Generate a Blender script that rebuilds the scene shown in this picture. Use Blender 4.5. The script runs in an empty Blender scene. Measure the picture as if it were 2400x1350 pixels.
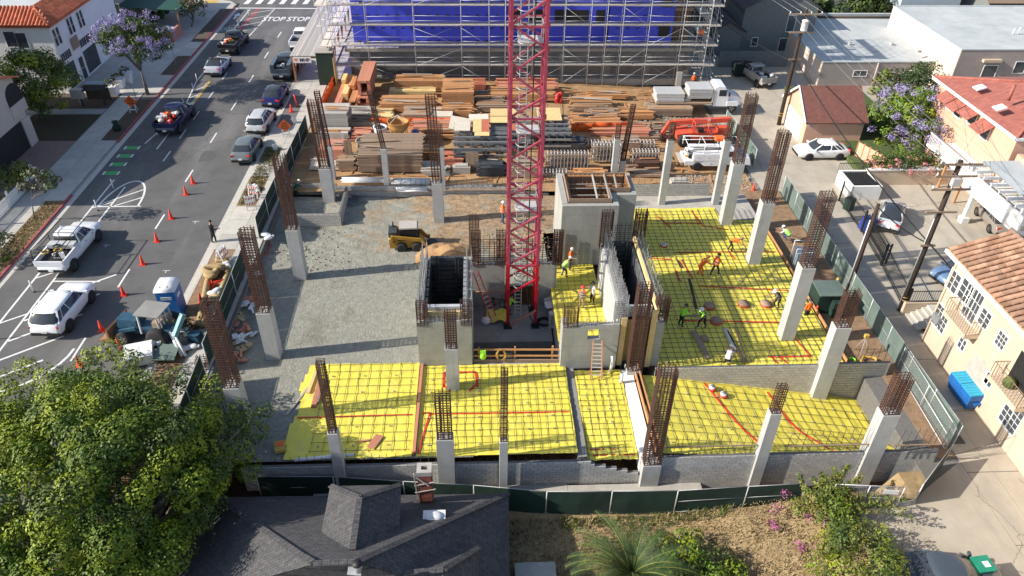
import bpy, bmesh, math, random
import numpy as np
from mathutils import Matrix, Vector
random.seed(7)
D = bpy.data
scene = bpy.context.scene
col = scene.collection
rad = math.radians

# ------------------------------------------------------------------ camera, sky, sun, exposure
CAM_F, CAM_PITCH, CAM_YAW, CAM_ROLL, CAM_H = 1750.0, 36.5, 3.1, 1.0, 30.5
_p, _y, _r = rad(CAM_PITCH), rad(CAM_YAW), rad(CAM_ROLL)
CF = Vector((math.sin(_y)*math.cos(_p), math.cos(_y)*math.cos(_p), -math.sin(_p)))
_rt = Vector((math.cos(_y), -math.sin(_y), 0)); _up = _rt.cross(CF)
CR = _rt*math.cos(_r) + _up*math.sin(_r); CU = _up*math.cos(_r) - _rt*math.sin(_r)
CO = Vector((0, 0, CAM_H))
cd = D.cameras.new('camera'); cam = D.objects.new('camera', cd); col.objects.link(cam)
cd.sensor_width = 36.0; cd.lens = 36.0*CAM_F/2400.0; cd.clip_start = 0.5; cd.clip_end = 2000
cam.matrix_world = Matrix(((CR.x, CU.x, -CF.x, CO.x), (CR.y, CU.y, -CF.y, CO.y), (CR.z, CU.z, -CF.z, CO.z), (0, 0, 0, 1)))
scene.camera = cam
SUN_EL, SUN_AZ = 31.0, 262.0      # the sun stands left of the street, a little behind the camera (azimuth from +Y towards +X)
world = D.worlds.new('World'); scene.world = world; world.use_nodes = True
nt = world.node_tree; bgn = nt.nodes['Background']; sky = nt.nodes.new('ShaderNodeTexSky')
sky.sky_type = 'NISHITA'; sky.sun_disc = False; sky.sun_elevation = rad(SUN_EL); sky.sun_rotation = rad(SUN_AZ)
nt.links.new(sky.outputs['Color'], bgn.inputs['Color']); bgn.inputs['Strength'].default_value = 0.115
sl = D.lights.new('sun', 'SUN'); sl.energy = 4.6; sl.angle = rad(0.53); sl.color = (1.0, 0.93, 0.83)
so = D.objects.new('sun', sl); col.objects.link(so)
tosun = Vector((math.sin(rad(SUN_AZ))*math.cos(rad(SUN_EL)), math.cos(rad(SUN_AZ))*math.cos(rad(SUN_EL)), math.sin(rad(SUN_EL))))
so.rotation_euler = tosun.to_track_quat('Z', 'Y').to_euler(); so.location = (-60, 0, 60)
scene.view_settings.view_transform = 'Standard'; scene.view_settings.look = 'None'
scene.view_settings.exposure = 0.62; scene.view_settings.gamma = 1.0; scene.view_settings.use_curve_mapping = False
scene.render.engine = 'CYCLES'

# ------------------------------------------------------------------ survey helpers (photo pixel -> place on a level)
def P(u, v, z=0.0):
    d = CF*CAM_F + CR*(u-1200) - CU*(v-675)
    return CO + d*((z-CO.z)/d.z)
def px(p):
    q = Vector(p)-CO; f = q.dot(CF); return 1200+CAM_F*q.dot(CR)/f, 675-CAM_F*q.dot(CU)/f
def zv(x, y, v):
    """height at which the vertical through x,y reaches picture row v"""
    k = (675-v)/CAM_F; b = Vector((x, y, 0))-CO
    return (k*b.dot(CF)-b.dot(CU))/(CU.z-k*CF.z)

# ------------------------------------------------------------------ materials
MATS = {}
def mat(name, c, c2=None, s=4.0, rough=0.8, metal=0.0, bump=0.0, bs=None, rnd=0.0, stretch=None, coords='w', spec=0.5, det=6.0, cut=None, alpha=None, trans=0.0):
    """noise-varied surface; rnd varies the tone from piece to piece"""
    if name in MATS: return MATS[name]
    m = D.materials.new(name); m.use_nodes = True; MATS[name] = m
    n, l = m.node_tree.nodes, m.node_tree.links
    b = n['Principled BSDF']
    b.inputs['Roughness'].default_value = rough; b.inputs['Metallic'].default_value = metal
    b.inputs['Specular IOR Level'].default_value = spec
    if trans: b.inputs['Transmission Weight'].default_value = trans
    c = tuple(c)+(1,); c2 = tuple(c2)+(1,) if c2 else c
    vec = None
    if coords == 'w': vec = n.new('ShaderNodeNewGeometry').outputs['Position']
    elif coords == 'o': vec = n.new('ShaderNodeTexCoord').outputs['Object']
    if stretch:
        mp = n.new('ShaderNodeMapping'); mp.inputs['Scale'].default_value = stretch; l.new(vec, mp.inputs['Vector']); vec = mp.outputs['Vector']
    no = n.new('ShaderNodeTexNoise'); no.inputs['Scale'].default_value = s; no.inputs['Detail'].default_value = det; no.inputs['Roughness'].default_value = 0.65
    l.new(vec, no.inputs['Vector'])
    rp = n.new('ShaderNodeValToRGB'); e = rp.color_ramp.elements
    lo, hi = cut if cut else (0.32, 0.68)
    e[0].position, e[1].position = lo, hi; e[0].color, e[1].color = c, c2
    l.new(no.outputs['Fac'], rp.inputs['Fac']); out = rp.outputs['Color']
    if rnd:
        oi = n.new('ShaderNodeObjectInfo'); mr = n.new('ShaderNodeMapRange')
        mr.inputs['To Min'].default_value = 1-rnd; mr.inputs['To Max'].default_value = 1+rnd
        l.new(oi.outputs['Random'], mr.inputs['Value'])
        mx = n.new('ShaderNodeVectorMath'); mx.operation = 'SCALE'
        l.new(out, mx.inputs[0]); l.new(mr.outputs['Result'], mx.inputs['Scale']); out = mx.outputs['Vector']
    l.new(out, b.inputs['Base Color'])
    if bump:
        n2 = n.new('ShaderNodeTexNoise'); n2.inputs['Scale'].default_value = bs or s*6; n2.inputs['Detail'].default_value = 8
        l.new(vec, n2.inputs['Vector']); bu = n.new('ShaderNodeBump'); bu.inputs['Strength'].default_value = min(1, bump); bu.inputs['Distance'].default_value = 0.05*max(1, bump)
        l.new(n2.outputs['Fac'], bu.inputs['Height']); l.new(bu.outputs['Normal'], b.inputs['Normal'])
    if alpha is not None: b.inputs['Alpha'].default_value = alpha
    return m
def overlay(m, c, scale, lo, hi, stretch=None, wave=None):
    """a second layer of stains mixed over a material's colour"""
    n, l = m.node_tree.nodes, m.node_tree.links; b = n['Principled BSDF']
    src = b.inputs['Base Color'].links[0].from_socket
    vec = n.new('ShaderNodeNewGeometry').outputs['Position']
    if stretch:
        mp = n.new('ShaderNodeMapping'); mp.inputs['Scale'].default_value = stretch; l.new(vec, mp.inputs['Vector']); vec = mp.outputs['Vector']
    t = n.new('ShaderNodeTexNoise'); t.inputs['Scale'].default_value = scale; t.inputs['Detail'].default_value = 7; t.inputs['Roughness'].default_value = 0.6
    l.new(vec, t.inputs['Vector'])
    rp = n.new('ShaderNodeValToRGB'); e = rp.color_ramp.elements; e[0].position, e[1].position = lo, hi; e[0].color = (0, 0, 0, 1); e[1].color = (1, 1, 1, 1)
    l.new(t.outputs['Fac'], rp.inputs['Fac'])
    mx = n.new('ShaderNodeMix'); mx.data_type = 'RGBA'; l.new(rp.outputs['Color'], mx.inputs['Factor']); l.new(src, mx.inputs['A']); mx.inputs['B'].default_value = tuple(c)+(1,)
    l.new(mx.outputs['Result'], b.inputs['Base Color']); return m
def cracks(m, c, scale, width, stretch=None):
    n, l = m.node_tree.nodes, m.node_tree.links; b = n['Principled BSDF']
    src = b.inputs['Base Color'].links[0].from_socket
    g = n.new('ShaderNodeNewGeometry'); nz = n.new('ShaderNodeTexNoise'); nz.inputs['Scale'].default_value = scale*2.5; nz.inputs['Detail'].default_value = 5
    l.new(g.outputs['Position'], nz.inputs['Vector'])
    ad = n.new('ShaderNodeMix'); ad.data_type = 'VECTOR'; ad.inputs['Factor'].default_value = 0.0
    vm = n.new('ShaderNodeVectorMath'); vm.operation = 'SCALE'; vm.inputs['Scale'].default_value = 0.9/scale*0.4; l.new(nz.outputs['Color'], vm.inputs[0])
    va = n.new('ShaderNodeVectorMath'); va.operation = 'ADD'; l.new(g.outputs['Position'], va.inputs[0]); l.new(vm.outputs['Vector'], va.inputs[1])
    vo = n.new('ShaderNodeTexVoronoi'); vo.feature = 'DISTANCE_TO_EDGE'; vo.inputs['Scale'].default_value = scale; l.new(va.outputs['Vector'], vo.inputs['Vector'])
    t2 = n.new('ShaderNodeTexNoise'); t2.inputs['Scale'].default_value = scale*0.6; l.new(g.outputs['Position'], t2.inputs['Vector'])
    lt = n.new('ShaderNodeMath'); lt.operation = 'LESS_THAN'; lt.inputs[1].default_value = width*scale; l.new(vo.outputs['Distance'], lt.inputs[0])
    gt = n.new('ShaderNodeMath'); gt.operation = 'GREATER_THAN'; gt.inputs[1].default_value = 0.55; l.new(t2.outputs['Fac'], gt.inputs[0])
    mu = n.new('ShaderNodeMath'); mu.operation = 'MULTIPLY'; l.new(lt.outputs[0], mu.inputs[0]); l.new(gt.outputs[0], mu.inputs[1])
    mx = n.new('ShaderNodeMix'); mx.data_type = 'RGBA'; l.new(mu.outputs[0], mx.inputs['Factor']); l.new(src, mx.inputs['A']); mx.inputs['B'].default_value = tuple(c)+(1,)
    l.new(mx.outputs['Result'], b.inputs['Base Color']); return m

M = {}
def defm(k, *a, **kw): M[k] = mat(k, *a, **kw)
defm('asphalt', (.095, .093, .091), (.13, .127, .124), s=.55, rough=.9, bump=.25, bs=60)
overlay(M['asphalt'], (.19, .182, .172), .22, .52, .78, (1.6, .3, 1)); overlay(M['asphalt'], (.05, .05, .05), .5, .66, .8, (2.5, .5, 1)); cracks(M['asphalt'], (.035, .034, .033), .16, .02)
defm('patch', (.085, .083, .08), (.11, .107, .104), s=2, rough=.9, bump=.2)
defm('walk', (.42, .40, .355), (.52, .49, .435), s=1.6, rough=.9, bump=.15, bs=30, rnd=.1)
defm('walkblue', (.30, .31, .315), (.36, .365, .36), s=1.6, rough=.9, rnd=.07)
defm('kerb', (.44, .42, .37), (.55, .52, .46), s=3, rough=.9)
defm('redkerb', (.28, .045, .05), (.36, .10, .095), s=5, rough=.8)
defm('alley', (.38, .335, .265), (.47, .42, .34), s=.6, rough=.92, bump=.15, bs=25, rnd=.05)
overlay(M['alley'], (.30, .275, .24), .35, .5, .8, (2.2, .5, 1)); cracks(M['alley'], (.2, .18, .15), .3, .02)
defm('drive', (.24, .16, .135), (.30, .2, .17), s=2, rough=.9)
defm('dirt', (.20, .125, .075), (.33, .21, .12), s=2.2, rough=1, bump=.9, bs=9)
defm('drygrass', (.27, .185, .09), (.42, .31, .165), s=3.0, rough=1, bump=.8, bs=30)
overlay(M['drygrass'], (.20, .13, .065), .6, .5, .75)
defm('lawn', (.05, .085, .02), (.1, .13, .04), s=2, rough=1, bump=.6, bs=40)
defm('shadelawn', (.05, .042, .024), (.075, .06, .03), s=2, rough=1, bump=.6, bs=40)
defm('mulch', (.075, .055, .04), (.12, .085, .06), s=4, rough=1, bump=.6)
defm('sand', (.33, .19, .085), (.45, .28, .14), s=1.4, rough=1, bump=1.0, bs=6)
defm('greysand', (.21, .207, .172), (.31, .305, .252), s=2.6, rough=1, bump=1.0, bs=7)
overlay(M['greysand'], (.17, .155, .12), .35, .56, .74); overlay(M['greysand'], (.37, .36, .30), 4, .55, .75)
defm('concrete', (.34, .34, .31), (.43, .425, .39), s=1.2, rough=.85, bump=.08, bs=20)
overlay(M['concrete'], (.27, .265, .24), .8, .56, .85, (1, 1, .35))
defm('colconc', (.42, .42, .405), (.50, .50, .485), s=1.5, rough=.8, bump=.05, rnd=.05)
def form_lines(m, w, h, k):
    n, l = m.node_tree.nodes, m.node_tree.links; b = n['Principled BSDF']; src = b.inputs['Base Color'].links[0].from_socket
    g = n.new('ShaderNodeNewGeometry'); s = n.new('ShaderNodeSeparateXYZ'); l.new(g.outputs['Position'], s.inputs[0]); a = n.new('ShaderNodeMath'); a.operation = 'ADD'; l.new(s.outputs['X'], a.inputs[0]); l.new(s.outputs['Y'], a.inputs[1])
    c = n.new('ShaderNodeCombineXYZ'); l.new(a.outputs[0], c.inputs[0]); l.new(s.outputs['Z'], c.inputs[1]); t = n.new('ShaderNodeTexBrick'); l.new(c.outputs[0], t.inputs['Vector'])
    t.inputs['Scale'].default_value = 1; t.inputs['Brick Width'].default_value = w; t.inputs['Row Height'].default_value = h; t.inputs['Mortar Size'].default_value = .012; t.inputs['Mortar Smooth'].default_value = .3; t.inputs['Color1'].default_value = (1, 1, 1, 1); t.inputs['Color2'].default_value = (.9, .9, .89, 1); t.inputs['Mortar'].default_value = (k, k, k, 1)
    mx = n.new('ShaderNodeMix'); mx.data_type = 'RGBA'; mx.blend_type = 'MULTIPLY'; mx.inputs['Factor'].default_value = 1; l.new(src, mx.inputs['A']); l.new(t.outputs['Color'], mx.inputs['B']); l.new(mx.outputs['Result'], b.inputs['Base Color'])
form_lines(M['concrete'], 1.22, 1.22, .68)
overlay(M['colconc'], (.33, .33, .315), 2.2, .56, .8, (2.5, 2.5, .22)); form_lines(M['colconc'], 9, 1.7, .8)
defm('oldconc', (.36, .34, .30), (.47, .44, .385), s=2, rough=.95, bump=.3)
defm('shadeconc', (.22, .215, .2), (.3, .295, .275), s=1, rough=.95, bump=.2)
defm('cmu', (.43, .42, .40), (.50, .49, .47), s=9, rough=.95, bump=.3, bs=60, rnd=.11)
defm('cmuwarm', (.42, .40, .36), (.49, .465, .42), s=9, rough=.95, bump=.3, bs=60, rnd=.09)
defm('mortar', (.12, .115, .11), (.17, .165, .155), s=6, rough=1)
defm('yellow', (.77, .655, .08), (.83, .72, .12), s=1, rough=.42, bump=.35, bs=2.4, spec=.4)
overlay(M['yellow'], (.60, .51, .17), 1.1, .56, .78); overlay(M['yellow'], (.50, .42, .17), 7, .66, .74)
defm('redtape', (.62, .03, .02), (.7, .06, .03), s=3, rough=.5)
defm('rebar', (.055, .05, .048), (.10, .085, .075), s=8, rough=.7, metal=.4)
defm('rust', (.05, .027, .02), (.13, .058, .036), s=5, rough=.9, coords='w')
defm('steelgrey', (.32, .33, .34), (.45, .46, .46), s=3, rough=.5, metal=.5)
defm('galv', (.55, .56, .56), (.68, .69, .68), s=4, rough=.5, metal=.3)
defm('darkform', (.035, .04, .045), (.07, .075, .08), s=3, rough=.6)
defm('crane', (.40, .008, .02), (.52, .014, .03), s=2, rough=.4, rnd=.05)
defm('craneold', (.33, .035, .075), (.42, .06, .10), s=1.5, rough=.55, rnd=.05)
overlay(M['craneold'], (.46, .13, .17), 2.5, .5, .8); defm('scaf', (.33, .34, .35), (.46, .47, .47), s=3, rough=.55, metal=.25)
defm('wood', (.40, .185, .075), (.56, .29, .125), s=3, rough=.85, rnd=.22, coords='o', stretch=(1, 8, 8))
defm('wooddull', (.24, .16, .105), (.37, .27, .19), s=3, rough=.9, rnd=.25, coords='o', stretch=(1, 8, 8))
defm('woodpink', (.50, .19, .115), (.58, .26, .16), s=3, rough=.85, rnd=.15, coords='o', stretch=(1, 8, 8))
defm('woodgrey', (.36, .33, .29), (.49, .46, .41), s=3, rough=.9, rnd=.2, coords='o', stretch=(1, 8, 8))
defm('formply', (.40, .26, .09), (.5, .34, .13), s=2, rough=.7, coords='o')
defm('ply', (.66, .47, .20), (.76, .57, .27), s=2, rough=.7, rnd=.1, coords='o')
defm('plywhite', (.62, .55, .44), (.72, .66, .55), s=2, rough=.7, rnd=.08, coords='o')
defm('plyred', (.42, .12, .07), (.5, .17, .1), s=2, rough=.6, rnd=.1, coords='o')
defm('bluewrap', (.055, .08, .70), (.075, .10, .78), s=.8, rough=.45, bump=.1, bs=3)
defm('black', (.012, .012, .013), (.022, .022, .022), s=5, rough=.6)
defm('glass', (.03, .036, .042), (.05, .056, .064), s=1, rough=.08, spec=.7)
defm('pane', (.05, .06, .07), (.09, .1, .11), s=.7, rough=.1, spec=.7)
defm('white', (.76, .76, .75), (.82, .82, .81), s=2, rough=.5)
defm('plaster', (.74, .73, .69), (.82, .81, .77), s=1, rough=.9, bump=.1)
defm('mesh', (.006, .024, .017), (.014, .04, .028), s=.8, rough=.8, rnd=.12)
defm('mesh2', (.11, .16, .14), (.17, .225, .195), s=.8, rough=.8, rnd=.1)  # lighter copy of mesh, with the sun on the alley fence in its colour
defm('orange', (.85, .13, .015), (.9, .17, .03), s=2, rough=.5)
defm('red', (.66, .025, .02), (.74, .04, .03), s=2, rough=.45)
defm('conered', (.85, .045, .02), (.9, .07, .03), s=2, rough=.5)
defm('lime', (.33, .85, .04), (.42, .9, .08), s=2, rough=.6)
defm('rubber', (.014, .014, .014), (.03, .03, .03), s=8, rough=.85)
defm('chrome', (.5, .51, .52), (.6, .6, .6), s=3, rough=.25, metal=.9)
defm('paintw', (.72, .72, .70), (.58, .58, .56), s=3, rough=.7, cut=(.45, .75))
defm('painty', (.62, .40, .07), (.5, .32, .08), s=3, rough=.7)
defm('paintg', (.05, .36, .09), (.08, .42, .12), s=3, rough=.7)
defm('stucco', (.53, .42, .305), (.60, .48, .355), s=1.2, rough=.95, bump=.15, bs=14)
defm('pinkst', (.62, .37, .26), (.68, .42, .30), s=1.2, rough=.95, bump=.1, bs=14)
defm('greyst', (.345, .30, .275), (.40, .35, .32), s=.8, rough=.95, bump=.3, bs=5)
defm('sunwarmst', (.60, .50, .42), (.68, .57, .48), s=.8, rough=.95, bump=.2, bs=6)  # greyst made paler and warmer: sunlight put into the side walls' colour
defm('roofwhite', (.40, .43, .43), (.54, .565, .56), s=.35, rough=.85)
overlay(M['roofwhite'], (.33, .33, .315), .9, .58, .8, (1, 3, 1))
defm('redroof', (.37, .12, .09), (.45, .16, .12), s=2, rough=.9, bump=.25, bs=10)
defm('tile', (.32, .165, .098), (.48, .30, .20), s=1.4, rough=.85, rnd=.32)
defm('tilered', (.42, .10, .045), (.58, .18, .085), s=1.8, rough=.8, rnd=.22)
defm('shingle', (.068, .066, .07), (.125, .12, .122), s=5, rough=.95, bump=.4, bs=14)
defm('bark', (.13, .11, .095), (.21, .19, .17), s=5, rough=.95, bump=.5, bs=12)
defm('pole', (.034, .023, .017), (.065, .043, .031), s=4, rough=.95, bump=.3)
def lmat(k, c, c2): 
    M[k] = mat(k, c, c2, s=.9, rough=.55, coords='w', cut=(.38, .62), spec=.3)
    b = M[k].node_tree.nodes['Principled BSDF']; b.inputs['Transmission Weight'].default_value = 0
    b.inputs['Subsurface Weight'].default_value = 0
lmat('leaf', (.085, .14, .008), (.27, .32, .018)); lmat('leaf2', (.045, .095, .010), (.15, .21, .016)); lmat('leafdark', (.02, .045, .012), (.05, .085, .02))
lmat('leafmid', (.05, .085, .018), (.11, .15, .03)); lmat('leaflime', (.085, .16, .02), (.19, .27, .04))
lmat('leafyel', (.13, .15, .025), (.22, .21, .05)); lmat('purple', (.27, .22, .43), (.40, .35, .56)); lmat('magenta', (.34, .07, .20), (.45, .14, .28))
lmat('palm', (.03, .07, .02), (.09, .14, .045)); lmat('pinkf', (.55, .18, .2), (.65, .3, .3)); lmat('olive', (.06, .06, .03), (.12, .11, .05))
def paint(name, c, rough=.22, metal=.0):
    m = mat('paint_'+name, c, tuple(x*1.06 for x in c), s=1.5, rough=rough, metal=metal, spec=.6)
    m.node_tree.nodes['Principled BSDF'].inputs['Coat Weight'].default_value = .5
    return m

# ------------------------------------------------------------------ mesh helpers
class MB:
    def __init__(s): s.v = []; s.f = []; s.sm = []; s.mi = []; s.k = 0; s.m = 0; s.T = None
    def add(s, vs, fs, smooth=False):
        o = len(s.v)
        if s.T is not None: vs = [tuple(s.T @ Vector(p)) for p in vs]
        s.v.extend([tuple(p) for p in vs]); s.f.extend([tuple(i+o for i in f) for f in fs]); s.sm.extend([smooth]*len(fs)); s.mi.extend([s.m]*len(fs)); return s
    def box(s, c, d, rz=0.0, rx=0.0, ry=0.0):
        hx, hy, hz = d[0]/2, d[1]/2, d[2]/2
        R = Matrix.Translation(c) @ Matrix.Rotation(rz, 4, 'Z') @ Matrix.Rotation(ry, 4, 'Y') @ Matrix.Rotation(rx, 4, 'X')
        vs = [R @ Vector((x, y, z)) for x in (-hx, hx) for y in (-hy, hy) for z in (-hz, hz)]
        return s.add(vs, [(0, 1, 3, 2), (4, 6, 7, 5), (0, 4, 5, 1), (2, 3, 7, 6), (0, 2, 6, 4), (1, 5, 7, 3)])
    def b(s, x0, x1, y0, y1, z0, z1): return s.box(((x0+x1)/2, (y0+y1)/2, (z0+z1)/2), (x1-x0, y1-y0, z1-z0))
    def bar(s, a, b, w, h=None, roll=0.0):
        """rectangular bar from a to b"""
        a, b = Vector(a), Vector(b); d = b-a; L = d.length
        if L < 1e-6: return s
        h = h or w; z = d/L; x = z.cross(Vector((0, 0, 1)))
        if x.length < 1e-4: x = Vector((1, 0, 0))
        x.normalize(); y = z.cross(x)
        x, y = x*math.cos(roll)+y*math.sin(roll), y*math.cos(roll)-x*math.sin(roll)
        vs = [p + x*(i*w/2) + y*(j*h/2) for p in (a, b) for i in (-1, 1) for j in (-1, 1)]
        return s.add(vs, [(0, 1, 3, 2), (4, 6, 7, 5), (0, 4, 5, 1), (2, 3, 7, 6), (0, 2, 6, 4), (1, 5, 7, 3)])
    def tube(s, pts, r, n=6, cap=True, smooth=True):
        pts = [Vector(p) for p in pts]; rs = r if isinstance(r, (list, tuple)) else [r]*len(pts)
        vs = []; fs = []; px_ = None
        for i, p in enumerate(pts):
            d = (pts[min(i+1, len(pts)-1)]-pts[max(i-1, 0)])
            if d.length < 1e-7: d = Vector((0, 0, 1))
            d.normalize(); x = d.cross(Vector((0, 0, 1))) if px_ is None else px_ - d*px_.dot(d)
            if x.length < 1e-3: x = d.cross(Vector((0, 1, 0)))
            x.normalize(); px_ = x; y = d.cross(x)
            for k in range(n):
                a = 2*math.pi*k/n; vs.append(p + (x*math.cos(a)+y*math.sin(a))*rs[i])
        for i in range(len(pts)-1):
            for k in range(n): fs.append((i*n+k, i*n+(k+1) % n, (i+1)*n+(k+1) % n, (i+1)*n+k))
        if cap: fs.append(tuple(reversed(range(n)))); fs.append(tuple(range((len(pts)-1)*n, len(pts)*n)))
        return s.add(vs, fs, smooth)
    def cyl(s, c, r, h, n=12, r2=None, smooth=True): return s.tube([c, Vector(c)+Vector((0, 0, h))], [r, r if r2 is None else r2], n, True, smooth)
    def lathe(s, c, prof, n=16, ax='z', smooth=True):
        vs = []; fs = []; c = Vector(c)
        for r, z in prof:
            for k in range(n):
                a = 2*math.pi*k/n; q = (r*math.cos(a), r*math.sin(a), z)
                if ax == 'x': q = (q[2], q[0], q[1])
                if ax == 'y': q = (q[0], q[2], q[1])
                vs.append(c+Vector(q))
        for i in range(len(prof)-1):
            for k in range(n): fs.append((i*n+k, i*n+(k+1) % n, (i+1)*n+(k+1) % n, (i+1)*n+k))
        fs.append(tuple(range(n))); fs.append(tuple(range((len(prof)-1)*n, len(prof)*n)))
        return s.add(vs, fs, smooth)
    def ball(s, c, r, n=10, m=6):
        r = Vector(r) if not isinstance(r, (int, float)) else Vector((r, r, r)); c = Vector(c); vs = []; fs = []
        for i in range(m+1):
            t = math.pi*i/m
            for k in range(n):
                a = 2*math.pi*k/n; vs.append(c+Vector((r.x*math.sin(t)*math.cos(a), r.y*math.sin(t)*math.sin(a), r.z*math.cos(t))))
        for i in range(m):
            for k in range(n): fs.append((i*n+k, (i+1)*n+k, (i+1)*n+(k+1) % n, i*n+(k+1) % n))
        return s.add(vs, fs, True)
    def poly(s, pts): return s.add(pts, [tuple(range(len(pts)))])
    def prism(s, pts, z0, z1):
        n = len(pts); vs = [(p[0], p[1], z0) for p in pts]+[(p[0], p[1], z1) for p in pts]
        return s.add(vs, [tuple(reversed(range(n))), tuple(range(n, 2*n))]+[(i, (i+1) % n, n+(i+1) % n, n+i) for i in range(n)])
    def extr(s, pts, off):
        """solid from a 3D outline pushed along off"""
        n = len(pts); off = Vector(off); pts = [Vector(p) for p in pts]
        return s.add(pts+[p+off for p in pts], [tuple(reversed(range(n))), tuple(range(n, 2*n))]+[(i, (i+1) % n, n+(i+1) % n, n+i) for i in range(n)])
    def loft(s, secs, cap=True, smooth=True, closed=True):
        n = len(secs[0]); vs = [p for q in secs for p in q]; fs = []
        for i in range(len(secs)-1):
            for k in range(n if closed else n-1): fs.append((i*n+k, i*n+(k+1) % n, (i+1)*n+(k+1) % n, (i+1)*n+k))
        s.add(vs, fs, smooth)
        if cap: s.add(secs[0], [tuple(reversed(range(n)))]); s.add(secs[-1], [tuple(range(n))])
        return s
    def mesh(s, name, mats):
        me = D.meshes.new(name); me.from_pydata(s.v, [], s.f)
        bm = bmesh.new(); bm.from_mesh(me); bmesh.ops.recalc_face_normals(bm, faces=bm.faces); bm.to_mesh(me); bm.free()
        me.polygons.foreach_set('use_smooth', s.sm)
        if not isinstance(mats, (list, tuple)): mats = [mats]
        for m in mats: me.materials.append(M[m] if isinstance(m, str) else m)
        if len(mats) > 1: me.polygons.foreach_set('material_index', s.mi)
        me.update(); return me
    def build(s, name, mats, parent=None, loc=None, rz=None): return link(name, s.mesh(name, mats), parent, loc, rz)
def link(name, me, parent=None, loc=None, rz=None):
    o = D.objects.new(name, me); col.objects.link(o)
    if parent is not None: o.parent = parent
    if loc is not None: o.location = loc
    if rz is not None: o.rotation_euler = (0, 0, rz)
    return o
def tag(o, label, cat, group=None):
    o['label'] = label; o['category'] = cat
    if group: o['group'] = group
    return o
def thing(name, label, cat, loc=(0, 0, 0), rz=0.0, group=None):
    o = link(name, None, None, loc, rz); o.empty_display_size = .2
    return tag(o, label, cat, group)
def struct(o): o['kind'] = 'structure'; return o
def stuff(o): o['kind'] = 'stuff'; return o
def copy_tree(o, parent=None):
    c = o.copy(); col.objects.link(c)
    if parent is not None: c.parent = parent
    for ch in o.children: copy_tree(ch, c)
    return c
def quads(name, V, mats, idx=None, parent=None):
    """many loose quads from an array (n,4,3)"""
    V = np.asarray(V, dtype=np.float32); n = len(V); me = D.meshes.new(name)
    me.vertices.add(n*4); me.vertices.foreach_set('co', V.reshape(-1)); me.loops.add(n*4); me.loops.foreach_set('vertex_index', np.arange(n*4, dtype=np.int32))
    me.polygons.add(n); me.polygons.foreach_set('loop_start', np.arange(0, n*4, 4, dtype=np.int32)); me.polygons.foreach_set('loop_total', np.full(n, 4, dtype=np.int32))
    if not isinstance(mats, (list, tuple)): mats = [mats]
    for m in mats: me.materials.append(M[m])
    if idx is not None: me.polygons.foreach_set('material_index', np.asarray(idx, dtype=np.int32))
    me.update(); me.validate(); return link(name, me, parent)
TXT = {}
def text(body, size, m, parent, loc, rot, name='lettering', ext=.003, bold=0.0):
    """flat lettering as its own part, turned into mesh"""
    cu = D.curves.new('letters', 'FONT'); cu.body = body; cu.size = size; cu.align_x = 'CENTER'; cu.align_y = 'CENTER'; cu.extrude = ext; cu.offset = bold; cu.resolution_u = 3
    o = D.objects.new('letters', cu); me = D.meshes.new_from_object(o); D.objects.remove(o); D.curves.remove(cu)
    me.materials.clear(); me.materials.append(M[m]); q = link(name, me, parent, loc); q.rotation_euler = rot; return q
# ------------------------------------------------------------------ the setting: terrain, street, pavements, alley
ZS, ZR, ZA, ZY = -.45, -.30, -1.0, -2.7     # left slab, right slab, alley, front yard
KL, KR, SWR = -32.55, -19.3, -16.2          # left kerb, right kerb, site fence line
def sheet(name, pts, m, parent=None):
    o = MB().poly(pts).build(name, m, parent); return o if parent else struct(o)
def rect(name, x0, x1, y0, y1, z, m, parent=None): return sheet(name, [(x0, y0, z), (x1, y0, z), (x1, y1, z), (x0, y1, z)], m, parent)
def slab(name, x0, x1, y0, y1, z0, z1, m, parent=None):
    o = MB().b(x0, x1, y0, y1, z0, z1).build(name, m, parent); return o if parent else struct(o)
struct(rect('ground', -400, 400, -200, 600, -6.0, 'dirt'))
street = slab('street', KL-.1, KR+.1, -30, 260, -.6, 0, 'asphalt')
cross = slab('cross_street', -140, KL-.1, 108.6, 121, -.6, -.004, 'asphalt')
struct(MB().b(KR+.1, 140, 108.6, 121, -.6, -.004).build('cross_street', 'asphalt'))
# left verge: base terrain, kerb, gutter
slab('left_terrain', -140, KL-.45, -30, 108, -.6, .09, 'oldconc')
slab('left_terrain_far', -140, KL-.45, 121, 260, -.6, .09, 'oldconc')
for (y0, y1, m) in [(-30, 22, 'redkerb'), (22, 54.6, 'redkerb'), (64.4, 71.6, 'redkerb'), (71.6, 74.5, 'redkerb'), (74.5, 90, 'redkerb'), (90, 106.2, 'redkerb')]:
    slab('kerb', KL-.45, KL-.28, y0+.01, y1-.01, -.3, .14, m)
slab('kerb', KL-.45, KL-.28, 54.6, 64.4, -.3, .03, 'walkblue')
slab('gutter', KL-.28, KL+.22, -30, 106.5, -.3, .006, 'kerb')
slab('kerb', KR-.12, KR+.08, -30, 107.2, -.3, .14, 'kerb')
slab('gutter', KR-.55, KR-.12, -30, 107, -.3, .006, 'kerb')
swl = struct(rect('left_sidewalk', -36.7, KL-.45, -30, 107.5, .094, 'mortar'))
def paving(parent, x0, x1, y0, y1, nx, ny, z, m, j=.012, t=.05):
    """concrete flags, each a piece with an open joint"""
    dx, dy = (x1-x0)/nx, (y1-y0)/ny
    me = MB().box((0, 0, 0), (dx-2*j, dy-2*j, t)).mesh('paving_slab', m)
    for i in range(nx):
        for k in range(ny): link('paving_slab', me, parent, (x0+dx*(i+.5), y0+dy*(k+.5), z-t/2+.02))
paving(swl, -36.6, -34.5, 20, 53.6, 1, 18, .12, 'walk')
paving(swl, -36.6, KL-.46, 53.6, 64.6, 2, 6, .12, 'walk')
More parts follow.
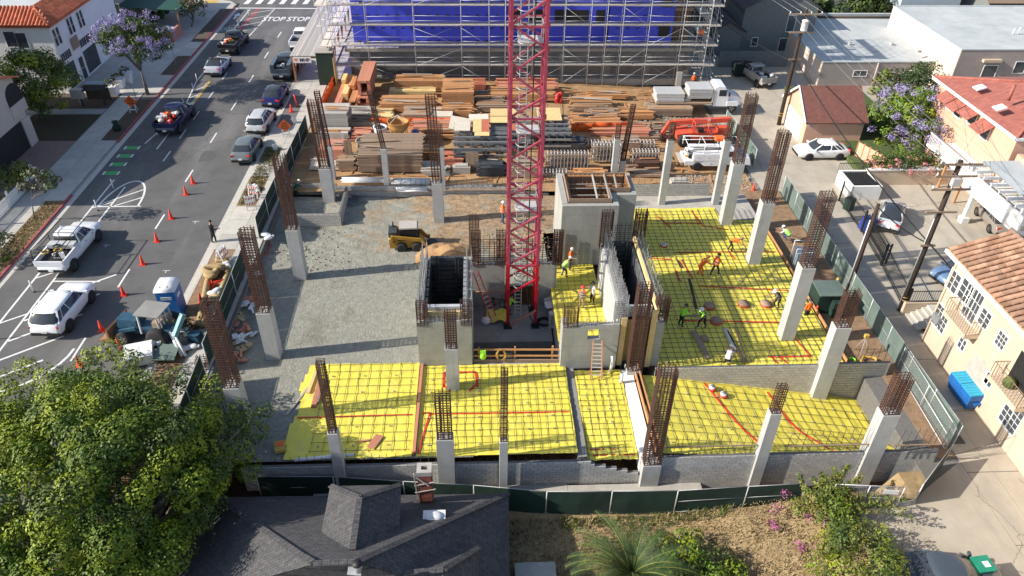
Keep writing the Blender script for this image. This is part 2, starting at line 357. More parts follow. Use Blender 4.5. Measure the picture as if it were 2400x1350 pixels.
paving(swl, -36.6, -34.5, 64.6, 76, 1, 6, .12, 'walk')
paving(swl, -42, KL-.46, 76, 107.4, 5, 16, .12, 'walk')
rect('planting_strip', -34.5, KL-.45, 10, 53.5, .12, 'drygrass')
rect('mulch_bed', -34.5, KL-.45, 64.7, 74.2, .12, 'mulch')
rect('mulch_bed', -34.5, KL-.45, 81, 87, .165, 'mulch'); rect('mulch_bed', -34.5, KL-.45, 92, 105.5, .165, 'mulch')
rect('driveway', -46, -36.7, 57.6, 64.6, .115, 'drive')
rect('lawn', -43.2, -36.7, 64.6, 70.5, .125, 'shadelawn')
rect('garden_walk', -46, -36.7, 70.6, 71.9, .125, 'walkblue')
rect('garden_bed', -46, -36.7, 72, 75.9, .12, 'mulch')
rect('front_garden', -52, -36.75, 20, 54.6, .115, 'drygrass')
rect('garden_walk', -52, -36.75, 55.4, 57.2, .12, 'walk')
# kerb ramp corner by the crossing
struct(MB().prism([(-42, 107.5), (KL-.3, 107.5), (-34.2, 109.4), (-37, 110.2), (-42, 110.2)], -.3, .13).build('corner_pavement', 'walk'))
rect('tactile_pad', -37.6, -35.8, 108.2, 109.6, .135, 'painty')
# right pavement and site terrain
slab('right_terrain', KR+.08, SWR+.4, -30, 108, -.6, .1, 'mortar')
swr = struct(rect('right_sidewalk', KR+.08, SWR+.2, -30, 108, .104, 'mortar'))
paving(swr, -17.7, SWR+.2, 30, 108, 1, 44, .13, 'walk')
rect('verge', KR+.08, -17.7, 10, 58, .125, 'dirt')
for (y0, y1) in [(46.2, 52.4), (57.4, 60.2), (63, 67.4), (75, 108)]: paving(swr, KR+.08, -17.7, y0, y1, 1, max(1, int((y1-y0)/1.7)), .131, 'walk')
rect('grass_patch', KR+.12, -17.75, 52.6, 57.2, .128, 'drygrass'); rect('grass_patch', KR+.12, -17.75, 60.3, 62.9, .128, 'drygrass')

# painted markings: parts of the street
def mark(pts, m='paintw', name='road_marking', z=.006): return MB().poly([(x, y, z) for x, y in pts]).build(name, m, street)
def stripe(a, b, w=.12, m='paintw', name='road_marking', z=.006):
    a, b = Vector((a[0], a[1])), Vector((b[0], b[1])); d = (b-a).normalized(); n = Vector((-d.y, d.x))*w/2
    return mark([tuple(a+n), tuple(b+n), tuple(b-n), tuple(a-n)], m, name, z)
for k in range(-2, 9): stripe((-24.53, 34.45+7.45*k), (-24.53, 36.6+7.45*k), .13, name='lane_dash')
for y in (60.6, 65.2, 69.5, 74.5, 80): stripe((-27.6, y), (-27.6, y+2.0), .11, name='lane_dash', z=.007)
stripe((-30.55, 20), (-30.55, 57.3), .14); stripe((-29.2, 20), (-29.2, 56.0), .14)
for y in (29, 33.5, 38.2, 43.1, 47.8, 52.6): stripe((-30.5, y), (-29.25, y+.9), .13, z=.008)
for k in range(4):
    y = 58.15+1.62*k
    mark([(-31.75, y), (-30.75, y), (-30.75, y+.62), (-31.75, y+.62)], 'paintg', 'green_bar')
    for x in (-31.93, -30.73): mark([(x, y), (x+.16, y), (x+.16, y+.62), (x, y+.62)], z=.007)
# gore beside the parked lane
stripe((-30.4, 64.2), (-30.1, 66.2), .12); stripe((-30.1, 66.2), (-29.3, 72), .12); stripe((-28.95, 63), (-28.95, 79), .12)
for k in range(6): stripe((-30.0+.1*k, 66.1+2.2*k), (-28.95, 66.9+2.2*k), .12, z=.008)
stripe((-29.3, 72), (-30.2, 79.5), .12); stripe((-30.2, 79.5), (-30.1, 90), .12)
stripe((-28.8, 73), (-28.8, 79.5), .28, 'painty')
# hatched nose with the curved end
cx, cy = -28.2, 53.2
arc = [(-27.1+1.55*math.cos(t)*1.0-1.5, 52.8+4.2*math.sin(t)) for t in [rad(a) for a in range(0, 181, 12)]]
for a, b in zip(arc[:-1], arc[1:]): stripe(a, b, .16)
stripe((-30.2, 52.8), (-26.8, 52.8), .14); stripe((-30.1, 53.2), (-27.4, 55.6), .13, z=.008); stripe((-28.9, 52.9), (-27.2, 54.2), .13, z=.008)
for k in range(5): stripe((-29.1, 32.4+2.0*k), (-26.2+.25*k, 34.6+2.2*k), .15, z=.008)
stripe((-29.2, 42.7), (-26.0, 42.6), .13, z=.009)
arc = [(-29.2+4.4*math.sin(t), 31.6+4.0*(1-math.cos(t))) for t in [rad(a) for a in range(0, 91, 10)]]
for a, b in zip(arc[:-1], arc[1:]): stripe(a, b, .17, z=.010)
# crossing, stop line, words, hatching by the crossing, bicycle lane
stripe((KL+.3, 106.4), (KR-.2, 106.2), .35, name='stop_line')
for k in range(8): mark([(-32.2+1.62*k, 108.3), (-31.5+1.62*k, 108.3), (-31.3+1.62*k, 112), (-32.0+1.62*k, 112)], name='crosswalk_bar')
for tx in (-26.55, -23.35):
    t = text('STOP', 1.22, 'paintw', street, (tx, 101.4, .006), (0, 0, 0), ext=.001, bold=.02); t.scale = (1.0, 2.1, 1)
stripe((-30.7, 91), (-30.7, 106), .12); stripe((-28.3, 92.5), (-27.4, 106), .12); stripe((-29.9, 90), (-28.3, 92.5), .12)
for k in range(5): stripe((-30.1, 93.5+2.6*k), (-28.0+.12*k, 95.2+2.6*k), .12, z=.008)
mark([(-30.3, 91.5), (-29.9, 91.5), (-29.4, 106), (-29.8, 106)], 'redkerb', z=.0065)
mark([(-31.9, 101.5), (-31.6, 101.5), (-31.6, 103), (-31.3, 102.9), (-31.75, 104.2), (-32.2, 102.9), (-31.9, 103)], name='arrow_marking')
for dx in (-.38, .38):
    r = MB(); n = 14
    r.add([((.30+.05*j)*math.cos(2*math.pi*i/n)-31.6+dx, 97.2+(.55+.1*j)*math.sin(2*math.pi*i/n), .006) for j in (0, 1) for i in range(n)], [(i, (i+1) % n, n+(i+1) % n, n+i) for i in range(n)])
    r.build('bicycle_marking', 'paintw', street)
for a, b in [((-31.98, 97.2), (-31.6, 98.2)), ((-31.6, 98.2), (-31.22, 97.2)), ((-31.6, 98.2), (-31.5, 98.9)), ((-31.98, 97.2), (-31.5, 97.2))]: stripe(a, b, .07, name='bicycle_marking')
# tyre-worn patches and pencilled survey marks
for (x, y, w, h) in [(-26.6, 61.4, 1.3, 2.2), (-24.0, 61.6, 1.3, 2.2), (-22.6, 80, 1.6, 3), (-27.4, 93, 2.2, 1.2), (-22.4, 46.0, .9, .4)]:
    mark([(x+random.uniform(-.12, .12)+w*.6*max(-.8, min(.8, math.cos(a)*1.3)), y+random.uniform(-.1, .1)+h*.6*max(-.8, min(.8, math.sin(a)*1.3))) for a in [rad(t) for t in range(0, 360, 24)]], 'patch', 'asphalt_patch', .004)
for (x, y) in [(-21.9, 43.8), (-27.3, 47.2), (-22, 66.9), (-21.5, 72.1), (-21.8, 50.4)]: stripe((x-.25, y), (x+.25, y), .05); stripe((x, y), (x, y-.3), .05, z=.0065)
# alley and right-hand lots
XA0, XA1 = 24.6, 28.9
slab('right_lots', XA1+.02, 140, 0, 108, -2, ZA-.01, 'alley')
slab('right_lots_far', XA0, 140, 121, 260, -2, ZA, 'alley')
al = slab('alley', 23.6, XA1, 10, 200, -3, ZA-.02, 'mortar')
me_a = MB().box((0, 0, 0), (1.43, 4.45, .06)).mesh('concrete_panel', 'alley')
for i in range(2):
    for k in range(28): link('concrete_panel', me_a, al, (26.76+1.45*i, 14+4.5*k, ZA-.03+random.uniform(-.003, .003)))
for k in range(14): link('concrete_panel', me_a, al, (25.3, 58+4.5*k, ZA-.035+random.uniform(-.003, .003)))
# front yard: sloping from the house side up to the alley
def zyard(x): return ZY + max(0, min(1, (x-9)/8.5))*(ZA-.1-ZY)
yb = MB(); xs = [-16 + .8*i for i in range(51)]; ys = [6+.75*i for i in range(27)]
for i in range(len(xs)-1):
    for k in range(len(ys)-1):
        f = lambda x, y: (x, y, (zyard(x) if y < 24.6 or x > 22.4 else ZY)+.05*math.sin(x*2.1+y*1.3)+.04*math.sin(x*.9-y*2.3))
        yb.add([f(xs[i], ys[k]), f(xs[i+1], ys[k]), f(xs[i+1], ys[k+1]), f(xs[i], ys[k+1])], [(0, 1, 2, 3)], True)
struct(yb.build('yard', 'drygrass'))
sheet('side_drive', [(17.9, 6, ZA-.0), (26.02, 6, ZA-.0), (26.02, 26.0, ZA-.0), (22.2, 23.6, ZA), (18.6, 22.9, ZA-.0), (18.2, 17, ZA)], 'alley')

# back yard of the site where the timber lies
def zlum(x): return .16 - max(0, min(1, (x-4)/19.0))*1.1
lb = MB(); xs = [SWR+.3 + 1.0*i for i in range(41)]; ys = [54.6+1.0*i for i in range(26)]
rn = np.random.RandomState(3).rand(60, 60)
for i in range(len(xs)-1):
    for k in range(len(ys)-1):
        f = lambda a, b: (xs[a], ys[b], zlum(xs[a])+.12*rn[a, b]-.06)
        lb.add([f(i, k), f(i+1, k), f(i+1, k+1), f(i, k+1)], [(0, 1, 2, 3)], True)
struct(lb.build('timber_yard_ground', 'sand'))
slab('back_lot', SWR+.3, 24, 79.6, 108, -.6, .1, 'oldconc')
# ------------------------------------------------------------------ the building site: ground, slabs, membrane, walls, columns, cores, crane
nr = np.random.RandomState(11)
def vnoise(shape, oct_=5, seed=0):
    """smooth value noise on a grid"""
    r = np.random.RandomState(seed); out = np.zeros(shape)
    for o in range(1, oct_+1):
        n = 2**o+2; g = r.rand(n, n); a = np.linspace(0, n-1.001, shape[0]); b = np.linspace(0, n-1.001, shape[1])
        i, j = a.astype(int), b.astype(int); fa, fb = (a-i)[:, None], (b-j)[None, :]
        fa, fb = fa*fa*(3-2*fa), fb*fb*(3-2*fb)
        q = g[i][:, j]*(1-fa)*(1-fb)+g[i+1][:, j]*fa*(1-fb)+g[i][:, j+1]*(1-fa)*fb+g[i+1][:, j+1]*fa*fb
        out += q/2**(o*.75)
    return (out-out.mean())/out.std()
def grid(name, x0, x1, y0, y1, step, zf, m, mask=None, parent=None):
    nx, ny = max(2, int(round((x1-x0)/step))+1), max(2, int(round((y1-y0)/step))+1)
    X, Y = np.meshgrid(np.linspace(x0, x1, nx), np.linspace(y0, y1, ny), indexing='ij'); Z = zf(X, Y)
    V = np.stack([X, Y, Z], -1).reshape(-1, 3); I = np.arange(nx*ny).reshape(nx, ny)
    F = np.stack([I[:-1, :-1], I[1:, :-1], I[1:, 1:], I[:-1, 1:]], -1).reshape(-1, 4)
    if mask is not None:
        c = V[F].mean(1); F = F[mask(c[:, 0], c[:, 1])]
    me = D.meshes.new(name); me.from_pydata(V.tolist(), [], F.tolist()); me.polygons.foreach_set('use_smooth', [True]*len(F)); me.materials.append(M[m]); me.update()
    return link(name, me, parent)
slab('site_subsoil', SWR+.3, 24, 26.6, 54.6, -4.2, -3.6, 'dirt')
N1 = None
def zgrey(X, Y):
    n = vnoise(X.shape, 6, 5)
    rough = np.clip((Y-42.5)/4, 0.12, 1)
    z = ZS + n*.075*rough + .05*rough*np.sin(X*1.9+n*2)*np.sin(Y*5.5+n)
    # wheel ruts left by the loader
    for (xa, ya, ang, ln) in [(-8.8, 46.6, 3, 4.5), (-9.4, 47.8, 8, 4.5), (-8.6, 49.2, -4, 4), (-9.5, 45.4, 0, 4)]:
        ca, sa = math.cos(rad(ang)), math.sin(rad(ang)); u = (X-xa)*ca+(Y-ya)*sa; w = -(X-xa)*sa+(Y-ya)*ca
        z = z + np.where((np.abs(u) < ln/2) & (np.abs(w) < .26), -.03+.045*(np.sin(u*21+np.abs(w)*9) > .1), 0)
    return z
grey_mask = lambda x, y: ~((x > -3.6) & (x < -.5) & (y > 34.1) & (y < 40.9)) & ~((x > -.45) & (y < 42.0)) & ~((x > 5.0) & (y < 49))
struct(grid('site_ground', SWR+.3, 11.6, 26.7, 54.6, .17, zgrey, 'greysand', grey_mask))
# brown sand spread over the back of the pad and the heap the loader is pushing
def heap(name, cx, cy, rx, ry, h, seed, m='sand', zb=ZS, rz=0):
    def zf(X, Y):
        n = vnoise(X.shape, 5, seed); ca, sa = math.cos(rz), math.sin(rz)
        u = ((X-cx)*ca+(Y-cy)*sa)/rx; w = (-(X-cx)*sa+(Y-cy)*ca)/ry; d = np.sqrt(u*u+w*w)+n*.10
        return zb + h*np.clip(1-d, -.12, 1)**1.0*(1+.12*n) if False else zb - .12 + (h+.12)*np.clip(1-d, 0, 1)**.9*(1+.22*n)+.05*n*(d < 1.05)
    return grid(name, cx-rx*1.3, cx+rx*1.3, cy-ry*1.3, cy+ry*1.3, .16, zf, m)
o = heap('sand_heap', -2.4, 45.9, 2.6, 1.9, 1.25, 21); tag(o, 'heap of loose orange sand in front of the yellow skid loader', 'sand heap')
o = heap('sand_heap', -1.5, 43.2, 2.6, 1.3, .35, 22); tag(o, 'low orange sand spill behind the left concrete shaft', 'sand heap')
def sandmix(m):
    n, l = m.node_tree.nodes, m.node_tree.links; b = n['Principled BSDF']; src = b.inputs['Base Color'].links[0].from_socket
    g = n.new('ShaderNodeNewGeometry'); sx = n.new('ShaderNodeSeparateXYZ'); l.new(g.outputs['Position'], sx.inputs[0])
    a = n.new('ShaderNodeMapRange'); a.inputs['From Min'].default_value = 41.5; a.inputs['From Max'].default_value = 47.5; l.new(sx.outputs['Y'], a.inputs['Value'])
    c = n.new('ShaderNodeMapRange'); c.inputs['From Min'].default_value = -13; c.inputs['From Max'].default_value = -1; c.inputs['To Min'].default_value = .25; c.inputs['To Max'].default_value = 1.0; l.new(sx.outputs['X'], c.inputs['Value'])
    t = n.new('ShaderNodeTexNoise'); t.inputs['Scale'].default_value = .55; t.inputs['Detail'].default_value = 9; t.inputs['Roughness'].default_value = .7; l.new(g.outputs['Position'], t.inputs['Vector'])
    m1 = n.new('ShaderNodeMath'); m1.operation = 'MULTIPLY'; l.new(a.outputs[0], m1.inputs[0]); l.new(c.outputs[0], m1.inputs[1])
    m2 = n.new('ShaderNodeMath'); m2.operation = 'MULTIPLY_ADD'; l.new(m1.outputs[0], m2.inputs[0]); m2.inputs[1].default_value = .42; l.new(t.outputs['Fac'], m2.inputs[2])
    rp = n.new('ShaderNodeMapRange'); rp.inputs['From Min'].default_value = .74; rp.inputs['From Max'].default_value = .9; l.new(m2.outputs[0], rp.inputs['Value'])
    mx = n.new('ShaderNodeMix'); mx.data_type = 'RGBA'; l.new(rp.outputs[0], mx.inputs['Factor']); l.new(src, mx.inputs['A']); t2 = n.new('ShaderNodeTexNoise'); t2.inputs['Scale'].default_value = 3.2; t2.inputs['Detail'].default_value = 8; l.new(g.outputs['Position'], t2.inputs['Vector']); r2 = n.new('ShaderNodeValToRGB'); r2.color_ramp.elements[0].position = .35; r2.color_ramp.elements[1].position = .65; r2.color_ramp.elements[0].color = (.23, .155, .09, 1); r2.color_ramp.elements[1].color = (.40, .285, .17, 1); l.new(t2.outputs['Fac'], r2.inputs['Fac']); l.new(r2.outputs['Color'], mx.inputs['B']); l.new(mx.outputs['Result'], b.inputs['Base Color'])
sandmix(M['greysand'])
# yellow vapour barrier with welded seams and reinforcing mats
def wrinkle(X, Y, seed, a=.03):
    n = vnoise(X.shape, 5, seed); m = vnoise(X.shape, 3, seed+1)
    return a*np.abs(np.sin(n*2.6+X*1.2+m*1.5))**4*1.3 + .012*m
def membrane(label, x0, x1, y0, y1, zf, seed, mask=None, a=.03):
    o = grid('vapour_barrier', x0, x1, y0, y1, .14, lambda X, Y: zf(X, Y)+wrinkle(X, Y, seed, a), 'yellow', mask)
    return tag(o, label, 'membrane', 'yellow vapour barrier sheets')
flat = lambda z: (lambda X, Y: np.full(X.shape, z, dtype=float) if hasattr(X, 'shape') else z)
zramp = lambda X, Y: -.42 - np.clip((X-9.6)/15.0, 0, 1)*2.6*np.clip((Y-26)/4.5+.25, .45, 1)
zm3 = lambda X, Y: ZS+.02-np.clip((31.5-Y)/5, 0, 1)*.45
left_edge = lambda x, y: x > -10.55+.02*(y-27)+.12*np.sin(y*1.7)
Y1 = membrane('yellow membrane left of the timber batten, its bare edge on the grey pad', -10.9, -3.72, 26.75, 34.15, flat(ZS+.05), 51, left_edge)
Y2 = membrane('yellow membrane in front of the crane pit and left concrete shaft', -3.5, 5.15, 26.75, 33.85, flat(ZS+.05), 53)
Y3 = membrane('narrow sagging yellow membrane strip below the leaning ladder', 5.65, 8.45, 26.6, 33.2, zm3, 55, a=.05)
Y4 = membrane('yellow membrane ramp sloping down to the right between block walls', 9.75, 24.75, 26.6, 32.75, zramp, 57, a=.035)
Y5 = membrane('large yellow membrane on the right slab where most workers stand', 10.85, 22.9, 33.2, 52.1, flat(ZR+.03), 59, lambda x, y: (x < 22.3+.0*y) & ~((x < 11.9) & (y > 41)) & ~((x > 19.2) & (y > 50.2)) | ((x < 19) & (y > 50)))
Y6 = membrane('small yellow membrane behind the wall with the square opening', 4.95, 8.25, 34.0, 44.5, flat(ZS+.05), 61)
slab('right_slab', 10.85, 22.4, 33.1, 54.4, -3.5, ZR-.02, 'oldconc'); slab('room_slab', 4.95, 8.3, 33.9, 44.4, -3.5, ZS-.01, 'oldconc')
slab('site_edge', 22.42, 25.95, 33.0, 56, -3.5, ZA+.16, 'dirt'); slab('ramp_fill', 9.7, 24.9, 26.6, 33.0, -4.2, -3.3, 'dirt')
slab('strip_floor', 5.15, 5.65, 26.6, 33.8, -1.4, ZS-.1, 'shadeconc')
slab('site_margin', 24.8, 25.95, 26.3, 33, -3.5, ZA+.02, 'dirt')
def mats_over(label, x0, x1, y0, y1, sp, zf, par=None, skip=None, w=.017, ang=0.0, h=.07):
    t = thing('rebar_mat', label, 'rebar', group='reinforcing mats'); mb = MB()
    x = x0+.15
    while x < x1:
        j = random.uniform(-.03, .03); seg = [(x+j+ang*(y-y0), y) for y in np.linspace(y0+.1, y1-.1, 6)]
        for a, b in zip(seg[:-1], seg[1:]):
            if skip and skip((a[0]+b[0])/2, (a[1]+b[1])/2): continue
            mb.bar((a[0], a[1], zf(a[0], a[1])+h), (b[0], b[1], zf(b[0], b[1])+h), w)
        x += sp
    y = y0+.2
    while y < y1:
        j = random.uniform(-.03, .03); seg = [(x, y+j) for x in np.linspace(x0+.05, x1-.05, 8)]
        for a, b in zip(seg[:-1], seg[1:]):
            if skip and skip((a[0]+b[0])/2, (a[1]+b[1])/2): continue
            mb.bar((a[0], a[1], zf(*a)+h+.03), (b[0], b[1], zf(*b)+h+.03), w)
        y += sp
    stuff(mb.build('bars', 'rebar', t)); sb = MB()
    y = y0+.6
    while y < y1-.2:
        x = x0+.5
        while x < x1-.2:
            if not (skip and skip(x, y)): sb.box((x, y, zf(x, y)+h-.02), (.09, .07, .09))
            x += sp*3
        y += sp*2.2
    stuff(sb.build('spacer_blocks', 'oldconc', t)); return t
zc = lambda z: (lambda x, y: z)
zrs = lambda x, y: float(-.42-min(1, max(0, (x-9.6)/15.0))*2.6*min(1, max(.45, (y-26)/4.5+.25)))
mats_over('dark rebar mat on the yellow sheet left of the timber batten', -9.3, -3.8, 27, 34.4, .62, zc(ZS+.05))
mats_over('dark rebar mat on the yellow sheet in front of the crane pit', -3.4, 5.1, 26.9, 33.9, .46, zc(ZS+.05))
mats_over('rebar mat on the narrow yellow strip below the leaning ladder', 5.6, 8.4, 26.7, 33.2, .42, lambda x, y: ZS+.02-min(1, max(0, (31.5-y)/5))*.45)
mats_over('rebar mat over the yellow ramp between the block walls', 9.9, 24.6, 26.8, 32.6, .62, zrs, ang=-.05)
mats_over('wide rebar mat on the large right slab', 10.95, 22.2, 33.3, 51.9, .46, zc(ZR+.03), skip=lambda x, y: (x < 11.9 and y > 41) or (x > 19.2 and y > 50.2), w=.022, ang=.012)
mats_over('rebar mat in the small room behind the wall with the square opening', 5.05, 8.2, 34.1, 44.3, .5, zc(ZS+.05))
def tape(parent, pts, w=.13, zf=None, m='redtape'):
    mb = MB()
    for a, b in zip(pts[:-1], pts[1:]):
        n = max(1, int(math.dist(a, b)/.8))
        for i in range(n):
            p = [a[k]+(b[k]-a[k])*i/n for k in (0, 1)]; q = [a[k]+(b[k]-a[k])*(i+1)/n for k in (0, 1)]
            mb.bar((p[0], p[1], zf(*p)+.05), (q[0], q[1], zf(*q)+.05), w, .012, )
    return mb.build('seam_tape', m, parent)
f1 = zc(ZS+.05); fr = zc(ZR+.035)
tape(Y1, [(-10.3, 29.75), (-3.9, 29.8)], .09, f1); tape(Y2, [(-3.4, 26.9), (-2.9, 29.9), (-3.35, 29.9)], .11, f1); tape(Y2, [(-2.9, 29.8), (5.05, 29.75)], .09, f1)
tape(Y2, [(-2.2, 31.9), (-2.2, 33.2), (-.3, 33.2), (-.2, 31.9)], .14, f1); tape(Y2, [(-2.2, 32.1), (-1.8, 31.6)], .12, f1); tape(Y2, [(-.3, 32.1), (-.7, 31.6)], .12, f1)
tape(Y3, [(5.8, 27.3), (7.4, 27.3)], .1, lambda x, y: -.83); tape(Y3, [(6.0, 26.9), (8.3, 26.9)], .08, lambda x, y: -.86)
tape(Y4, [(13.6, 32.6), (15.6, 27.2)], .12, zrs); tape(Y4, [(17.6, 32.4), (18.2, 30), (19.6, 27), (22.5, 27)], .12, zrs)
for pts in [[(17.2, 51.6), (17.6, 49.3), (19.4, 48.7)], [(14.6, 49.8), (17.5, 49.7)], [(14.3, 50.8), (15, 49)], [(14.6, 45.6), (19, 45.6), (22, 45.5)], [(18.6, 45.6), (18.8, 44.6)], [(14.8, 44.6), (15.1, 42.2)], [(14.1, 43.3), (14.1, 42.0)],
            [(15.3, 41.4), (22.1, 40.6)], [(13.3, 37.6), (20.5, 37.2)], [(17.8, 33.9), (20.5, 33.9), (19.9, 36.3)], [(18, 33.9), (18.2, 33.3)], [(18.5, 33.9), (18.8, 33.3)], [(12.4, 44.9), (14.0, 44.7)]]: tape(Y5, pts, .11, fr)

# ------------------------------------------------------------------ concrete block walls
BL, BH, BT = .4064, .2032, .2
blk = {}
def block_mesh(m, half=False, hollow=False):
    k = (m, half, hollow)
    if k not in blk:
        L = (BL/2 if half else BL)-.012; mb = MB().box((0, 0, 0), (L-.008, BT-.015, BH-.02))
        blk[k] = mb.mesh('block', m)
    return blk[k]
def block_wall(name, label, x0, x1, y, z0, ztop, m='cmu', step=None, bot=None, along='x', hol=True):
    """running-bond block wall, one piece per block, with recessed mortar core; step(x) lowers the top, bot(x) the buried foot"""
    t = thing(name, label, 'wall', (0, 0, 0)); L = x1-x0; n = int(L/BL)+1; rows = int(round((ztop-z0)/BH)); core = MB(); cnt = 0
    for r in range(rows):
        z = ztop-(r+.5)*BH; off = (r % 2)*BL/2; xx = x0-off
        while xx < x1-.02:
            a, b = max(xx, x0), min(xx+BL, x1); c = (a+b)/2
            if b-a > .06 and not (step and z+BH/2 > step(c)+.01) and not (bot and z+BH*.4 < bot(c)):
                full = abs(b-a-BL) < .01; p = (c, y, z) if along == 'x' else (y, c, z)
                o = link('block', block_mesh(m), t, p); 
                if not full: o.scale = ((b-a-.012)/(BL-.012), 1, 1)
                if along != 'x': o.rotation_euler = (0, 0, math.pi/2)
                if along == 'x': core.box((c, y+.02, z), (b-a+.004, BT-.05, BH+.004))
                else: core.box((y, c, z), (BT-.05, b-a+.004, BH+.004))
            xx += BL
    core.build('mortar_core', 'mortar', t); return t
FY = 26.38
w = block_wall('block_wall', 'grey block wall in the tree shade left of the slim front column', -12.6, -7.71, FY+.0, -2.3, ZS+.0)
w = block_wall('block_wall', 'shaded grey block wall behind the brick chimney', -7.17, -2.31, FY-.05, -2.3, ZS+.0)
w = block_wall('block_wall', 'short grey block wall between the two middle front columns', -1.43, .89, FY-.1, -2.2, ZS+.0)
w = block_wall('block_wall', 'grey block wall whose top steps down towards the wide front cage', 1.33, 8.52, FY-.12, -2.2, ZS+.0, step=lambda x: ZS-(0 if x < 5.6 else (x-5.6)*.38))
w = block_wall('block_wall', 'long grey front block wall below the yellow ramp', 9.52, 14.54, FY-.3, -2.9, -.08)
w = block_wall('block_wall', 'grey front block wall between the two right front columns', 15.14, 20.46, FY-.3, -2.7, -.08)
w = block_wall('block_wall', 'grey block wall end by the alley corner, bars rising from it', 21.38, 24.55, FY-.3, -2.5, -.08)
w = block_wall('block_wall', 'tan block wall between the slab and the yellow ramp', 11.0, 20.5, 32.85, -3.1, .02, 'cmuwarm', bot=lambda x: zrs(x, 32.6)-.1)
w = block_wall('block_wall', 'tan block wall end right of the mid column, two holes in it', 21.44, 25.0, 32.9, -3.1, .06, 'cmuwarm', bot=lambda x: zrs(x, 32.6)-.1)
w = block_wall('block_wall', 'grey block wall below the timber yard behind the pad', -12.0, -6.8, 54.8, -.5, .55, 'cmu')
w = block_wall('block_wall', 'block wall behind the pad under the white pipe bundle', -6.79, -2.01, 54.8, -.5, .55, 'cmu')
w = block_wall('block_wall', 'block wall behind the pad stepping down behind the crane mast', -2.0, 5.9, 54.8, -.5, .6, 'cmu', step=lambda x: .6-max(0, (x-1.2)*.16))
w = block_wall('block_wall', 'pale block wall behind the far edge of the right slab', 11.0, 19.3, 54.3, -.5, .75, 'cmuwarm')
w = block_wall('block_wall', 'block wall closing the back of the small planter pit', -15.3, -11.7, 55.4, -.6, .5, 'cmuwarm')
w = block_wall('block_wall', 'front block wall of the small pit with planks on top', -14.8, -10.65, 50.3, -.6, .62, 'cmuwarm')
w = block_wall('block_wall', 'broken block wall on the right of the small pit', 50.5, 54.6, -10.75, -.6, .62, 'cmuwarm', along='y', step=lambda y: .62+.25*(math.sin(y*4) > .2))
for (x0, x1, y, z) in [(-11.6, -1.7, FY-.02, -2.3), (9.6, 20.9, FY-.3, -2.8)]: pass
t = MB(); t.b(-9.0, 2.0, 25.5, 26.22, -2.95, -2.2); t.b(2.02, 4.6, 25.5, 26.2, -2.95, -2.22); t.b(4.62, 11.9, 25.5, 26.05, -2.95, -2.2)
tag(t.build('wall_footing', 'oldconc'), 'pale concrete footing ledge along the foot of the front wall', 'footing')
# bars rising out of the walls
def upbars(label, x0, x1, y, z0, h, sp=.41, lean=0.0, rail=None):
    mb = MB(); x = x0
    while x < x1:
        j = random.uniform(-.06, .06); mb.bar((x, y, z0), (x+j+lean, y+random.uniform(-.05, .1), z0+h+random.uniform(-.15, .1)), .02); x += sp
    t = thing('wall_dowels', label, 'rebar', group='starter bars along the walls'); stuff(mb.build('bars', 'rebar', t))
    if rail: MB().bar((x0-.2, y-.03, z0+rail), (x1, y-.03, z0+rail), .07, .05).build('tie_rail', 'wooddull', t)
upbars('thin starter bars along the long front wall of the ramp', 9.7, 15.2, FY-.28, -.1, 1.6, rail=.75)
upbars('starter bars along the front wall between the right front columns', 16.1, 20.8, FY-.4, -.1, 1.9, rail=.75)
upbars('tall starter bars at the alley corner of the front wall', 21.9, 24.5, FY-.53, -.1, 1.9, lean=.1, rail=.75)
upbars('short starter bars on the left front wall', -10.8, -1.8, FY, ZS, .75, .42)
upbars('short starter bars on the front wall beside the narrow strip', -.6, 8.2, FY-.1, ZS-.1, .5, .42)
upbars('starter bars along the tan wall of the right slab', 11.2, 20.6, 32.85, 0, 1.2, .55)
upbars('starter bars on the tan wall end by the alley fence', 21.9, 24.8, 32.95, 0, 1.3, .45)
upbars('starter bars on the wall at the edge of the timber yard', -6.4, 4.2, 54.7, .5, .7, .42); upbars('starter bars on the far wall of the right slab', 12.3, 19.2, 54.3, .7, .9, .5)

# ------------------------------------------------------------------ columns
def cage_mesh(w, d, z0, z1, lean=(0, 0), nv=4, pitch=.17, bw=.036, tw=.024, cross=True):
    mb = MB(); L = z1-z0
    def at_(x, y, z): f = (z-z0)/max(L, .1); return (x+lean[0]*f, y+lean[1]*f, z)
    per = [(-w/2+w*i/(nv-1), s*d/2) for i in range(nv) for s in (-1, 1)] + [(s*w/2, -d/2+d*i/(nv-1)) for i in range(1, nv-1) for s in (-1, 1)]
    for (x, y) in per: mb.bar(at_(x, y, z0), at_(x, y, z1+random.uniform(-.12, .06)), bw)
    z = z0+.05
    while z < z1-.05:
        j = random.uniform(-.012, .012); c = [at_(-w/2-.02, -d/2-.02, z+j), at_(w/2+.02, -d/2-.02, z+j), at_(w/2+.02, d/2+.02, z-j), at_(-w/2-.02, d/2+.02, z-j)]
        for a, b in zip(c, c[1:]+c[:1]): mb.bar(a, b, tw)
        if cross: mb.bar(at_(-w/6, -d/2, z), at_(-w/6, d/2, z), tw*.8); mb.bar(at_(-w/2, d/6, z+.03), at_(w/2, d/6, z+.03), tw*.8)
        z += pitch
    return mb
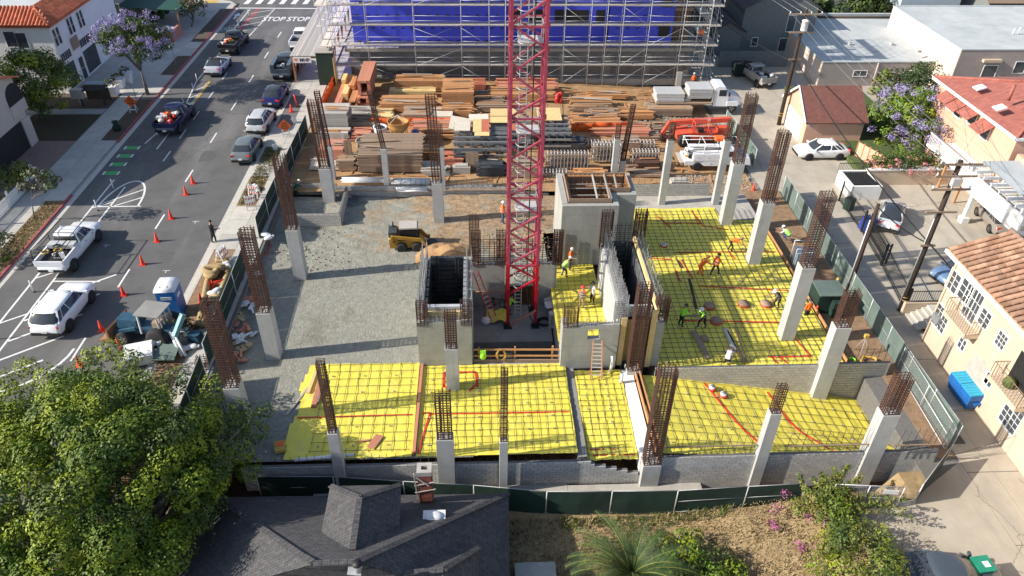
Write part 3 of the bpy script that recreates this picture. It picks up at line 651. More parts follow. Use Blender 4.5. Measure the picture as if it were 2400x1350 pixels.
def column(label, x, y, w, d, zb, zc_, zt, lean=(0, 0), nv=4, mshaft='colconc', cw=None):
    t = thing('column', label, 'column', (x, y, 0), 0, 'concrete columns with rebar cages')
    if zc_ > zb+.05:
        mb = MB(); e = .03
        mb.loft([[(sx*(w/2-a), sy*(d/2-a)+0, z) for sx, sy in ((-1, -1), (1, -1), (1, 1), (-1, 1))] for a, z in ((0, zb), (0, zc_-e), (e*.4, zc_))], smooth=False)
        mb.build('concrete_shaft', mshaft, t)
    cw = cw or (w-.14); stuff(cage_mesh(cw, max(.16, d-.14), zc_-.02, zt, lean, nv).build('rebar_cage', 'rust', t)); return t
def pcol(label, u, v, zb, vc, vt, w, d, lean=(0, 0), nv=4, zbot=None, cw=None):
    b = P(u, v, zb); x, y = b.x, b.y+d/2
    return column(label, x, y, w, d, zb if zbot is None else zbot, zv(x, b.y, vc), zv(x, y, vt), lean, nv, cw=cw)
pcol('tall left column on the grey pad nearest the small block pit', 704, 657, ZS, 541, 365, .82, .8, nv=5)
pcol('tall left column whose base stands in the fence shadow', 641, 844, ZS, 736, 537, .84, .8, nv=5)
pcol('front left column cage beside the big tree', 566, 1000, ZS, 912, 706, .84, .8, nv=5)
pcol('slim front column left of the chimney', 795, 1108, -.5, 1018, 846, .52, .5, nv=3, zbot=-2.4, cw=.34)
pcol('wide front column just right of the chimney', 1047, 1120, -.9, 1033, 918, .86, .6, nv=5, zbot=-2.3)
pcol('column standing in the yellow sheet before the left shaft', 1062, 917, ZS, 820, 728, .74, .6, nv=5)
pcol('slim front column right of the middle wall', 1180, 1120, -.9, 1038, 862, .42, .4, nv=3, zbot=-2.3, cw=.3)
pcol('front column stub with the thick dark cage at the ramp corner', 1525, 1115, -1.3, 1093, 862, .98, .7, nv=6, zbot=-2.4)
pcol('slim pale front column in the middle of the ramp wall', 1768, 1135, -2.2, 972, 902, .58, .5, nv=3, zbot=-3.2, cw=.42)
pcol('wide pale front column near the alley corner', 2030, 1110, -1.6, 975, 880, .9, .7, nv=5, zbot=-2.8)
pcol('wide pale column in the tan wall end', 1921, 930, -2.2, 770, 682, .92, .7, nv=5, zbot=-3.0)
pcol('long pale column on the right slab next to the transformer box', 1845, 800, ZR, 630, 450, .84, .8, nv=5)
pcol('long pale column between the workers and the alley fence', 1767, 622, ZR, 478, 306, .84, .8, nv=5)
pcol('long pale column at the far corner of the right slab', 1702, 530, ZR, 386, 220, .84, .8, nv=5)
pcol('slim pale column left of the utility truck cab', 1677, 480, ZR, 332, 283, .5, .5, nv=3)
pcol('slim pale column behind the utility truck bed', 1551, 480, ZR, 332, 285, .5, .5, nv=3)
pcol('slim pale column behind the boxed concrete core', 1440, 405, .2, 328, 290, .5, .5, nv=3, zbot=-.4)
pcol('short pale column with tall loose cage behind the core', 1458, 405, .1, 378, 245, .5, .5, (.35, 0), 4, zbot=-.4)
pcol('grey column in the middle of the sandy pad', 1029, 525, ZS, 431, 222, .8, .75, (-.2, 0), 4)
pcol('slim grey column behind the pad in front of the frames', 1039, 455, -.2, 347, 290, .4, .4, nv=3)
pcol('slim grey column in the wall below the concrete buckets', 908, 452, -.3, 350, 215, .46, .45, (-.7, .2), 3)
pcol('broad grey column rising from the small block pit', 772, 480, -.5, 397, 235, .9, .8, (-.2, 0), 5)
pcol('slim grey column at the back corner of the small pit', 779, 420, .2, 346, 212, .52, .5, (-.3, 0), 3, zbot=-.5)
pcol('bare rebar cage standing before the right stair shaft', 1486, 880, ZS, 872, 668, .9, .8, nv=6)
pcol('short dark rebar cage stub half hidden by the big tree', 475, 880, -.2, 879, 838, .7, .7, nv=4)
# wooden battens and forms beside the strips
def plank(name, a, b, w, h, m, label, cat='timber', group=None): return tag(MB().bar(a, b, w, h).build(name, m), label, cat, group)
plank('timber_batten', (-3.62, 26.9, ZS+.12), (-3.55, 34.1, ZS+.12), .16, .2, 'woodpink', 'long reddish timber batten lying between two yellow sheets')
strip = slab('concrete_strip', 8.5, 9.2, 26.4, 33.2, -1.6, -.42, 'plaster')
plank('form_board', (9.35, 26.6, -.3), (9.3, 33.0, -.3), .06, .3, 'wood', 'inner orange form board along the white concrete strip', 'timber')
plank('form_board', (9.62, 26.6, -.25), (9.55, 33.4, -.25), .06, .3, 'wood', 'outer orange form board along the white concrete strip', 'timber')
plank('form_board', (22.6, 33.4, ZR), (22.5, 50, ZR), .06, .3, 'wood', 'long orange form board on the alley side of the right slab', 'timber')

# ------------------------------------------------------------------ cores and crane pit
def curtain(name, parent, p0, p1, z0, h, sp=.22, spz=.25, m='rebar', th=.3, w=.022, bright=False):
    """double layer of wall bars between two points"""
    mb = MB(); p0, p1 = Vector(p0), Vector(p1); d = (p1-p0); L = d.length; d /= L; n = Vector((-d.y, d.x))
    for s in (-1, 1):
        k = 0.0
        while k < L:
            q = p0+d*k+n*(s*th/2); mb.bar((q.x, q.y, z0), (q.x+random.uniform(-.05, .05), q.y+random.uniform(-.05, .05), z0+h+random.uniform(-.25, .15)), w); k += sp
        z = z0+.1
        while z < z0+h-.1:
            a = p0+n*(s*th/2); b = p1+n*(s*th/2); mb.bar((a.x, a.y, z), (b.x, b.y, z), w); z += spz
    return stuff(mb.build(name, m, parent))
def seamed(mb, x0, x1, y0, y1, z0, z1): mb.b(x0, x1, y0, y1, z0, z1)
# left shaft
c1 = thing('concrete_shaft_core', 'left open concrete shaft with dark forms inside and rebar curtains', 'shaft', (-2.05, 37.3, 0))
def lp(*a): return a
mb = MB(); mb.T = Matrix.Translation((2.05, -37.3, 0))
mb.b(-3.7, -.5, 33.9, 34.25, -.5, 2.95); mb.build('front_wall', 'concrete', c1)
mb = MB(); mb.T = Matrix.Translation((2.05, -37.3, 0)); mb.b(-3.7, -3.35, 34.26, 41.0, -.5, 2.75); mb.b(-.8, -.45, 34.26, 41.0, -3.4, 2.75); mb.b(-3.34, -.81, 40.7, 41.0, -.5, 2.75); mb.build('side_walls', 'concrete', c1)
def offs(pts): return [(p[0]+2.05, p[1]-37.3, p[2]) if len(p) == 3 else (p[0]+2.05, p[1]-37.3) for p in pts]
curtain('wall_bars', c1, *offs([(-3.5, 34.6), (-3.5, 40.9)]), 2.7, 1.5, .2, .22, 'steelgrey')
curtain('wall_bars', c1, *offs([(-.65, 34.6), (-.65, 40.9)]), 2.7, 1.2, .22, .25, 'steelgrey')
curtain('wall_bars', c1, *offs([(-3.5, 34.08), (-.7, 34.08)]), 2.9, .55, .25, .25, 'steelgrey')
for (x, y) in [(-3.35, 34.1), (-.8, 34.1), (-.3, 41.6)]:
    q = cage_mesh(.62, .42, 2.7, 4.4 if y < 40 else 5.6, nv=4).build('corner_cage', 'rust', c1, (x+2.05, y-37.3, 0)); stuff(q)
for s, x in ((1, -3.28), (-1, -.87)):
    for k in range(6):
        y = 34.9+k*.98
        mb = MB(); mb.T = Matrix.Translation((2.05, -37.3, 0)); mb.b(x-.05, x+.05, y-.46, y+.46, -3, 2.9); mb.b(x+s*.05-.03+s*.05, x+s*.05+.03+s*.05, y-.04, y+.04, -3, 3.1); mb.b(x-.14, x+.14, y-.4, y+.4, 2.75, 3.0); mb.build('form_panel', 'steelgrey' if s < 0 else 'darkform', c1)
for k in range(16):
    mb = MB(); mb.T = Matrix.Translation((2.05, -37.3, 0)); z = 3.0-k*.36; mb.b(-3.15, -1.0, 40.35, 40.6, z-.14, z+.12); mb.build('waler', 'darkform', c1)
for x in (-2.75, -1.45):
    for dx in (-.09, .09):
        mb = MB(); mb.T = Matrix.Translation((2.05, -37.3, 0)); mb.b(x+dx-.04, x+dx+.04, 40.2, 40.34, -3, 3.3); mb.build('strongback', 'darkform', c1)
mb = MB(); mb.T = Matrix.Translation((2.05, -37.3, 0)); mb.b(-3.1, -1.05, 34.4, 34.5, 2.2, 3.35); mb.build('ply_closure', 'ply', c1)
mb = MB(); mb.T = Matrix.Translation((2.05, -37.3, 0)); mb.b(-3.1, -1.05, 34.75, 35.0, 3.1, 3.45); mb.b(-3.1, -1.05, 34.76, 34.98, 2.6, 2.9); mb.build('waler', 'galv', c1)
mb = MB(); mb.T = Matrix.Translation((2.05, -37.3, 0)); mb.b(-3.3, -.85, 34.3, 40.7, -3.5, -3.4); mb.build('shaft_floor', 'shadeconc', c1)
# room wall with the square opening
w2 = thing('room_wall', 'smooth concrete wall with a square opening and a ladder against it', 'wall')
mb = MB(); mb.b(4.83, 6.35, 33.55, 33.9, -.55, 2.75); mb.b(6.35, 7.05, 33.55, 33.9, -.55, 1.75); mb.b(6.35, 7.05, 33.55, 33.9, 2.5, 2.75); mb.b(7.05, 8.2, 33.55, 33.9, -.55, 2.75); mb.build('wall_panel', 'concrete', w2)
mb = MB(); mb.b(4.83, 5.15, 33.91, 34.5, -1.9, 2.7); mb.build('wall_return', 'concrete', w2)
stuff(cage_mesh(.8, .4, 2.7, 4.1, nv=5).build('corner_cage', 'rust', w2, (5.3, 33.75, 0)))
curtain('wall_bars', w2, (5.8, 33.73), (8.1, 33.73), 2.7, .4, .22, .25, 'steelgrey')
# right stair shaft
c2 = thing('concrete_shaft_core', 'right stair shaft with plywood front form and tall bar curtains', 'shaft')
mb = MB(); mb.b(8.25, 8.6, 34.0, 42.2, -.5, 2.9); mb.build('left_wall', 'colconc', c2)  # paler than right_wall: the brightness of its sunlit face is in the colour
mb = MB(); mb.b(10.35, 10.85, 33.6, 34.4, -.5, 2.9); mb.b(10.5, 10.85, 34.41, 42.2, -.5, 2.9); mb.b(8.61, 10.49, 41.9, 42.2, -.5, 2.6); mb.build('right_wall', 'concrete', c2)
mb = MB(); mb.b(8.3, 8.62, 33.7, 33.76, -.5, 3.2); mb.build('form_side', 'ply', c2); mb = MB(); mb.b(10.0, 10.32, 33.5, 33.56, -.5, 3.9); mb.build('form_side', 'ply', c2)
mb = MB(); mb.b(8.62, 10.05, 34.1, 34.15, -.5, 2.75); mb.build('ply_form', 'formply', c2)
mb = MB(); mb.b(10.25, 10.4, 33.6, 41.5, 3.6, 3.9); mb.build('form_side', 'ply', c2)
for k in range(5): MB().b(8.65, 10.2, 34.4, 34.62, 2.75+k*.17, 2.83+k*.17).build('waler', 'galv', c2)
for k in range(15): MB().b(8.75, 10.3, 41.5, 41.75, 3.1-k*.38, 3.38-k*.38).build('waler', 'darkform', c2)
for k in range(7):
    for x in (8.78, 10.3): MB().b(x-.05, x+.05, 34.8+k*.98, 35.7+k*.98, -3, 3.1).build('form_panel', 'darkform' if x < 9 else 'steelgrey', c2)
for x in (9.9, 10.1): MB().b(x-.04, x+.04, 41.3, 41.45, -3, 3.6).build('strongback', 'darkform', c2)
curtain('wall_bars', c2, (8.55, 34.2), (8.55, 42), 2.8, 1.5, .17, .22, 'steelgrey'); curtain('wall_bars', c2, (10.75, 34.2), (10.75, 42), 2.8, 1.3, .17, .22, 'steelgrey')
curtain('wall_bars', c2, (8.9, 42.1), (10.5, 42.1), 2.4, 2.2, .3, .35, 'rebar')
for (x, y, zt, m) in [(8.5, 42, 5.6, 'rust'), (10.75, 42, 5.6, 'rust'), (8.3, 34.1, 4.0, 'steelgrey'), (10.65, 34.0, 4.6, 'rust')]: stuff(cage_mesh(.72, .5, 2.7, zt, nv=5).build('corner_cage', m, c2, (x, y, 0)))
MB().b(8.62, 10.35, 34.2, 41.8, -3.5, -3.3).build('shaft_floor', 'shadeconc', c2)
for i in range(24):   # loose starter bars right of the shaft
    pass
# boxed core behind
c3 = thing('boxed_core', 'tall L-shaped concrete core with rusty brown timber forms inside', 'shaft')
ZT = 4.45
mb = MB(); mb.b(5.8, 9.75, 44.55, 44.9, -.5, ZT); mb.build('front_wall', 'concrete', c3)
mb = MB(); mb.b(5.8, 6.2, 44.91, 49.3, -.5, ZT+.02); mb.b(6.21, 11.25, 48.95, 49.3, -.5, ZT); mb.b(9.4, 9.75, 44.91, 46.4, -.5, ZT); mb.b(9.76, 11.25, 46.1, 46.4, -.5, ZT-.02); mb.b(10.95, 11.25, 46.41, 48.94, -.5, ZT); mb.build('side_walls', 'concrete', c3)
for (a, b) in [((6.3, 45.05), (9.3, 45.05)), ((6.3, 45.05), (6.3, 48.85)), ((6.3, 48.85), (10.85, 48.85)), ((10.85, 46.55), (10.85, 48.85)), ((9.3, 45.05), (9.3, 46.55)), ((9.3, 46.55), (10.85, 46.55))]:
    MB().bar((*a, 2.3), (*b, 2.3), .05, 4.9).build('form_panel', 'wooddull', c3)
    d = Vector(b)-Vector(a); n = int(d.length/.35)
    for i in range(n+1):
        q = Vector(a)+d*(i/max(1, n)); c = Vector((8.2, 47)); e = (c-q).normalized()*.07; MB().box((q.x+e.x, q.y+e.y, 2.3), (.06, .06, 4.7)).build('stud', 'wood', c3)
for z in (4.55, 3.7, 2.8, 1.9):
    MB().bar((6.45, 48.7, z), (10.7, 48.7, z), .09).build('waler', 'wood', c3); MB().bar((6.45, 45.2, z), (6.45, 48.6, z), .09).build('waler', 'wood', c3)
for (x, z) in [(8.3, 4.6), (9.15, 4.65), (9.9, 4.6)]: MB().bar((x, 45.1 if x < 9.2 else 46.6, z), (x+.1, 48.8, z), .1).build('strut', 'woodgrey', c3)
for (y, z) in [(46.3, 4.3), (47.3, 4.3), (48.1, 4.2)]: MB().bar((6.4, y, z), (9.2 if y < 46.5 else 10.8, y, z), .06).build('strut', 'woodgrey', c3)
MB().b(6.3, 10.8, 45, 48.9, -.4, -.3).build('shaft_floor', 'shadeconc', c3)
stuff(cage_mesh(.5, .42, -.4, 2.7, nv=4).build('corner_cage', 'rust', c3, (5.6, 44.2, 0)))
# crane pit
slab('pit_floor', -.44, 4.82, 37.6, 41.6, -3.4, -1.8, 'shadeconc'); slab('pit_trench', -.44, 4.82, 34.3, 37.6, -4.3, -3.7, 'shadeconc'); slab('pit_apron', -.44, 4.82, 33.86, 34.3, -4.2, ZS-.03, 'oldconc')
pw = thing('pit_back_wall', 'concrete wall behind the crane mast with a doorway and bars above', 'wall')
mb = MB(); mb.b(-.44, 1.75, 41.6, 41.9, -1.9, 1.68); mb.b(3.75, 5.3, 41.6, 41.9, -1.9, 1.68); mb.build('wall_panel', 'concrete', pw)
curtain('wall_bars', pw, (-.4, 41.75), (5.2, 41.75), 1.6, 2.1, .36, .36, 'rebar', w=.026)
for x in (-.2, 1.5, 5.3): stuff(cage_mesh(.6, .35, 1.6, 4.3, nv=4).build('corner_cage', 'rust', pw, (x, 41.75, 0)))
# crane mast
tc = thing('tower_crane_mast', 'red lattice tower crane mast rising out of the pit', 'crane', (2.8, 40.1, 0))
hw = .93; zl = [-1.75, zv(1.9, 39.15, 690), zv(1.9, 39.15, 655), zv(1.9, 39.15, 620), zv(1.9, 39.15, 585), zv(1.9, 39.15, 545), zv(1.9, 39.15, 506), zv(1.9, 39.15, 461), zv(1.9, 39.15, 419), zv(1.9, 39.15, 375), zv(1.9, 39.15, 328), zv(1.9, 39.15, 275), zv(1.9, 39.15, 228), zv(1.9, 39.15, 173), zv(1.9, 39.15, 115), zv(1.9, 39.15, 58)]
step_ = zl[-1]-zl[-2]
while zl[-1] < 30: zl.append(zl[-1]+1.27)
zj = zl[3]
for sx in (-1, 1):
    for sy in (-1, 1):
        MB().box((sx*hw, sy*hw, (zj-1.9)/2), (.2, .2, zj+1.9)).build('mast_leg', 'crane', tc); MB().box((sx*hw, sy*hw, (zj+30)/2), (.18, .18, 30-zj)).build('mast_leg', 'craneold', tc)
        mb = MB(); mb.box((sx*hw, sy*hw, -1.78), (.55, .55, .06)); mb.box((sx*hw, sy*hw, -1.6), (.3, .3, .3)); mb.build('anchor_shoe', 'rubber', tc)
for i in range(1, len(zl)-1):
    a, b = zl[i], zl[i+1]; m = 'crane' if b <= zj+.1 else 'craneold'; lr = 1 if i % 2 else -1
    for sy in (-1, 1): MB().bar((-lr*hw, sy*hw, a), (lr*hw, sy*hw, b), .12, .1).build('mast_brace', m, tc)
    for sx in (-1, 1): MB().bar((sx*hw, -lr*hw, a), (sx*hw, lr*hw, b), .12, .1).build('mast_brace', m, tc)
    if i % 4 == 3:
        for sy in (-1, 1): MB().bar((-hw, sy*hw, a-.12), (hw, sy*hw, a-.12), .11, .1).build('mast_girt', m, tc)
        for sx in (-1, 1): MB().bar((sx*hw, -hw, a-.12), (sx*hw, hw, a-.12), .11, .1).build('mast_girt', m, tc)
    for sx in (-1, 1): mb = MB(); mb.box((sx*(hw+.12), -hw, a), (.08, .1, .28)); mb.build('pin_lug', m, tc)
pl = [zv(2.5, 39.5, 104), zv(2.5, 39.5, 318), zv(2.5, 39.5, 500), 20.5]
for i, z in enumerate(pl):
    mb = MB(); mb.box((.15, .25, z), (1.35, 1.2, .05)); mb.build('rest_platform', 'galv', tc)
    r = MB()
    for x in (-.5, .8):
        for y in (-.3, .8): r.bar((x, y, z), (x, y, z+1), .04)
    r.bar((-.5, .8, z+1), (.8, .8, z+1), .04); r.bar((-.5, .8, z+.5), (.8, .8, z+.5), .04); r.bar((.8, -.3, z+1), (.8, .8, z+1), .04); r.build('guard_rail', 'galv', tc)
lad = MB()
for x in (-.42, .0): lad.bar((x, -.1, -1.5), (x, -.1, 29), .05)
z = -1.2
while z < 29: lad.bar((-.42, -.1, z), (0, -.1, z), .03); z += .3
lad.build('ladder', 'galv', tc); z = 1.2; hpm = MB().tube([(-.21+.36*math.cos(t), -.1-.55*math.sin(t), 0) for t in [math.pi*i/8 for i in range(9)]], .018, 4).mesh('ladder_hoop', 'galv')
while z < 29:
    link('ladder_hoop', hpm, tc, (0, 0, z)); z += .85
cb = MB(); cb.tube([(.32, -.55, z+.0) for z in (29, 20, 10, 4, 1.2)]+[(.36, -.6, .3), (.55, -.9, -.9), (.9, -1.2, -1.6)], .035, 6); cb.build('power_cable', 'rubber', tc)
MB().bar((-.8, -hw-.1, -1.6), (.9, -hw-.3, -.2), .12, .1).build('kicker_brace', 'woodpink', tc)
# ------------------------------------------------------------------ fences round the site
def fence(label, pts, h=1.85, m='mesh', sp=3.0, gate=False, lean=0.0, name='construction_fence'):
    """screened panel fence along ground points: posts, rails and one screen per bay"""
    t = thing(name, label, 'fence', pts[0]); o = Vector(pts[0]); P0 = [Vector(p)-o for p in pts]
    for a, b in zip(P0[:-1], P0[1:]):
        d = b-a; n = max(1, round(d.length/sp)); up = Vector((0, 0, h)); nn = Vector((-d.y, d.x, 0)).normalized()*lean
        for i in range(n):
            p, q = a+d*(i/n), a+d*((i+1)/n); s = (q-p).normalized()*.04; jt = Vector((random.uniform(-.05, .05), random.uniform(-.05, .05), 0))
            MB().tube([p, p+up+nn], .03, 6).build('post', 'galv', t)
            r = MB(); r.tube([p+up+nn, q+up+nn], .02, 5); r.tube([p+up*.06, q+up*.06], .02, 5); r.tube([p+up*.52+nn*.5, q+up*.52+nn*.5], .015, 5); r.build('rail', 'scaf', t)
            mid = (p+q)/2+jt; th = Vector((-d.y, d.x, 0)).normalized()*.012
            sc = MB(); ks = [0, .25, .5, .75, 1]; sec = []
            for k in ks:
                w = p+s+(q-p-2*s)*k; bow = th*6*math.sin(k*math.pi)*random.uniform(-.8, 1)
                sec.append([w+up*.03+bow, w+up*.5+nn*.5+bow*1.4, w+up*.98+nn+bow*.3, w+up*.98+nn+bow*.3+th, w+up*.5+nn*.5+bow*1.4+th, w+up*.03+bow+th])
            sc.loft(sec, smooth=False); sc.build('screen', m, t)
    MB().tube([P0[-1], P0[-1]+Vector((0, 0, h))], .03, 6).build('post', 'galv', t)
    return t
M['mesh2'].node_tree.nodes['Principled BSDF'].inputs['Alpha'].default_value = .86
fence('long green screened fence between the site and the alley', [(26.0, 26.9, ZA), (26.05, 41, ZA), (26.1, 55.4, ZA)], m='mesh2')
fence('short green fence stretch by the parked flatbed truck', [(25.2, 60.5, ZA), (25.0, 69.5, ZA-.1)], m='mesh2')
fence('green fence bay turning the corner at the alley', [(24.9, 25.75, -1.15), (22.1, 23.3, -1.25)], m='mesh')
fr_pts = [P(u, v, zz) for u, v, zz in [(1890, 1133, -.05), (1755, 1140, -.35), (1590, 1150, -.6), (1282, 1152, -.85), (1110, 1137, -.85), (945, 1128, -.85), (780, 1117, -.85), (600, 1117, -.85)]]
fence('long dark green fence along the foot of the front block walls', [p-Vector((0, 0, 1.85)) for p in fr_pts], m='mesh', sp=4.3)
fence('green screened fence between pavement and small block pit', [(SWR-.1, 47.6, .1), (SWR+.1, 56.5, .1), (SWR+.3, 66, .1)], m='mesh')
fence('grey screened fence on the pavement beside the grey pad', [(SWR+.1, 33.6, .1), (SWR-.1, 44.2, .1)], m='mesh', sp=3.3)
fence('short grey fence bay near the chequered rebar stub', [(SWR+.4, 27, .1), (SWR+.25, 32.6, .1)], m='mesh', sp=3.3)
def chainlink(label, a, b, h=1.8, name='chain_link_gate', sp=.09, sign=True):
    t = thing(name, label, 'gate', a); b = Vector(b)-Vector(a); d = b.normalized(); L = b.length; mb = MB(); up = Vector((0, 0, h))
    fr = MB()
    for k in (0, .5, 1): fr.tube([b*k, b*k+up], .03, 6)
    for z in (0.05, .5, 1): fr.tube([up*z, b+up*z], .026, 6)
    fr.build('gate_frame', 'galv', t)
    k = -h
    while k < L:
        for s in (1, -1):
            x0, x1 = k, k+h; za, zb = 0, h
            if x0 < 0: za, x0 = -x0, 0
            if x1 > L: zb, x1 = h-(x1-L), L
            if s < 0: za, zb = h-za, h-zb
            mb.bar(d*x0+Vector((0, 0, za)), d*x1+Vector((0, 0, zb)), .008)
        k += sp*1.4
    stuff(mb.build('wire_mesh', 'steelgrey', t))
    if sign:
        s = MB().box(tuple(d*(L*.82)+up*.8+Vector((0, -.05, 0))), (.75, .02, .32), math.atan2(d.y, d.x)).build('warning_sign', 'white', t)
    return t
chainlink('leaning chain link gate panel with a white warning sign', P(1960, 1135, .55)-Vector((0, 0, 1.8)), P(2122, 1142, .6)-Vector((0, 0, 1.8)))
chainlink('chain link fence bay beside the alley drain at the corner', (25.6, 26.8, ZA), (25.95, 33.4, ZA), sign=False, name='chain_link_fence')
# orange plastic safety fence
def plastic(label, pts, h=1.0):
    mb = MB()
    for a, b in zip(pts[:-1], pts[1:]):
        a, b = Vector(a), Vector(b); n = max(2, int((b-a).length/.4)); sec = []
        for i in range(n+1):
            p = a+(b-a)*(i/n); w = .06*math.sin(i*1.7); sec.append([p+Vector((w, w, 0)), p+Vector((-w, .05, h*.5)), p+Vector((w, -w, h+.05*math.sin(i))), p+Vector((w+.02, -w+.02, h+.05*math.sin(i))), p+Vector((-w+.02, .07, h*.5)), p+Vector((w+.02, w+.02, 0))])
        mb.loft(sec)
    return tag(mb.build('safety_fence', 'orange'), label, 'fence', 'orange plastic fences')
plastic('orange plastic fence at the street side of the timber yard', [(-15.5, 70.2, .1), (-15.2, 79, .1)])
plastic('orange plastic fence behind the concrete buckets', [P(868, 298, .1), P(1070, 296, .1)], .9); plastic('orange plastic fence behind the bracketed form stacks', [P(1338, 310, -.2), P(1470, 306, -.3)], .9)

# ------------------------------------------------------------------ timber yard
BM = {}
def board(L, w, h, m):
    k = (round(L, 2), w, h, m)
    if k not in BM: BM[k] = MB().box((0, 0, 0), (L, w, h)).mesh('board', m)
    return BM[k]
def bundle(label, u0, u1, v, dep, h, m='wood', run='x', bw=.24, bh=.12, z=None, name='timber_bundle', gap=.012, mess=.1, lift=0.0, top=None):
    """stack of boards: front bottom edge from pixel u0 to u1 on row v, dep metres deep, h high"""
    z0 = z if z is not None else zlum(P((u0+u1)/2, v, 0).x)+.12
    if run == 'x' and z is None: dep *= 1.45; h *= 1.5
    a, b = P(u0, v, z0), P(u1, v, z0); d = b-a; W = d.length; rz = math.atan2(d.y, d.x)
    t = thing(name, label, 'timber', a+Vector((0, 0, lift)), rz, 'timber in the back yard')
    L, A = (W, dep) if run == 'x' else (dep, W)
    nw, nh = max(1, round(A/bw)), max(1, round(h/bh)); bw_, bh_ = A/nw, h/nh
    me = board(L, round(bw_-gap, 3), round(bh_-gap*.6, 3), m)
    for k in range(nh):
        for i in range(nw):
            if nh > 1 and 0 < k < nh-1 and 0 < i < nw-1: continue
            if k == nh-1 and random.random() < mess: continue
            e = random.uniform(-mess, mess); c = (i+.5)*bw_; zz = (k+.5)*bh_
            o = link('board', me, t, (W/2+e, c, zz) if run == 'x' else (c, dep/2+e, zz), 0 if run == 'x' else math.pi/2)
            o.rotation_euler.z += random.uniform(-.006, .006)*(1+mess*8)
    for i in range(3 if run == 'x' and z is None else 0):
        o = link('board', board(round(L*random.uniform(.35, .8), 1), .14, .05, random.choice((m, 'wooddull', 'wood', 'woodgrey'))), t, (W*random.uniform(.25, .75), dep*random.uniform(.1, .9), h+.03+.05*i), random.uniform(-.14, .14))
    if top:
        MB().box((W/2, dep/2, h+.03), (W*.98, dep*.96, .04)).build('top_sheet', top, t)
    for k in (.22, .78):
        MB().b(W*k-.04, W*k+.04, .02, dep-.02, -.12, -.01).build('bearer', 'wooddull', t) if run == 'x' else MB().b(.02, W-.02, dep*k-.04, dep*k+.04, -.12, -.01).build('bearer', 'wooddull', t)
    return t
def tall(label, u0, u1, v, dep, h, m, **k): return bundle(label, u0, u1, v, dep, h, m, 'y', **k)
tall('tall strapped pink timber bundle, highest in the yard', 842, 872, 243, 5.6, 1.5, 'woodpink', bw=.3, bh=.25, lift=.9, mess=.03)
tall('pink timber bundle under the tallest one', 838, 866, 247, 5.0, .8, 'woodpink', bw=.3)
tall('golden beam bundle nearest the orange street fence', 802, 816, 235, 5.4, .7, 'ply', bw=.3, bh=.3)
tall('loose pink planks against the orange street fence', 783, 799, 249, 5.6, .3, 'woodpink', mess=.25); tall('short dark beams between two left bundles', 818, 838, 250, 3.0, .5, 'wood', mess=.2)
tall('short raised beams at the far left of the yard', 803, 813, 212, 1.8, 1.2, 'ply', bw=.35, bh=.3); tall('pair of short beams beside the raised ones', 818, 832, 220, 2.6, .9, 'wood', bw=.4, bh=.3)
bundle('long pale beam bundle below the scaffold', 925, 1042, 214, 1.3, .75, 'wood', bh=.25); bundle('long bright beams lying before the pale bundle', 912, 1020, 227, .8, .4, 'ply', bw=.4, bh=.2)
bundle('single plank bundle in the shade of the tall one', 925, 995, 241, .5, .2, 'wood', mess=.3); bundle('low wide board bundle in the left middle of the yard', 890, 1020, 262, 1.6, .55, 'wood', mess=.2)
bundle('square orange beam stack left of the crane mast', 1036, 1110, 252, 2.6, 1.1, 'wood', bh=.22, bw=.2); bundle('red edged beams behind the orange stack', 1056, 1138, 214, 1.3, .5, 'plyred', bh=.25)
bundle('dull boards between the orange stack and the mast', 1085, 1180, 240, 1.2, .35, 'wooddull', mess=.25); bundle('tan beam stack left of the plywood table', 1036, 1108, 274, 1.2, .5, 'wood', mess=.2)
bundle('pink boards behind the crane mast', 1165, 1306, 218, 1.6, .5, 'woodpink', mess=.2); bundle('orange boards just left of the mast', 1148, 1300, 236, 1.5, .45, 'wood', mess=.2)
bundle('low orange beams right of the mast by the sand', 1338, 1436, 250, 1.0, .35, 'wood', mess=.15); bundle('mixed boards and pipes right of the plywood deck', 1340, 1430, 262, .8, .3, 'wooddull', mess=.4)
bundle('dull beam bundle in front of the flatbed truck', 1518, 1622, 272, 1.5, .5, 'wooddull', bh=.25, bw=.35); bundle('tan boards left of the flatbed beams', 1440, 1530, 280, 1.3, .3, 'wood', mess=.25)
bundle('boards on the orange fence right of the mast', 1342, 1452, 296, 1.4, .4, 'wood', mess=.2); bundle('pink planks right of the bracketed forms', 1386, 1520, 320, 1.5, .35, 'woodpink', mess=.3)
bundle('dark plank pile by the pallets', 1380, 1450, 277, 1.0, .3, 'wooddull', mess=.4); bundle('loose boards below the pallets', 1500, 1570, 325, .9, .2, 'wooddull', mess=.45)
bundle('reddish beams in the left middle row', 748, 806, 280, 1.4, .5, 'plyred', bh=.25); bundle('grey scaffold planks in the left middle row', 806, 868, 283, 1.3, .5, 'woodgrey', mess=.25)
bundle('flat tan boards behind the orange band', 862, 918, 282, 1.4, .25, 'ply', mess=.2); bundle('wide tan plank pack behind the concrete buckets', 945, 1012, 284, 1.7, .45, 'wooddull', bw=.5)
bundle('pale plank pack beside the wide tan one', 1012, 1062, 286, 1.6, .4, 'plywhite', bw=.5); bundle('dark plank offcuts left of the buckets', 815, 875, 305, 1.6, .45, 'wooddull', mess=.5)
bundle('long salmon boards behind the blue barrel', 965, 1075, 312, 1.3, .4, 'woodpink', mess=.2); bundle('second row of salmon boards behind the blue barrel', 985, 1080, 326, 1.0, .35, 'wood', mess=.2)
bundle('weathered beam stack at the left edge of the yard', 744, 818, 312, 1.7, 1.3, 'woodgrey', bh=.26, bw=.4); bundle('weathered beams under the left edge stack', 746, 818, 330, .9, .5, 'woodgrey', bh=.25, bw=.3)
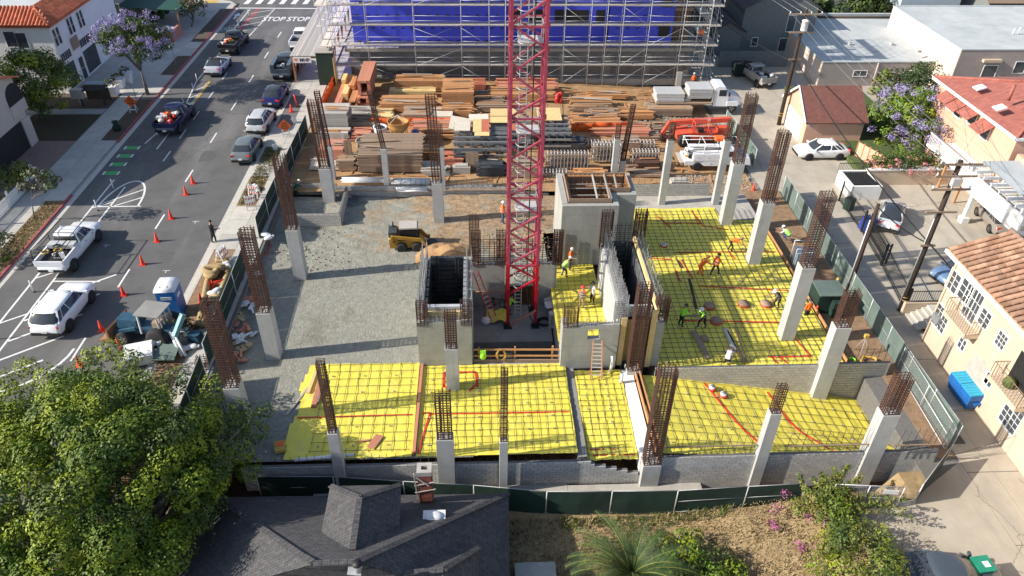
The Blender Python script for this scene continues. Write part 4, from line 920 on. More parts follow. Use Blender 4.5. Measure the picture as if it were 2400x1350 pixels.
bundle('red and white planks left of the flat bucket', 825, 868, 330, 1.3, .35, 'woodpink', mess=.3); bundle('pink planks at the street end of the front row', 752, 810, 384, 1.5, .9, 'woodpink', bh=.3, bw=.4); bundle('tan plank ledge at the front left corner', 727, 806, 398, 1.2, .25, 'plywhite', bw=.6)
bundle('stacked timber frames in the front row', 840, 990, 404, 3.0, 1.1, 'wooddull', bh=.14, bw=.22, mess=.12, gap=.05); bundle('white boards lying on the stacked frames', 864, 970, 366, 1.2, .12, 'white', bw=1.2, lift=.9)
bundle('orange slatted pallets right of the stacked frames', 985, 1030, 375, 1.6, .5, 'wood', bw=.3, gap=.1); bundle('loose pink rails on the ground by the mast', 1300, 1390, 428, .4, .1, 'woodpink', z=.3)
bundle('pile of rusty offcut boards behind the core', 1480, 1560, 415, 1.4, .2, 'wooddull', mess=.5); bundle('dark pallet stack next to the telehandler', 1530, 1568, 318, 1.3, .5, 'wooddull', gap=.08)
for a in [('dark steel channel stack left of the mast foot', 1120, 1185, 412, 1.2, .5, 'darkform'), ('rusty form panels beside the small tan box', 1030, 1088, 398, 1.5, .5, 'plyred'), ('dark waler stack before the plywood table', 1066, 1130, 388, 1.0, .6, 'darkform'), ('brown form sheets below the funnel bucket', 905, 985, 352, 1.0, .3, 'wooddull'),
  ('pale planks at the right end of the timber frames', 992, 1050, 412, 1.0, .3, 'woodgrey'), ('dark form beams seen through the mast foot', 1196, 1262, 415, 1.3, .6, 'wooddull'), ('brown boards lying behind the boxed core', 1350, 1420, 418, .9, .3, 'wood'), ('rusty waler pile right of the boxed core', 1490, 1545, 400, 1.0, .5, 'rust'), ('brown beams left of the pit column', 790, 832, 400, 1.2, .6, 'wooddull'),
  ('dark steel joists behind the bracketed forms', 1262, 1372, 352, 1.0, .5, 'darkform'), ('brown form stack behind the slim pale column', 1440, 1500, 352, 1.2, .5, 'wooddull'), ('tan beams at the foot of the scaffold right side', 1380, 1470, 232, .9, .3, 'wood'), ('reddish planks under the scaffold left side', 1000, 1060, 206, .8, .3, 'plyred'), ('dull boards in the middle lane of the yard', 1120, 1200, 262, 1.2, .35, 'wooddull')]: bundle(*a, mess=.22)
# upright weathered panels
def panel_stand(label, u0, u1, v, h, m='woodgrey', n=8, z=None):
    z0 = zlum(0)+0 if z is None else z; a, b = P(u0, v, z0), P(u1, v, z0); t = thing('upright_form_panel', label, 'form panel', a, math.atan2(b.y-a.y, b.x-a.x)); L = (b-a).length
    for i in range(n): MB().box((L*(i+.5)/n, 0, h/2), (L/n-.02, .05, h)).build('board', m, t)
    for z in (.2, .8): MB().box((L/2, .06, h*z), (L, .07, .12)).build('rail', m, t)
    return t
panel_stand('tall weathered board panel standing behind the pit columns', 745, 812, 362, 1.9); panel_stand('brown boards leaning upright beside the weathered panel', 812, 830, 388, 2.4, 'wooddull', 4)
panel_stand('small tan box panel in the front yard row', 1092, 1122, 400, 1.7, 'wooddull', 3)
# slab tables: ply decks on steel beams
def deck_table(label, u0, u1, v, dep, h, tops, lay=3):
    z0 = zlum(2); a, b = P(u0, v, z0), P(u1, v, z0); t = thing('slab_form_stack', label, 'formwork', a, math.atan2(b.y-a.y, b.x-a.x)); W = (b-a).length
    for k in range(lay):
        zz = h*(k+.35)/lay
        for i in range(5): MB().b(.02, W, dep*i/4.6, dep*i/4.6+.1, zz, zz+.16).build('steel_joist', 'steelgrey', t)
        for i in range(4): MB().b(W*(i+.4)/4.2, W*(i+.4)/4.2+.1, 0, dep, zz-.17, zz-.005).build('stringer', 'darkform', t)
    for (fx0, fx1, fy0, fy1, m) in tops: MB().b(W*fx0, W*fx1, dep*fy0, dep*fy1, h+.02+.02*random.random(), h+.07).build('deck_sheet', m, t)
    return t
deck_table('plywood topped steel table stack left of the mast', 1062, 1195, 372, 4.6, 1.9, [(.02, .30, .35, .75, 'plywhite'), (.35, .50, .3, 1, 'ply'), (.5, .64, .3, 1.0, 'plyred'), (.38, .64, .12, .29, 'ply'), (.66, 1.0, .72, 1, 'ply')])
deck_table('steel joist table stack seen through the mast', 1150, 1250, 352, 4.0, 1.9, [(.0, .7, .78, 1.2, 'ply'), (.45, .8, .0, .35, 'plyred')])
deck_table('plywood decked stack right of the mast with hanging red straps', 1262, 1338, 350, 4.4, 1.9, [(.0, .75, .45, 1.1, 'ply')])
MB_ = MB(); MB_.box((0, 0, 0), (1.8, 1.2, .03)); s = MB_.build('plywood_sheet', 'plywhite', None, P(1122, 275, 2.15)); tag(s, 'loose pale plywood sheet on top of the table stack', 'plywood'); s.rotation_euler = (.1, 0, .03)
s = MB().box((0, 0, 0), (1.9, 1.5, .05)).build('plywood_sheet', 'plywhite', None, P(1078, 290, 1.6)); tag(s, 'tilted patterned plywood sheet left of the table stack', 'plywood'); s.rotation_euler = (.5, .15, -.1)
strap = MB(); b0 = P(1309, 240, 2.0)
for i in range(9): strap.ball(b0+Vector((random.uniform(-.25, .25), random.uniform(-.4, .3), .3+random.uniform(-.25, .5))), (.22, .2, .3), 8, 5)
tag(strap.build('strap_bundle', 'red'), 'heap of red lifting straps on the plywood deck', 'straps')
ch = MB()
for i in range(14): ch.lathe(b0+Vector((.35+.012*i, -.3-.02*i, .25-.13*i)), [(.05, -.03), (.07, 0), (.05, .03)], 8)
stuff(ch.build('chain', 'black')); tag(D.objects['chain'], 'dark chain hanging off the plywood deck', 'chain')
# bracketed wall-form stacks
def bracket_stack(label, u0, u1, v, rows, n, z=None, dep=1.2):
    z0 = zlum(8) if z is None else z; a, b = P(u0, v, z0), P(u1, v, z0); L = (b-a).length
    t = thing('bracketed_form_stack', label, 'formwork', a, math.atan2(b.y-a.y, b.x-a.x), 'bracketed wall forms')
    for r in range(rows):
        zz = r*.55
        for k in range(2): MB().b(0, L, k*.55, k*.55+.22, zz+.05, zz+.3).build('timber_beam', 'wooddull', t)
        me = MB(); me.bar((0, -.1, 0), (0, -.1, .42), .045); me.bar((0, -.1, .42), (0, .35, .6), .045); me.bar((0, .35, .6), (0, .75, .42), .045); me.bar((0, -.1, .1), (0, .3, .05), .04); me.ball((0, .0, .5), .07, 6, 4); me = me.mesh('form_bracket', 'galv')
        for i in range(n): link('form_bracket', me, t, (L*(i+.5)/n+random.uniform(-.02, .02), 0, zz))
    return t
bracket_stack('large bracketed form stack right behind the crane mast', 1278, 1380, 398, 3, 13); bracket_stack('bracketed form stack right of the large one', 1385, 1455, 378, 3, 9)
bracket_stack('bracketed form stack behind the loose cage column', 1478, 1545, 380, 2, 9); bracket_stack('far bracketed form row by the orange fence', 1374, 1536, 345, 1, 20); bracket_stack('low dark bracketed row before the large stack', 1262, 1330, 415, 1, 9)
# concrete buckets
def bucket(label, u, v, r, h, cone, m):
    p = P(u, v, zlum(0)+.05); t = thing('concrete_bucket', label, 'bucket', p, 0, 'concrete buckets'); z0 = .75 if cone else .15
    b = MB(); b.lathe((0, 0, 0), ([(.18, z0), (.22, z0+.05), (r*.55, z0+.45), (r*.96, z0+.9), (r, z0+1.0), (r, z0+1.0+h), (r+.05, z0+1.02+h), (r-.03, z0+1.02+h), (r-.05, z0+1.0), (r*.6, z0+.6)] if cone else [(r*.8, z0), (r, z0+.3), (r, z0+h), (r+.05, z0+h+.02), (r-.03, z0+h+.02), (r-.05, z0+.4), (r*.5, z0+.25)]), 24); b.build('hopper', m, t)
    zt = z0+1.0+h if cone else z0+h
    sp = MB()
    for k in range(4):
        a = math.pi/4+k*math.pi/2; sp.tube([((r-.04)*math.cos(a), (r-.04)*math.sin(a), zt), (0, 0, zt+.55)], .035, 5)
    sp.build('bail', 'woodgrey', t)
    if cone:
        for k in range(4):
            a = math.pi/4+k*math.pi/2; MB().tube([(r*.98*math.cos(a), r*.98*math.sin(a), z0+1.2), (r*1.05*math.cos(a), r*1.05*math.sin(a), 0)], .04, 5).build('leg', m, t)
        rg = MB(); rg.tube([(r*1.0*math.cos(a), r*1.0*math.sin(a), .35) for a in np.linspace(0, 6.28, 17)], .03, 5); rg.build('base_ring', m, t)
mat('bucket', (.45, .22, .06), (.55, .30, .10), s=3, rough=.8); M['bucket'] = MATS['bucket']
bucket('tan funnel shaped concrete bucket on legs', 937, 336, .95, .45, True, 'bucket'); bucket('flat round grey concrete tub beside the funnel bucket', 863, 350, 1.0, .75, False, 'oldconc')
# small yard items
q = P(975, 330, .15); t = thing('barrel', 'blue drum standing right of the funnel bucket', 'barrel', q); MB().lathe((0, 0, 0), [(.3, 0), (.32, .05), (.32, .35), (.34, .37), (.32, .39), (.32, .65), (.34, .67), (.32, .69), (.32, 1.0), (.3, 1.02), (.28, .98)], 16).build('drum', 'bluewrap' if False else mat('drumblue', (.02, .12, .32), (.03, .16, .4), rough=.5), t)
q = P(893, 318, .1); t = thing('rubbish_sack', 'white bulk sack behind the flat tub', 'sack', q); MB().lathe((0, 0, 0), [(.5, 0), (.62, .3), (.6, .7), (.68, .95), (.55, .9), (.4, .6)], 12).build('sack', 'white', t); MB().ball((0, 0, .8), (.45, .4, .25)).build('rubbish', 'pane', t)
for i, (u, v, l) in enumerate([(1082, 405, 'grey precast block below the tan hoist arm'), (1590, 438, 'pale concrete block by the utility truck wheels'), (1010, 400, 'grey precast block right of the white boards')]):
    t = tag(MB().box((0, 0, .35), (1.5, .8, .7)).box((0, 0, .75), (1.1, .5, .12)).build('concrete_block', 'oldconc', None, P(u, v, .1 if u < 1500 else -.5)), l, 'concrete block')
def poles(label, u0, u1, v, n, z, r=.05, m='galv', dep=.9, lay=2, cat='pipes'):
    a, b = P(u0, v, z), P(u1, v, z); t = thing('pipe_bundle', label, cat, a, math.atan2(b.y-a.y, b.x-a.x)); L = (b-a).length; me = MB().tube([(0, 0, 0), (L, 0, 0)], r, 6).mesh('pipe', m)
    for k in range(lay):
        for i in range(n-k): link('pipe', me, t, (random.uniform(-.1, .1), dep*(i+.5*k)/n, r+k*r*1.75))
    return t
poles('grey conduit bundle on the wall beside the slim column', 918, 1008, 432, 8, .6); poles('white wrapped pipe bundle on trestles before the wall', 930, 1002, 450, 5, .1, .1, 'white')
poles('grey conduits on the wall above the coiled hose', 800, 900, 428, 6, .6, .04); poles('reinforcing bar pile behind the boxed core', 1385, 1440, 405, 10, .1, .03, 'rust', 1.2, 3, 'rebar')
h = MB()
for i in range(26):
    c = P(random.uniform(795, 835), random.uniform(452, 480), ZS+.05); r = random.uniform(.3, .8); a0 = random.uniform(0, 6)
    h.tube([c+Vector((r*1.6*math.cos(a0+t), r*.6*math.sin(a0+t), .05+.03*i % .2)) for t in np.linspace(0, random.uniform(2, 5), 9)], .025, 5)
tag(stuff(h.build('hose_pile', mat('hosegrey', (.10, .12, .14), (.2, .22, .24), rough=.6))), 'tangle of grey hoses in the corner of the pad', 'hoses')
# ------------------------------------------------------------------ wrapped apartment block behind its scaffold
bb = thing('wrapped_building', 'unfinished apartment block in blue weather wrap above a grey block base', 'building', (5.5, 85, 0))
BX0, BX1, BY = -13.6, 23.4, 80.2
T0 = Matrix.Translation((-5.5, -85, 0))
def bpart(name, m, *boxes, par=bb):
    mb = MB(); mb.T = T0
    for q in boxes: mb.b(*q)
    return mb.build(name, m, par)
ZW = 3.07
M['basewall'] = mat('basewall', (.155, .15, .145), (.215, .21, .2), s=1.2, rough=.95, bump=.25, bs=9)
bpart('base_wall', 'basewall', (BX0, BX1, BY, BY+.4, -1.5, ZW))
for x in (-12.9, -6.0, -.6, 4.2, 9.4, 14.4, 18.9, 22.5): bpart('pilaster', 'shadeconc', (x-.35, x+.35, BY-.06, BY+.01, -1, ZW-.3))
for (a, b_) in [(1.2, 3.4), (5.2, 8.4), (10.5, 13.4)]: bpart('recess_panel', 'basewall', (a, b_, BY-.03, BY+.005, .8, ZW-.8))
rows_z = [ZW+i*.2 for i in range(0)]
bpart('deck_edge', 'oldconc', (BX0-.4, BX1+.5, BY-.35, BY+.6, ZW, ZW+.35))
bpart('left_wing', 'bluewrap', (BX0+.6, 3.3, BY+.25, BY+.7, ZW+.36, 14.6)); bpart('right_wing', 'bluewrap', (14.3, 21.2, BY+.25, BY+.7, ZW+.36, 14.6))
bpart('recessed_front', 'bluewrap', (3.31, 14.29, BY+1.3, BY+1.7, ZW+.36, 14.6)); bpart('side_wall', 'bluewrap', (BX0+.6, BX0+1.0, BY+.71, 104, -1, 14.6)); bpart('rear_body', 'shadeconc', (BX0+1.1, BX1-.5, BY+3, 103, -1, 14.5))
bpart('unwrapped_corner', 'wooddull', (21.21, BX1-.4, BY+1.2, BY+1.5, ZW+.36, 14.6))
for z in (ZW+.4, 7.2, 10.2): bpart('floor_edge', 'wooddull', (21.21, BX1-.2, BY+.3, BY+1.2, z, z+.3))
for i in range(7): bpart('stud', 'wooddull', (21.3+i*.3, 21.36+i*.3, BY+.9, BY+1.0, ZW+.4, 11))
for k, z in enumerate((5.4, 8.5, 11.6)):
    for (x, w_) in [(4.4, .9), (6.4, 1.6), (9.0, 1.0), (10.9, 2.4), (13.4, .9)]:
        f = bpart('window', 'black', (x-w_/2, x+w_/2, BY+1.24, BY+1.31, z, z+1.6)); bpart('sill', 'bluewrap', (x-w_/2-.08, x+w_/2+.08, BY+1.2, BY+1.32, z-.1, z-.01), par=f)
    for (x, w_) in [(20.3, 1.2)]:
        f = bpart('window', 'black', (x-w_/2, x+w_/2, BY+.19, BY+.26, z-.9, z+.5))
# printed marks on the wrap: small dark lozenges in rows
mk = MB(); mk.T = T0
for r in range(5):
    for i in range(16):
        x = BX0+1.2+i*1.05+(r % 2)*.5; z = ZW+.9+r*1.35
        for x_ in ([x] if x < 3 else [])+([14.7+i*1.1+(r % 2)*.5] if i < 6 else []):
            for dx, w_ in ((-.14, .1), (0, .12), (.14, .1)): mk.add([(x_+dx-w_/2-.04, BY+.243, z), (x_+dx+w_/2-.04, BY+.243, z), (x_+dx+w_/2+.04, BY+.243, z+.16), (x_+dx-w_/2+.04, BY+.243, z+.16)], [(0, 1, 2, 3)])
stuff(mk.build('printed_marks', 'black', bb))
# scaffold: standards, ledgers, planks, braces - one thing
sc = thing('scaffold', 'grey steel scaffold covering the blue wrapped block', 'scaffold', (5.5, 79.2, 0))
T1 = Matrix.Translation((-5.5, -79.2, 0))
SXS = [-15.0, -11.3, -6.4, -1.5, 1.4, 3.1, 6.0, 9.3, 12.0, 13.7, 15.4, 18.2, 21.8, 24.6]
SY0, SY1 = 78.4, 79.5
lev = [0.1, 2.01, 4.16, 6.25, 8.27, 10.29, 12.31, 14.33]
for x in SXS:
    for y in (SY0, SY1): mb = MB(); mb.T = T1; mb.tube([(x, y, -.6 if x > 10 else .1), (x, y, 15.2)], .03, 5); mb.build('standard', 'galv', sc)
    mb = MB(); mb.T = T1
    for z in lev[1:]:
        mb.tube([(x, SY0, z-.05), (x, SY1, z-.05)], .03, 4); mb.tube([(x, SY0, z+1), (x, SY1, z+1)], .025, 4)
    stuff(mb.build('transoms', 'galv', sc))
for a, b_ in zip(SXS[:-1], SXS[1:]):
    for i, z in enumerate(lev):
        for zz in ((z+.5, z+1.0) if i else (z+.9,)):
            mb = MB(); mb.T = T1; mb.tube([(a, SY0, zz+random.uniform(-.06, .06)), (b_, SY0, zz+random.uniform(-.06, .06))], .018, 4); mb.build('ledger', 'galv', sc)
        if i:
            for k in range(2): mb = MB(); mb.T = T1; mb.b(a-.15, b_+.1, SY0+.08+k*.5, SY0+.55+k*.5, z-.02+.012*(SXS.index(a) % 2), z+.05+.012*(SXS.index(a) % 2)); mb.build('plank', 'woodgrey', sc)
        if b_-a > 2.4 and random.random() < .6:
            s = random.choice((0, 1)); z0, z1 = (z, z+1.9) if s else (z+1.9, z); mb = MB(); mb.T = T1; mb.tube([(a, SY0, z0), (b_, SY0, z1)], .016, 4); mb.build('brace', 'galv', sc)
            if random.random() < .35: mb = MB(); mb.T = T1; mb.tube([(a, SY1, z1), (b_, SY1, z0)], .016, 4); mb.build('brace', 'galv', sc)
# scaffold return on the street side and at the alley corner
for (x0, x1, yy) in [(-16.3, -15.0, [80.5, 83, 85.5, 88, 90.5, 93, 95.5]), (24.6, 25.8, [80.2, 82.5, 85])]:
    for y in yy:
        for x in (x0, x1): mb = MB(); mb.T = T1; mb.tube([(x, y, 4 if x0 < 0 else -.9), (x, y, 15.2)], .03, 5); mb.build('standard', 'galv', sc)
    for ya, yb_ in zip(([SY0]+yy)[:-1], yy):
        for i, z in enumerate(lev[2 if x0 < 0 else 0:]):
            mb = MB(); mb.T = T1
            for x in (x0, x1):
                mb.tube([(x, ya, z+.5), (x, yb_, z+.5)], .03, 4); mb.tube([(x, ya, z+1), (x, yb_, z+1)], .022, 4); mb.tube([(x, ya, z), (x, yb_, z+1.9)], .018, 4)
            mb.tube([(x0, ya, z), (x1, ya, z)], .03, 4); stuff(mb.build('ledger_set', 'galv', sc))
            if i % 2 == 0 or x0 > 0: mb = MB(); mb.T = T1; mb.b(x0+.05, x1-.05, ya-.1, yb_+.1, z-.03, z+.04); mb.build('plank', 'plywhite' if x0 < 0 else 'woodgrey', sc)
# pavement canopy on the street side
cn = thing('pavement_canopy', 'timber pavement canopy with a slatted deck beside the scaffold', 'canopy', (-18, 86, 0)); T2 = Matrix.Translation((18, -86, 0))
for i in range(12):
    mb = MB(); mb.T = T2; mb.b(-19.6+i*.29, -19.6+i*.29+.26, 78.6, 100, 3.0, 3.08); mb.build('deck_board', 'woodgrey', cn)
for y in (78.8, 81.5, 84.2, 87, 90, 93, 96, 99):
    for x in (-19.4, -16.4): mb = MB(); mb.T = T2; mb.b(x-.07, x+.07, y-.07, y+.07, .1, 3); mb.build('post', 'wood', cn)
    mb = MB(); mb.T = T2; mb.b(-19.6, -16.2, y-.06, y+.06, 2.75, 2.99); mb.build('beam', 'wood', cn)
    mb = MB(); mb.T = T2; mb.bar((-19.4, y+.1, .2), (-19.4, y+1.6, 2.7), .09); mb.bar((-16.4, y+.1, .2), (-16.4, y+1.6, 2.7), .09); mb.build('knee_brace', 'wood', cn)
mb = MB(); mb.T = T2; mb.b(-19.3, -17.4, 78.5, 78.58, 2.35, 2.95); sg = mb.build('name_board', 'white', cn)
text('MHP', .5, 'black', cn, (-18.1+18, 78.49-86, 2.65), (rad(90), 0, 0), bold=.01)
mb = MB(); mb.T = T2; mb.add([(-19.2, 78.49, 2.8), (-18.75, 78.49, 2.8), (-19.0, 78.49, 2.5)], [(0, 1, 2)]); mb.build('emblem', 'orange', cn)
o = thing('storage_box', 'tall dark green plywood hoarding box at the scaffold corner', 'hoarding', (-15.9, 78.6, .1)); MB().box((0, 0, 1.75), (1.7, 1.4, 3.5)).build('box', 'mesh', o); MB().box((0, 0, 3.53), (1.85, 1.5, .06)).build('lid', 'woodgrey', o); MB().box((.9, -.2, 1.5), (.06, 1.2, 3.0)).build('side_board', 'ply', o)
for i, (u, v, hh, l) in enumerate([(1600, 200, 3.4, 'tall grey planks leaning by the worker at the scaffold'), (1585, 228, 2.8, 'grey plank stack standing left of the worker'), (1036, 210, 1.5, 'yellow plywood offcut standing before the scaffold')]):
    p = P(u, v, zlum(P(u, v, 0).x)); tag(MB().box((0, 0, hh/2), (.55, .12, hh), rx=-.06).box((.3, .15, hh*.46), (.3, .1, hh*.92), rx=-.05).build('plank_stack', 'woodgrey' if i < 2 else 'ply', None, p), l, 'planks')
# ------------------------------------------------------------------ neighbouring buildings
def onx(u, v, x):
    d = CF*CAM_F + CR*(u-1200) - CU*(v-675); q = CO+d*((x-CO.x)/d.x); return q.y, q.z
def ony(u, v, y):
    d = CF*CAM_F + CR*(u-1200) - CU*(v-675); q = CO+d*((y-CO.y)/d.y); return q.x, q.z
def win_x(par, x, y, z, w, h, s=-1, nx=2, nz=3, frame='white', glass='pane', label=None, d=.05):
    """window in a wall facing s along x: frame, glazing bars and pane"""
    f = MB()
    X0, X1 = sorted((x+s*.005, x+s*d))
    f.b(X0, X1, y-w/2-.07, y+w/2+.07, z+h/2, z+h/2+.08); f.b(X0, X1, y-w/2-.07, y+w/2+.07, z-h/2-.1, z-h/2)
    f.b(X0, X1, y-w/2-.07, y-w/2, z-h/2, z+h/2); f.b(X0, X1, y+w/2, y+w/2+.07, z-h/2, z+h/2)
    fo = f.build('window', frame, par)
    if label: fo['label'] = label
    g = MB(); a, b = sorted((x-s*.02, x+s*.012)); g.b(a, b, y-w/2, y+w/2, z-h/2, z+h/2); g.build('pane', glass, fo)
    a, b = sorted((x+s*.013, x+s*.035))
    for i in range(1, nx): yy = y-w/2+w*i/nx; t_ = .06 if (nx % 2 == 0 and i == nx//2) else .025; MB().b(a, b, yy-t_/2, yy+t_/2, z-h/2, z+h/2).build('glazing_bar', frame, fo)
    for i in range(1, nz): zz = z-h/2+h*i/nz; MB().b(a, b-.004 if s > 0 else b, y-w/2, y+w/2, zz-.012, zz+.012).build('glazing_bar', frame, fo)
    return fo
def win_y(par, y, x, z, w, h, nx=2, nz=1, frame='white', glass='pane'):
    f = MB(); Y0, Y1 = y-.05, y-.005
    f.b(x-w/2-.06, x+w/2+.06, Y0, Y1, z+h/2, z+h/2+.07); f.b(x-w/2-.06, x+w/2+.06, Y0, Y1, z-h/2-.08, z-h/2); f.b(x-w/2-.06, x-w/2, Y0, Y1, z-h/2, z+h/2); f.b(x+w/2, x+w/2+.06, Y0, Y1, z-h/2, z+h/2)
    fo = f.build('window', frame, par); MB().b(x-w/2, x+w/2, y-.012, y+.02, z-h/2, z+h/2).build('pane', glass, fo)
    for i in range(1, nx): xx = x-w/2+w*i/nx; MB().b(xx-.02, xx+.02, y-.034, y-.013, z-h/2, z+h/2).build('glazing_bar', frame, fo)
    return fo
def plate(name, m, par, pts, th=.12):
    """roof slope: polygon with thickness straight down"""
    return MB().extr([Vector(p) for p in pts], (0, 0, -th)).build(name, m, par)
def barrel(L, r, m):
    mb = MB(); n = 7; sec = []
    for x, k in ((0, 1.0), (L, .86)):
        o = [(x, r*k*math.cos(math.pi*i/(n-1)), r*k*math.sin(math.pi*i/(n-1))) for i in range(n)]; sec.append(o+[(x, q[1]*.82, q[2]*.72) for q in reversed(o)])
    mb.loft(sec); return mb.mesh('roof_tile', m)
def tile_slope(par, p_eave0, p_eave1, p_top0, cw=.4, ch=.46, m='tile', limit=300, skip=None):
    """barrel tiles laid in courses on a slope: eave from p_eave0 to p_eave1, rising towards p_top0"""
    a, b, c = Vector(p_eave0), Vector(p_eave1), Vector(p_top0); e = (b-a); L = e.length; e /= L; r = c-a; r -= e*r.dot(e); H = r.length; r /= H; nrm = e.cross(r)
    if nrm.z < 0: nrm = -nrm
    nc, nr_ = int(L/cw), max(1, int(H/ch)); me = barrel(H/nr_*1.12, cw*.46, m); R = Matrix((r, nrm.cross(r), nrm)).transposed().to_4x4(); k = 0; rest = MB()
    for j in range(nr_):
        for i in range(nc):
            q = a+e*(L*(i+.5)/nc)+r*(H*j/nr_)+nrm*(.03+.02)
            if skip and skip(q): continue
            Mx = Matrix.Translation(q) @ R @ Matrix.Rotation(-.05+random.uniform(-.03, .03), 4, 'Y')
            if k < limit: o = link('roof_tile', me, par); o.matrix_local = Mx; k += 1
            else: rest.T = Mx; rest.add([v.co.copy() for v in me.vertices], [tuple(p.vertices) for p in me.polygons], True)
    if rest.v: stuff(rest.build('far_roof_tiles', m, par))
# --- tan tiled house at the alley
tb = thing('tan_house', 'two storey tan stucco house with clay tile roof beside the alley', 'building')
XW = 28.95
mb = MB(); mb.b(XW, 34.5, 14, 36.2, -1.4, 5.9); mb.build('wall', 'stucco', tb)
E0, R0, R1 = 28.25, 31.7, 7.15
sl = plate('roof', 'tile', tb, [(E0, 14, 5.95), (E0, 36.45, 5.95), (R0, 36.45, R1), (R0, 14, R1)], .16)
tile_slope(sl, (E0, 24.6, 5.97), (E0, 36.4, 5.97), (R0, 24.6, R1), .42, .45)
plate('roof', 'tile', tb, [(R0, 14, R1), (R0, 36.45, R1), (35, 36.45, 6.0), (35, 14, 6.0)], .16)
rest = MB()
rd = MB(); rd.tube([(R0, 14, R1+.06), (R0, 36.5, R1+.06)], .16, 8); rd.build('ridge_tiles', 'tile', tb)
MB().b(E0-.06, E0+.0, 14, 36.5, 5.72, 5.94).build('gutter', 'plaster', tb)
for (u, v, w_, h_, nx, nz) in [(2236, 660, 1.0, 1.25, 2, 3), (2264, 683, 1.05, 1.3, 2, 3), (2309, 747, .85, 1.0, 2, 3), (2206, 747, 1.3, 1.5, 4, 4), (2256, 806, .6, .75, 2, 2), (2348, 798, .75, .9, 3, 3), (2319, 891, .6, .75, 2, 2), (2370, 978, 1.35, 1.5, 4, 4)]:
    y, z = onx(u, v, XW); win_x(tb, XW, y, z, w_, h_, -1, nx, nz)
y, z = onx(2282, 712, XW); win_x(tb, XW, y, z-.1, 1.2, 2.0, -1, 4, 3)
def balcony(par, u, v, w_, dep=.9):
    y, z = onx(u, v, XW); MB().b(XW-dep, XW-.005, y-w_/2, y+w_/2, z-.28, z).build('balcony_slab', 'stucco', par); r = MB()
    n = 12
    for i in range(n+1): yy = y-w_/2+w_*i/n; r.bar((XW-dep+.04, yy, z), (XW-dep+.04, yy, z+.95), .02)
    for s in (-1, 1):
        for k in range(5): xx = XW-dep+.04+dep*k/5; r.bar((xx, y+s*w_/2, z), (xx, y+s*w_/2, z+.95), .02)
        r.bar((XW-dep+.04, y+s*w_/2, z+.95), (XW, y+s*w_/2, z+.95), .035)
    r.bar((XW-dep+.04, y-w_/2, z+.95), (XW-dep+.04, y+w_/2, z+.95), .035); stuff(r.build('railing', 'wooddull', par)); return y, z
balcony(tb, 2270, 755, 2.4)
by, bz = balcony(tb, 2385, 915, 2.6); MB().b(XW-.02, XW+.02, by-1.0, by+1.0, bz+.05, bz+2.0).build('balcony_recess', 'black', tb); MB().ball((XW-.4, by+.3, bz+.3), .35).build('potted_plant', 'leafmid', tb)
# arched niche with bin
y, z = onx(2290, 880, XW); ar = MB(); ar.extr([(XW-.012, y-1.0, -1)]+[(XW-.012, y+1.0*math.cos(t), 1.1+.9*math.sin(t)) for t in np.linspace(0, math.pi, 13)][::-1]+[(XW-.012, y+1.0, -1)], (.01, 0, 0)); ar.build('arched_niche', 'oldconc', tb)
MB().b(XW-.25, XW-.005, 35.2, 35.9, 1.0, 1.5).build('meter_box', 'steelgrey', tb); MB().tube([(XW-.06, 36.0, -1), (XW-.06, 36.0, 5.8)], .05, 6).build('downpipe', 'stucco', tb)
st = thing('side_steps', 'tan concrete steps beside the tan house with a railing above', 'steps', (29.2, 37, -1))
for k in range(5): MB().b(-.2+k*.32, 2.4, 0, 1.7, 0, .18*(k+1)).build('step', 'walk', st)
MB().b(-.4, 2.6, 1.75, 2.0, 0, 1.0).build('side_wall', 'stucco', st)
r = MB(); [r.bar((-.3+.16*i, 1.87, 1.0), (-.3+.16*i, 1.87, 2.0), .022) for i in range(18)]; r.bar((-.3, 1.87, 1.9), (2.5, 1.87, 1.9), .04); r.bar((-.3, 1.87, 1.1), (2.5, 1.87, 1.1), .04); stuff(r.build('railing', 'black', st))
st2 = thing('side_steps', 'pale steps at the bottom right corner by the alley', 'steps', (28.75, 21.6, -1)); [MB().b(.25*k, 2, 0, 2.6, 0, .17*(k+1)).build('step', 'walk', st2) for k in range(4)]
M['garroof'] = mat('garroof', (.15, .06, .045), (.21, .09, .07), s=3, rough=.9, bump=.25, bs=10)
# --- pink garage
ga = thing('pink_garage', 'small pink garage with brown shingle gable roof by the alley', 'garage')
GX0, GX1, GY0, GY1 = 31.3, 36.9, 65.0, 71.0; ez = zv(31.3, 65, 283); rz_ = zv(31.3, 68, 202)
MB().b(GX0, GX1, GY0, GY1, -1.2, ez).build('wall', 'pinkst', ga); MB().extr([(GX0, GY0, ez), (GX0, GY1, ez), (GX0, 68, rz_-.1)], (GX1-GX0, 0, 0)).build('gable', 'pinkst', ga)
plate('roof', 'garroof', ga, [(GX0-.25, GY0-.3, ez-.1), (GX1+.25, GY0-.3, ez-.1), (GX1+.25, 68, rz_+.05), (GX0-.25, 68, rz_+.05)]); plate('roof', 'garroof', ga, [(GX0-.25, 68, rz_+.05), (GX1+.25, 68, rz_+.05), (GX1+.25, GY1+.3, ez-.1), (GX0-.25, GY1+.3, ez-.1)])
MB().bar((GX0-.28, GY0-.3, ez-.12), (GX0-.28, 68, rz_+.02), .06, .2).build('barge_board', 'white', ga); MB().bar((GX0-.28, 68, rz_+.02), (GX0-.28, GY1+.3, ez-.12), .06, .2).build('barge_board', 'white', ga)
gd = MB().b(GX0-.04, GX0-.005, GY0+.9, GY1-.9, -1, 1.2).build('garage_door', 'white', ga)
for k in range(3): MB().b(GX0-.05, GX0-.041, GY0+.95, GY1-.95, -.95+k*.72, -.3+k*.72).build('door_panel', 'white', gd)
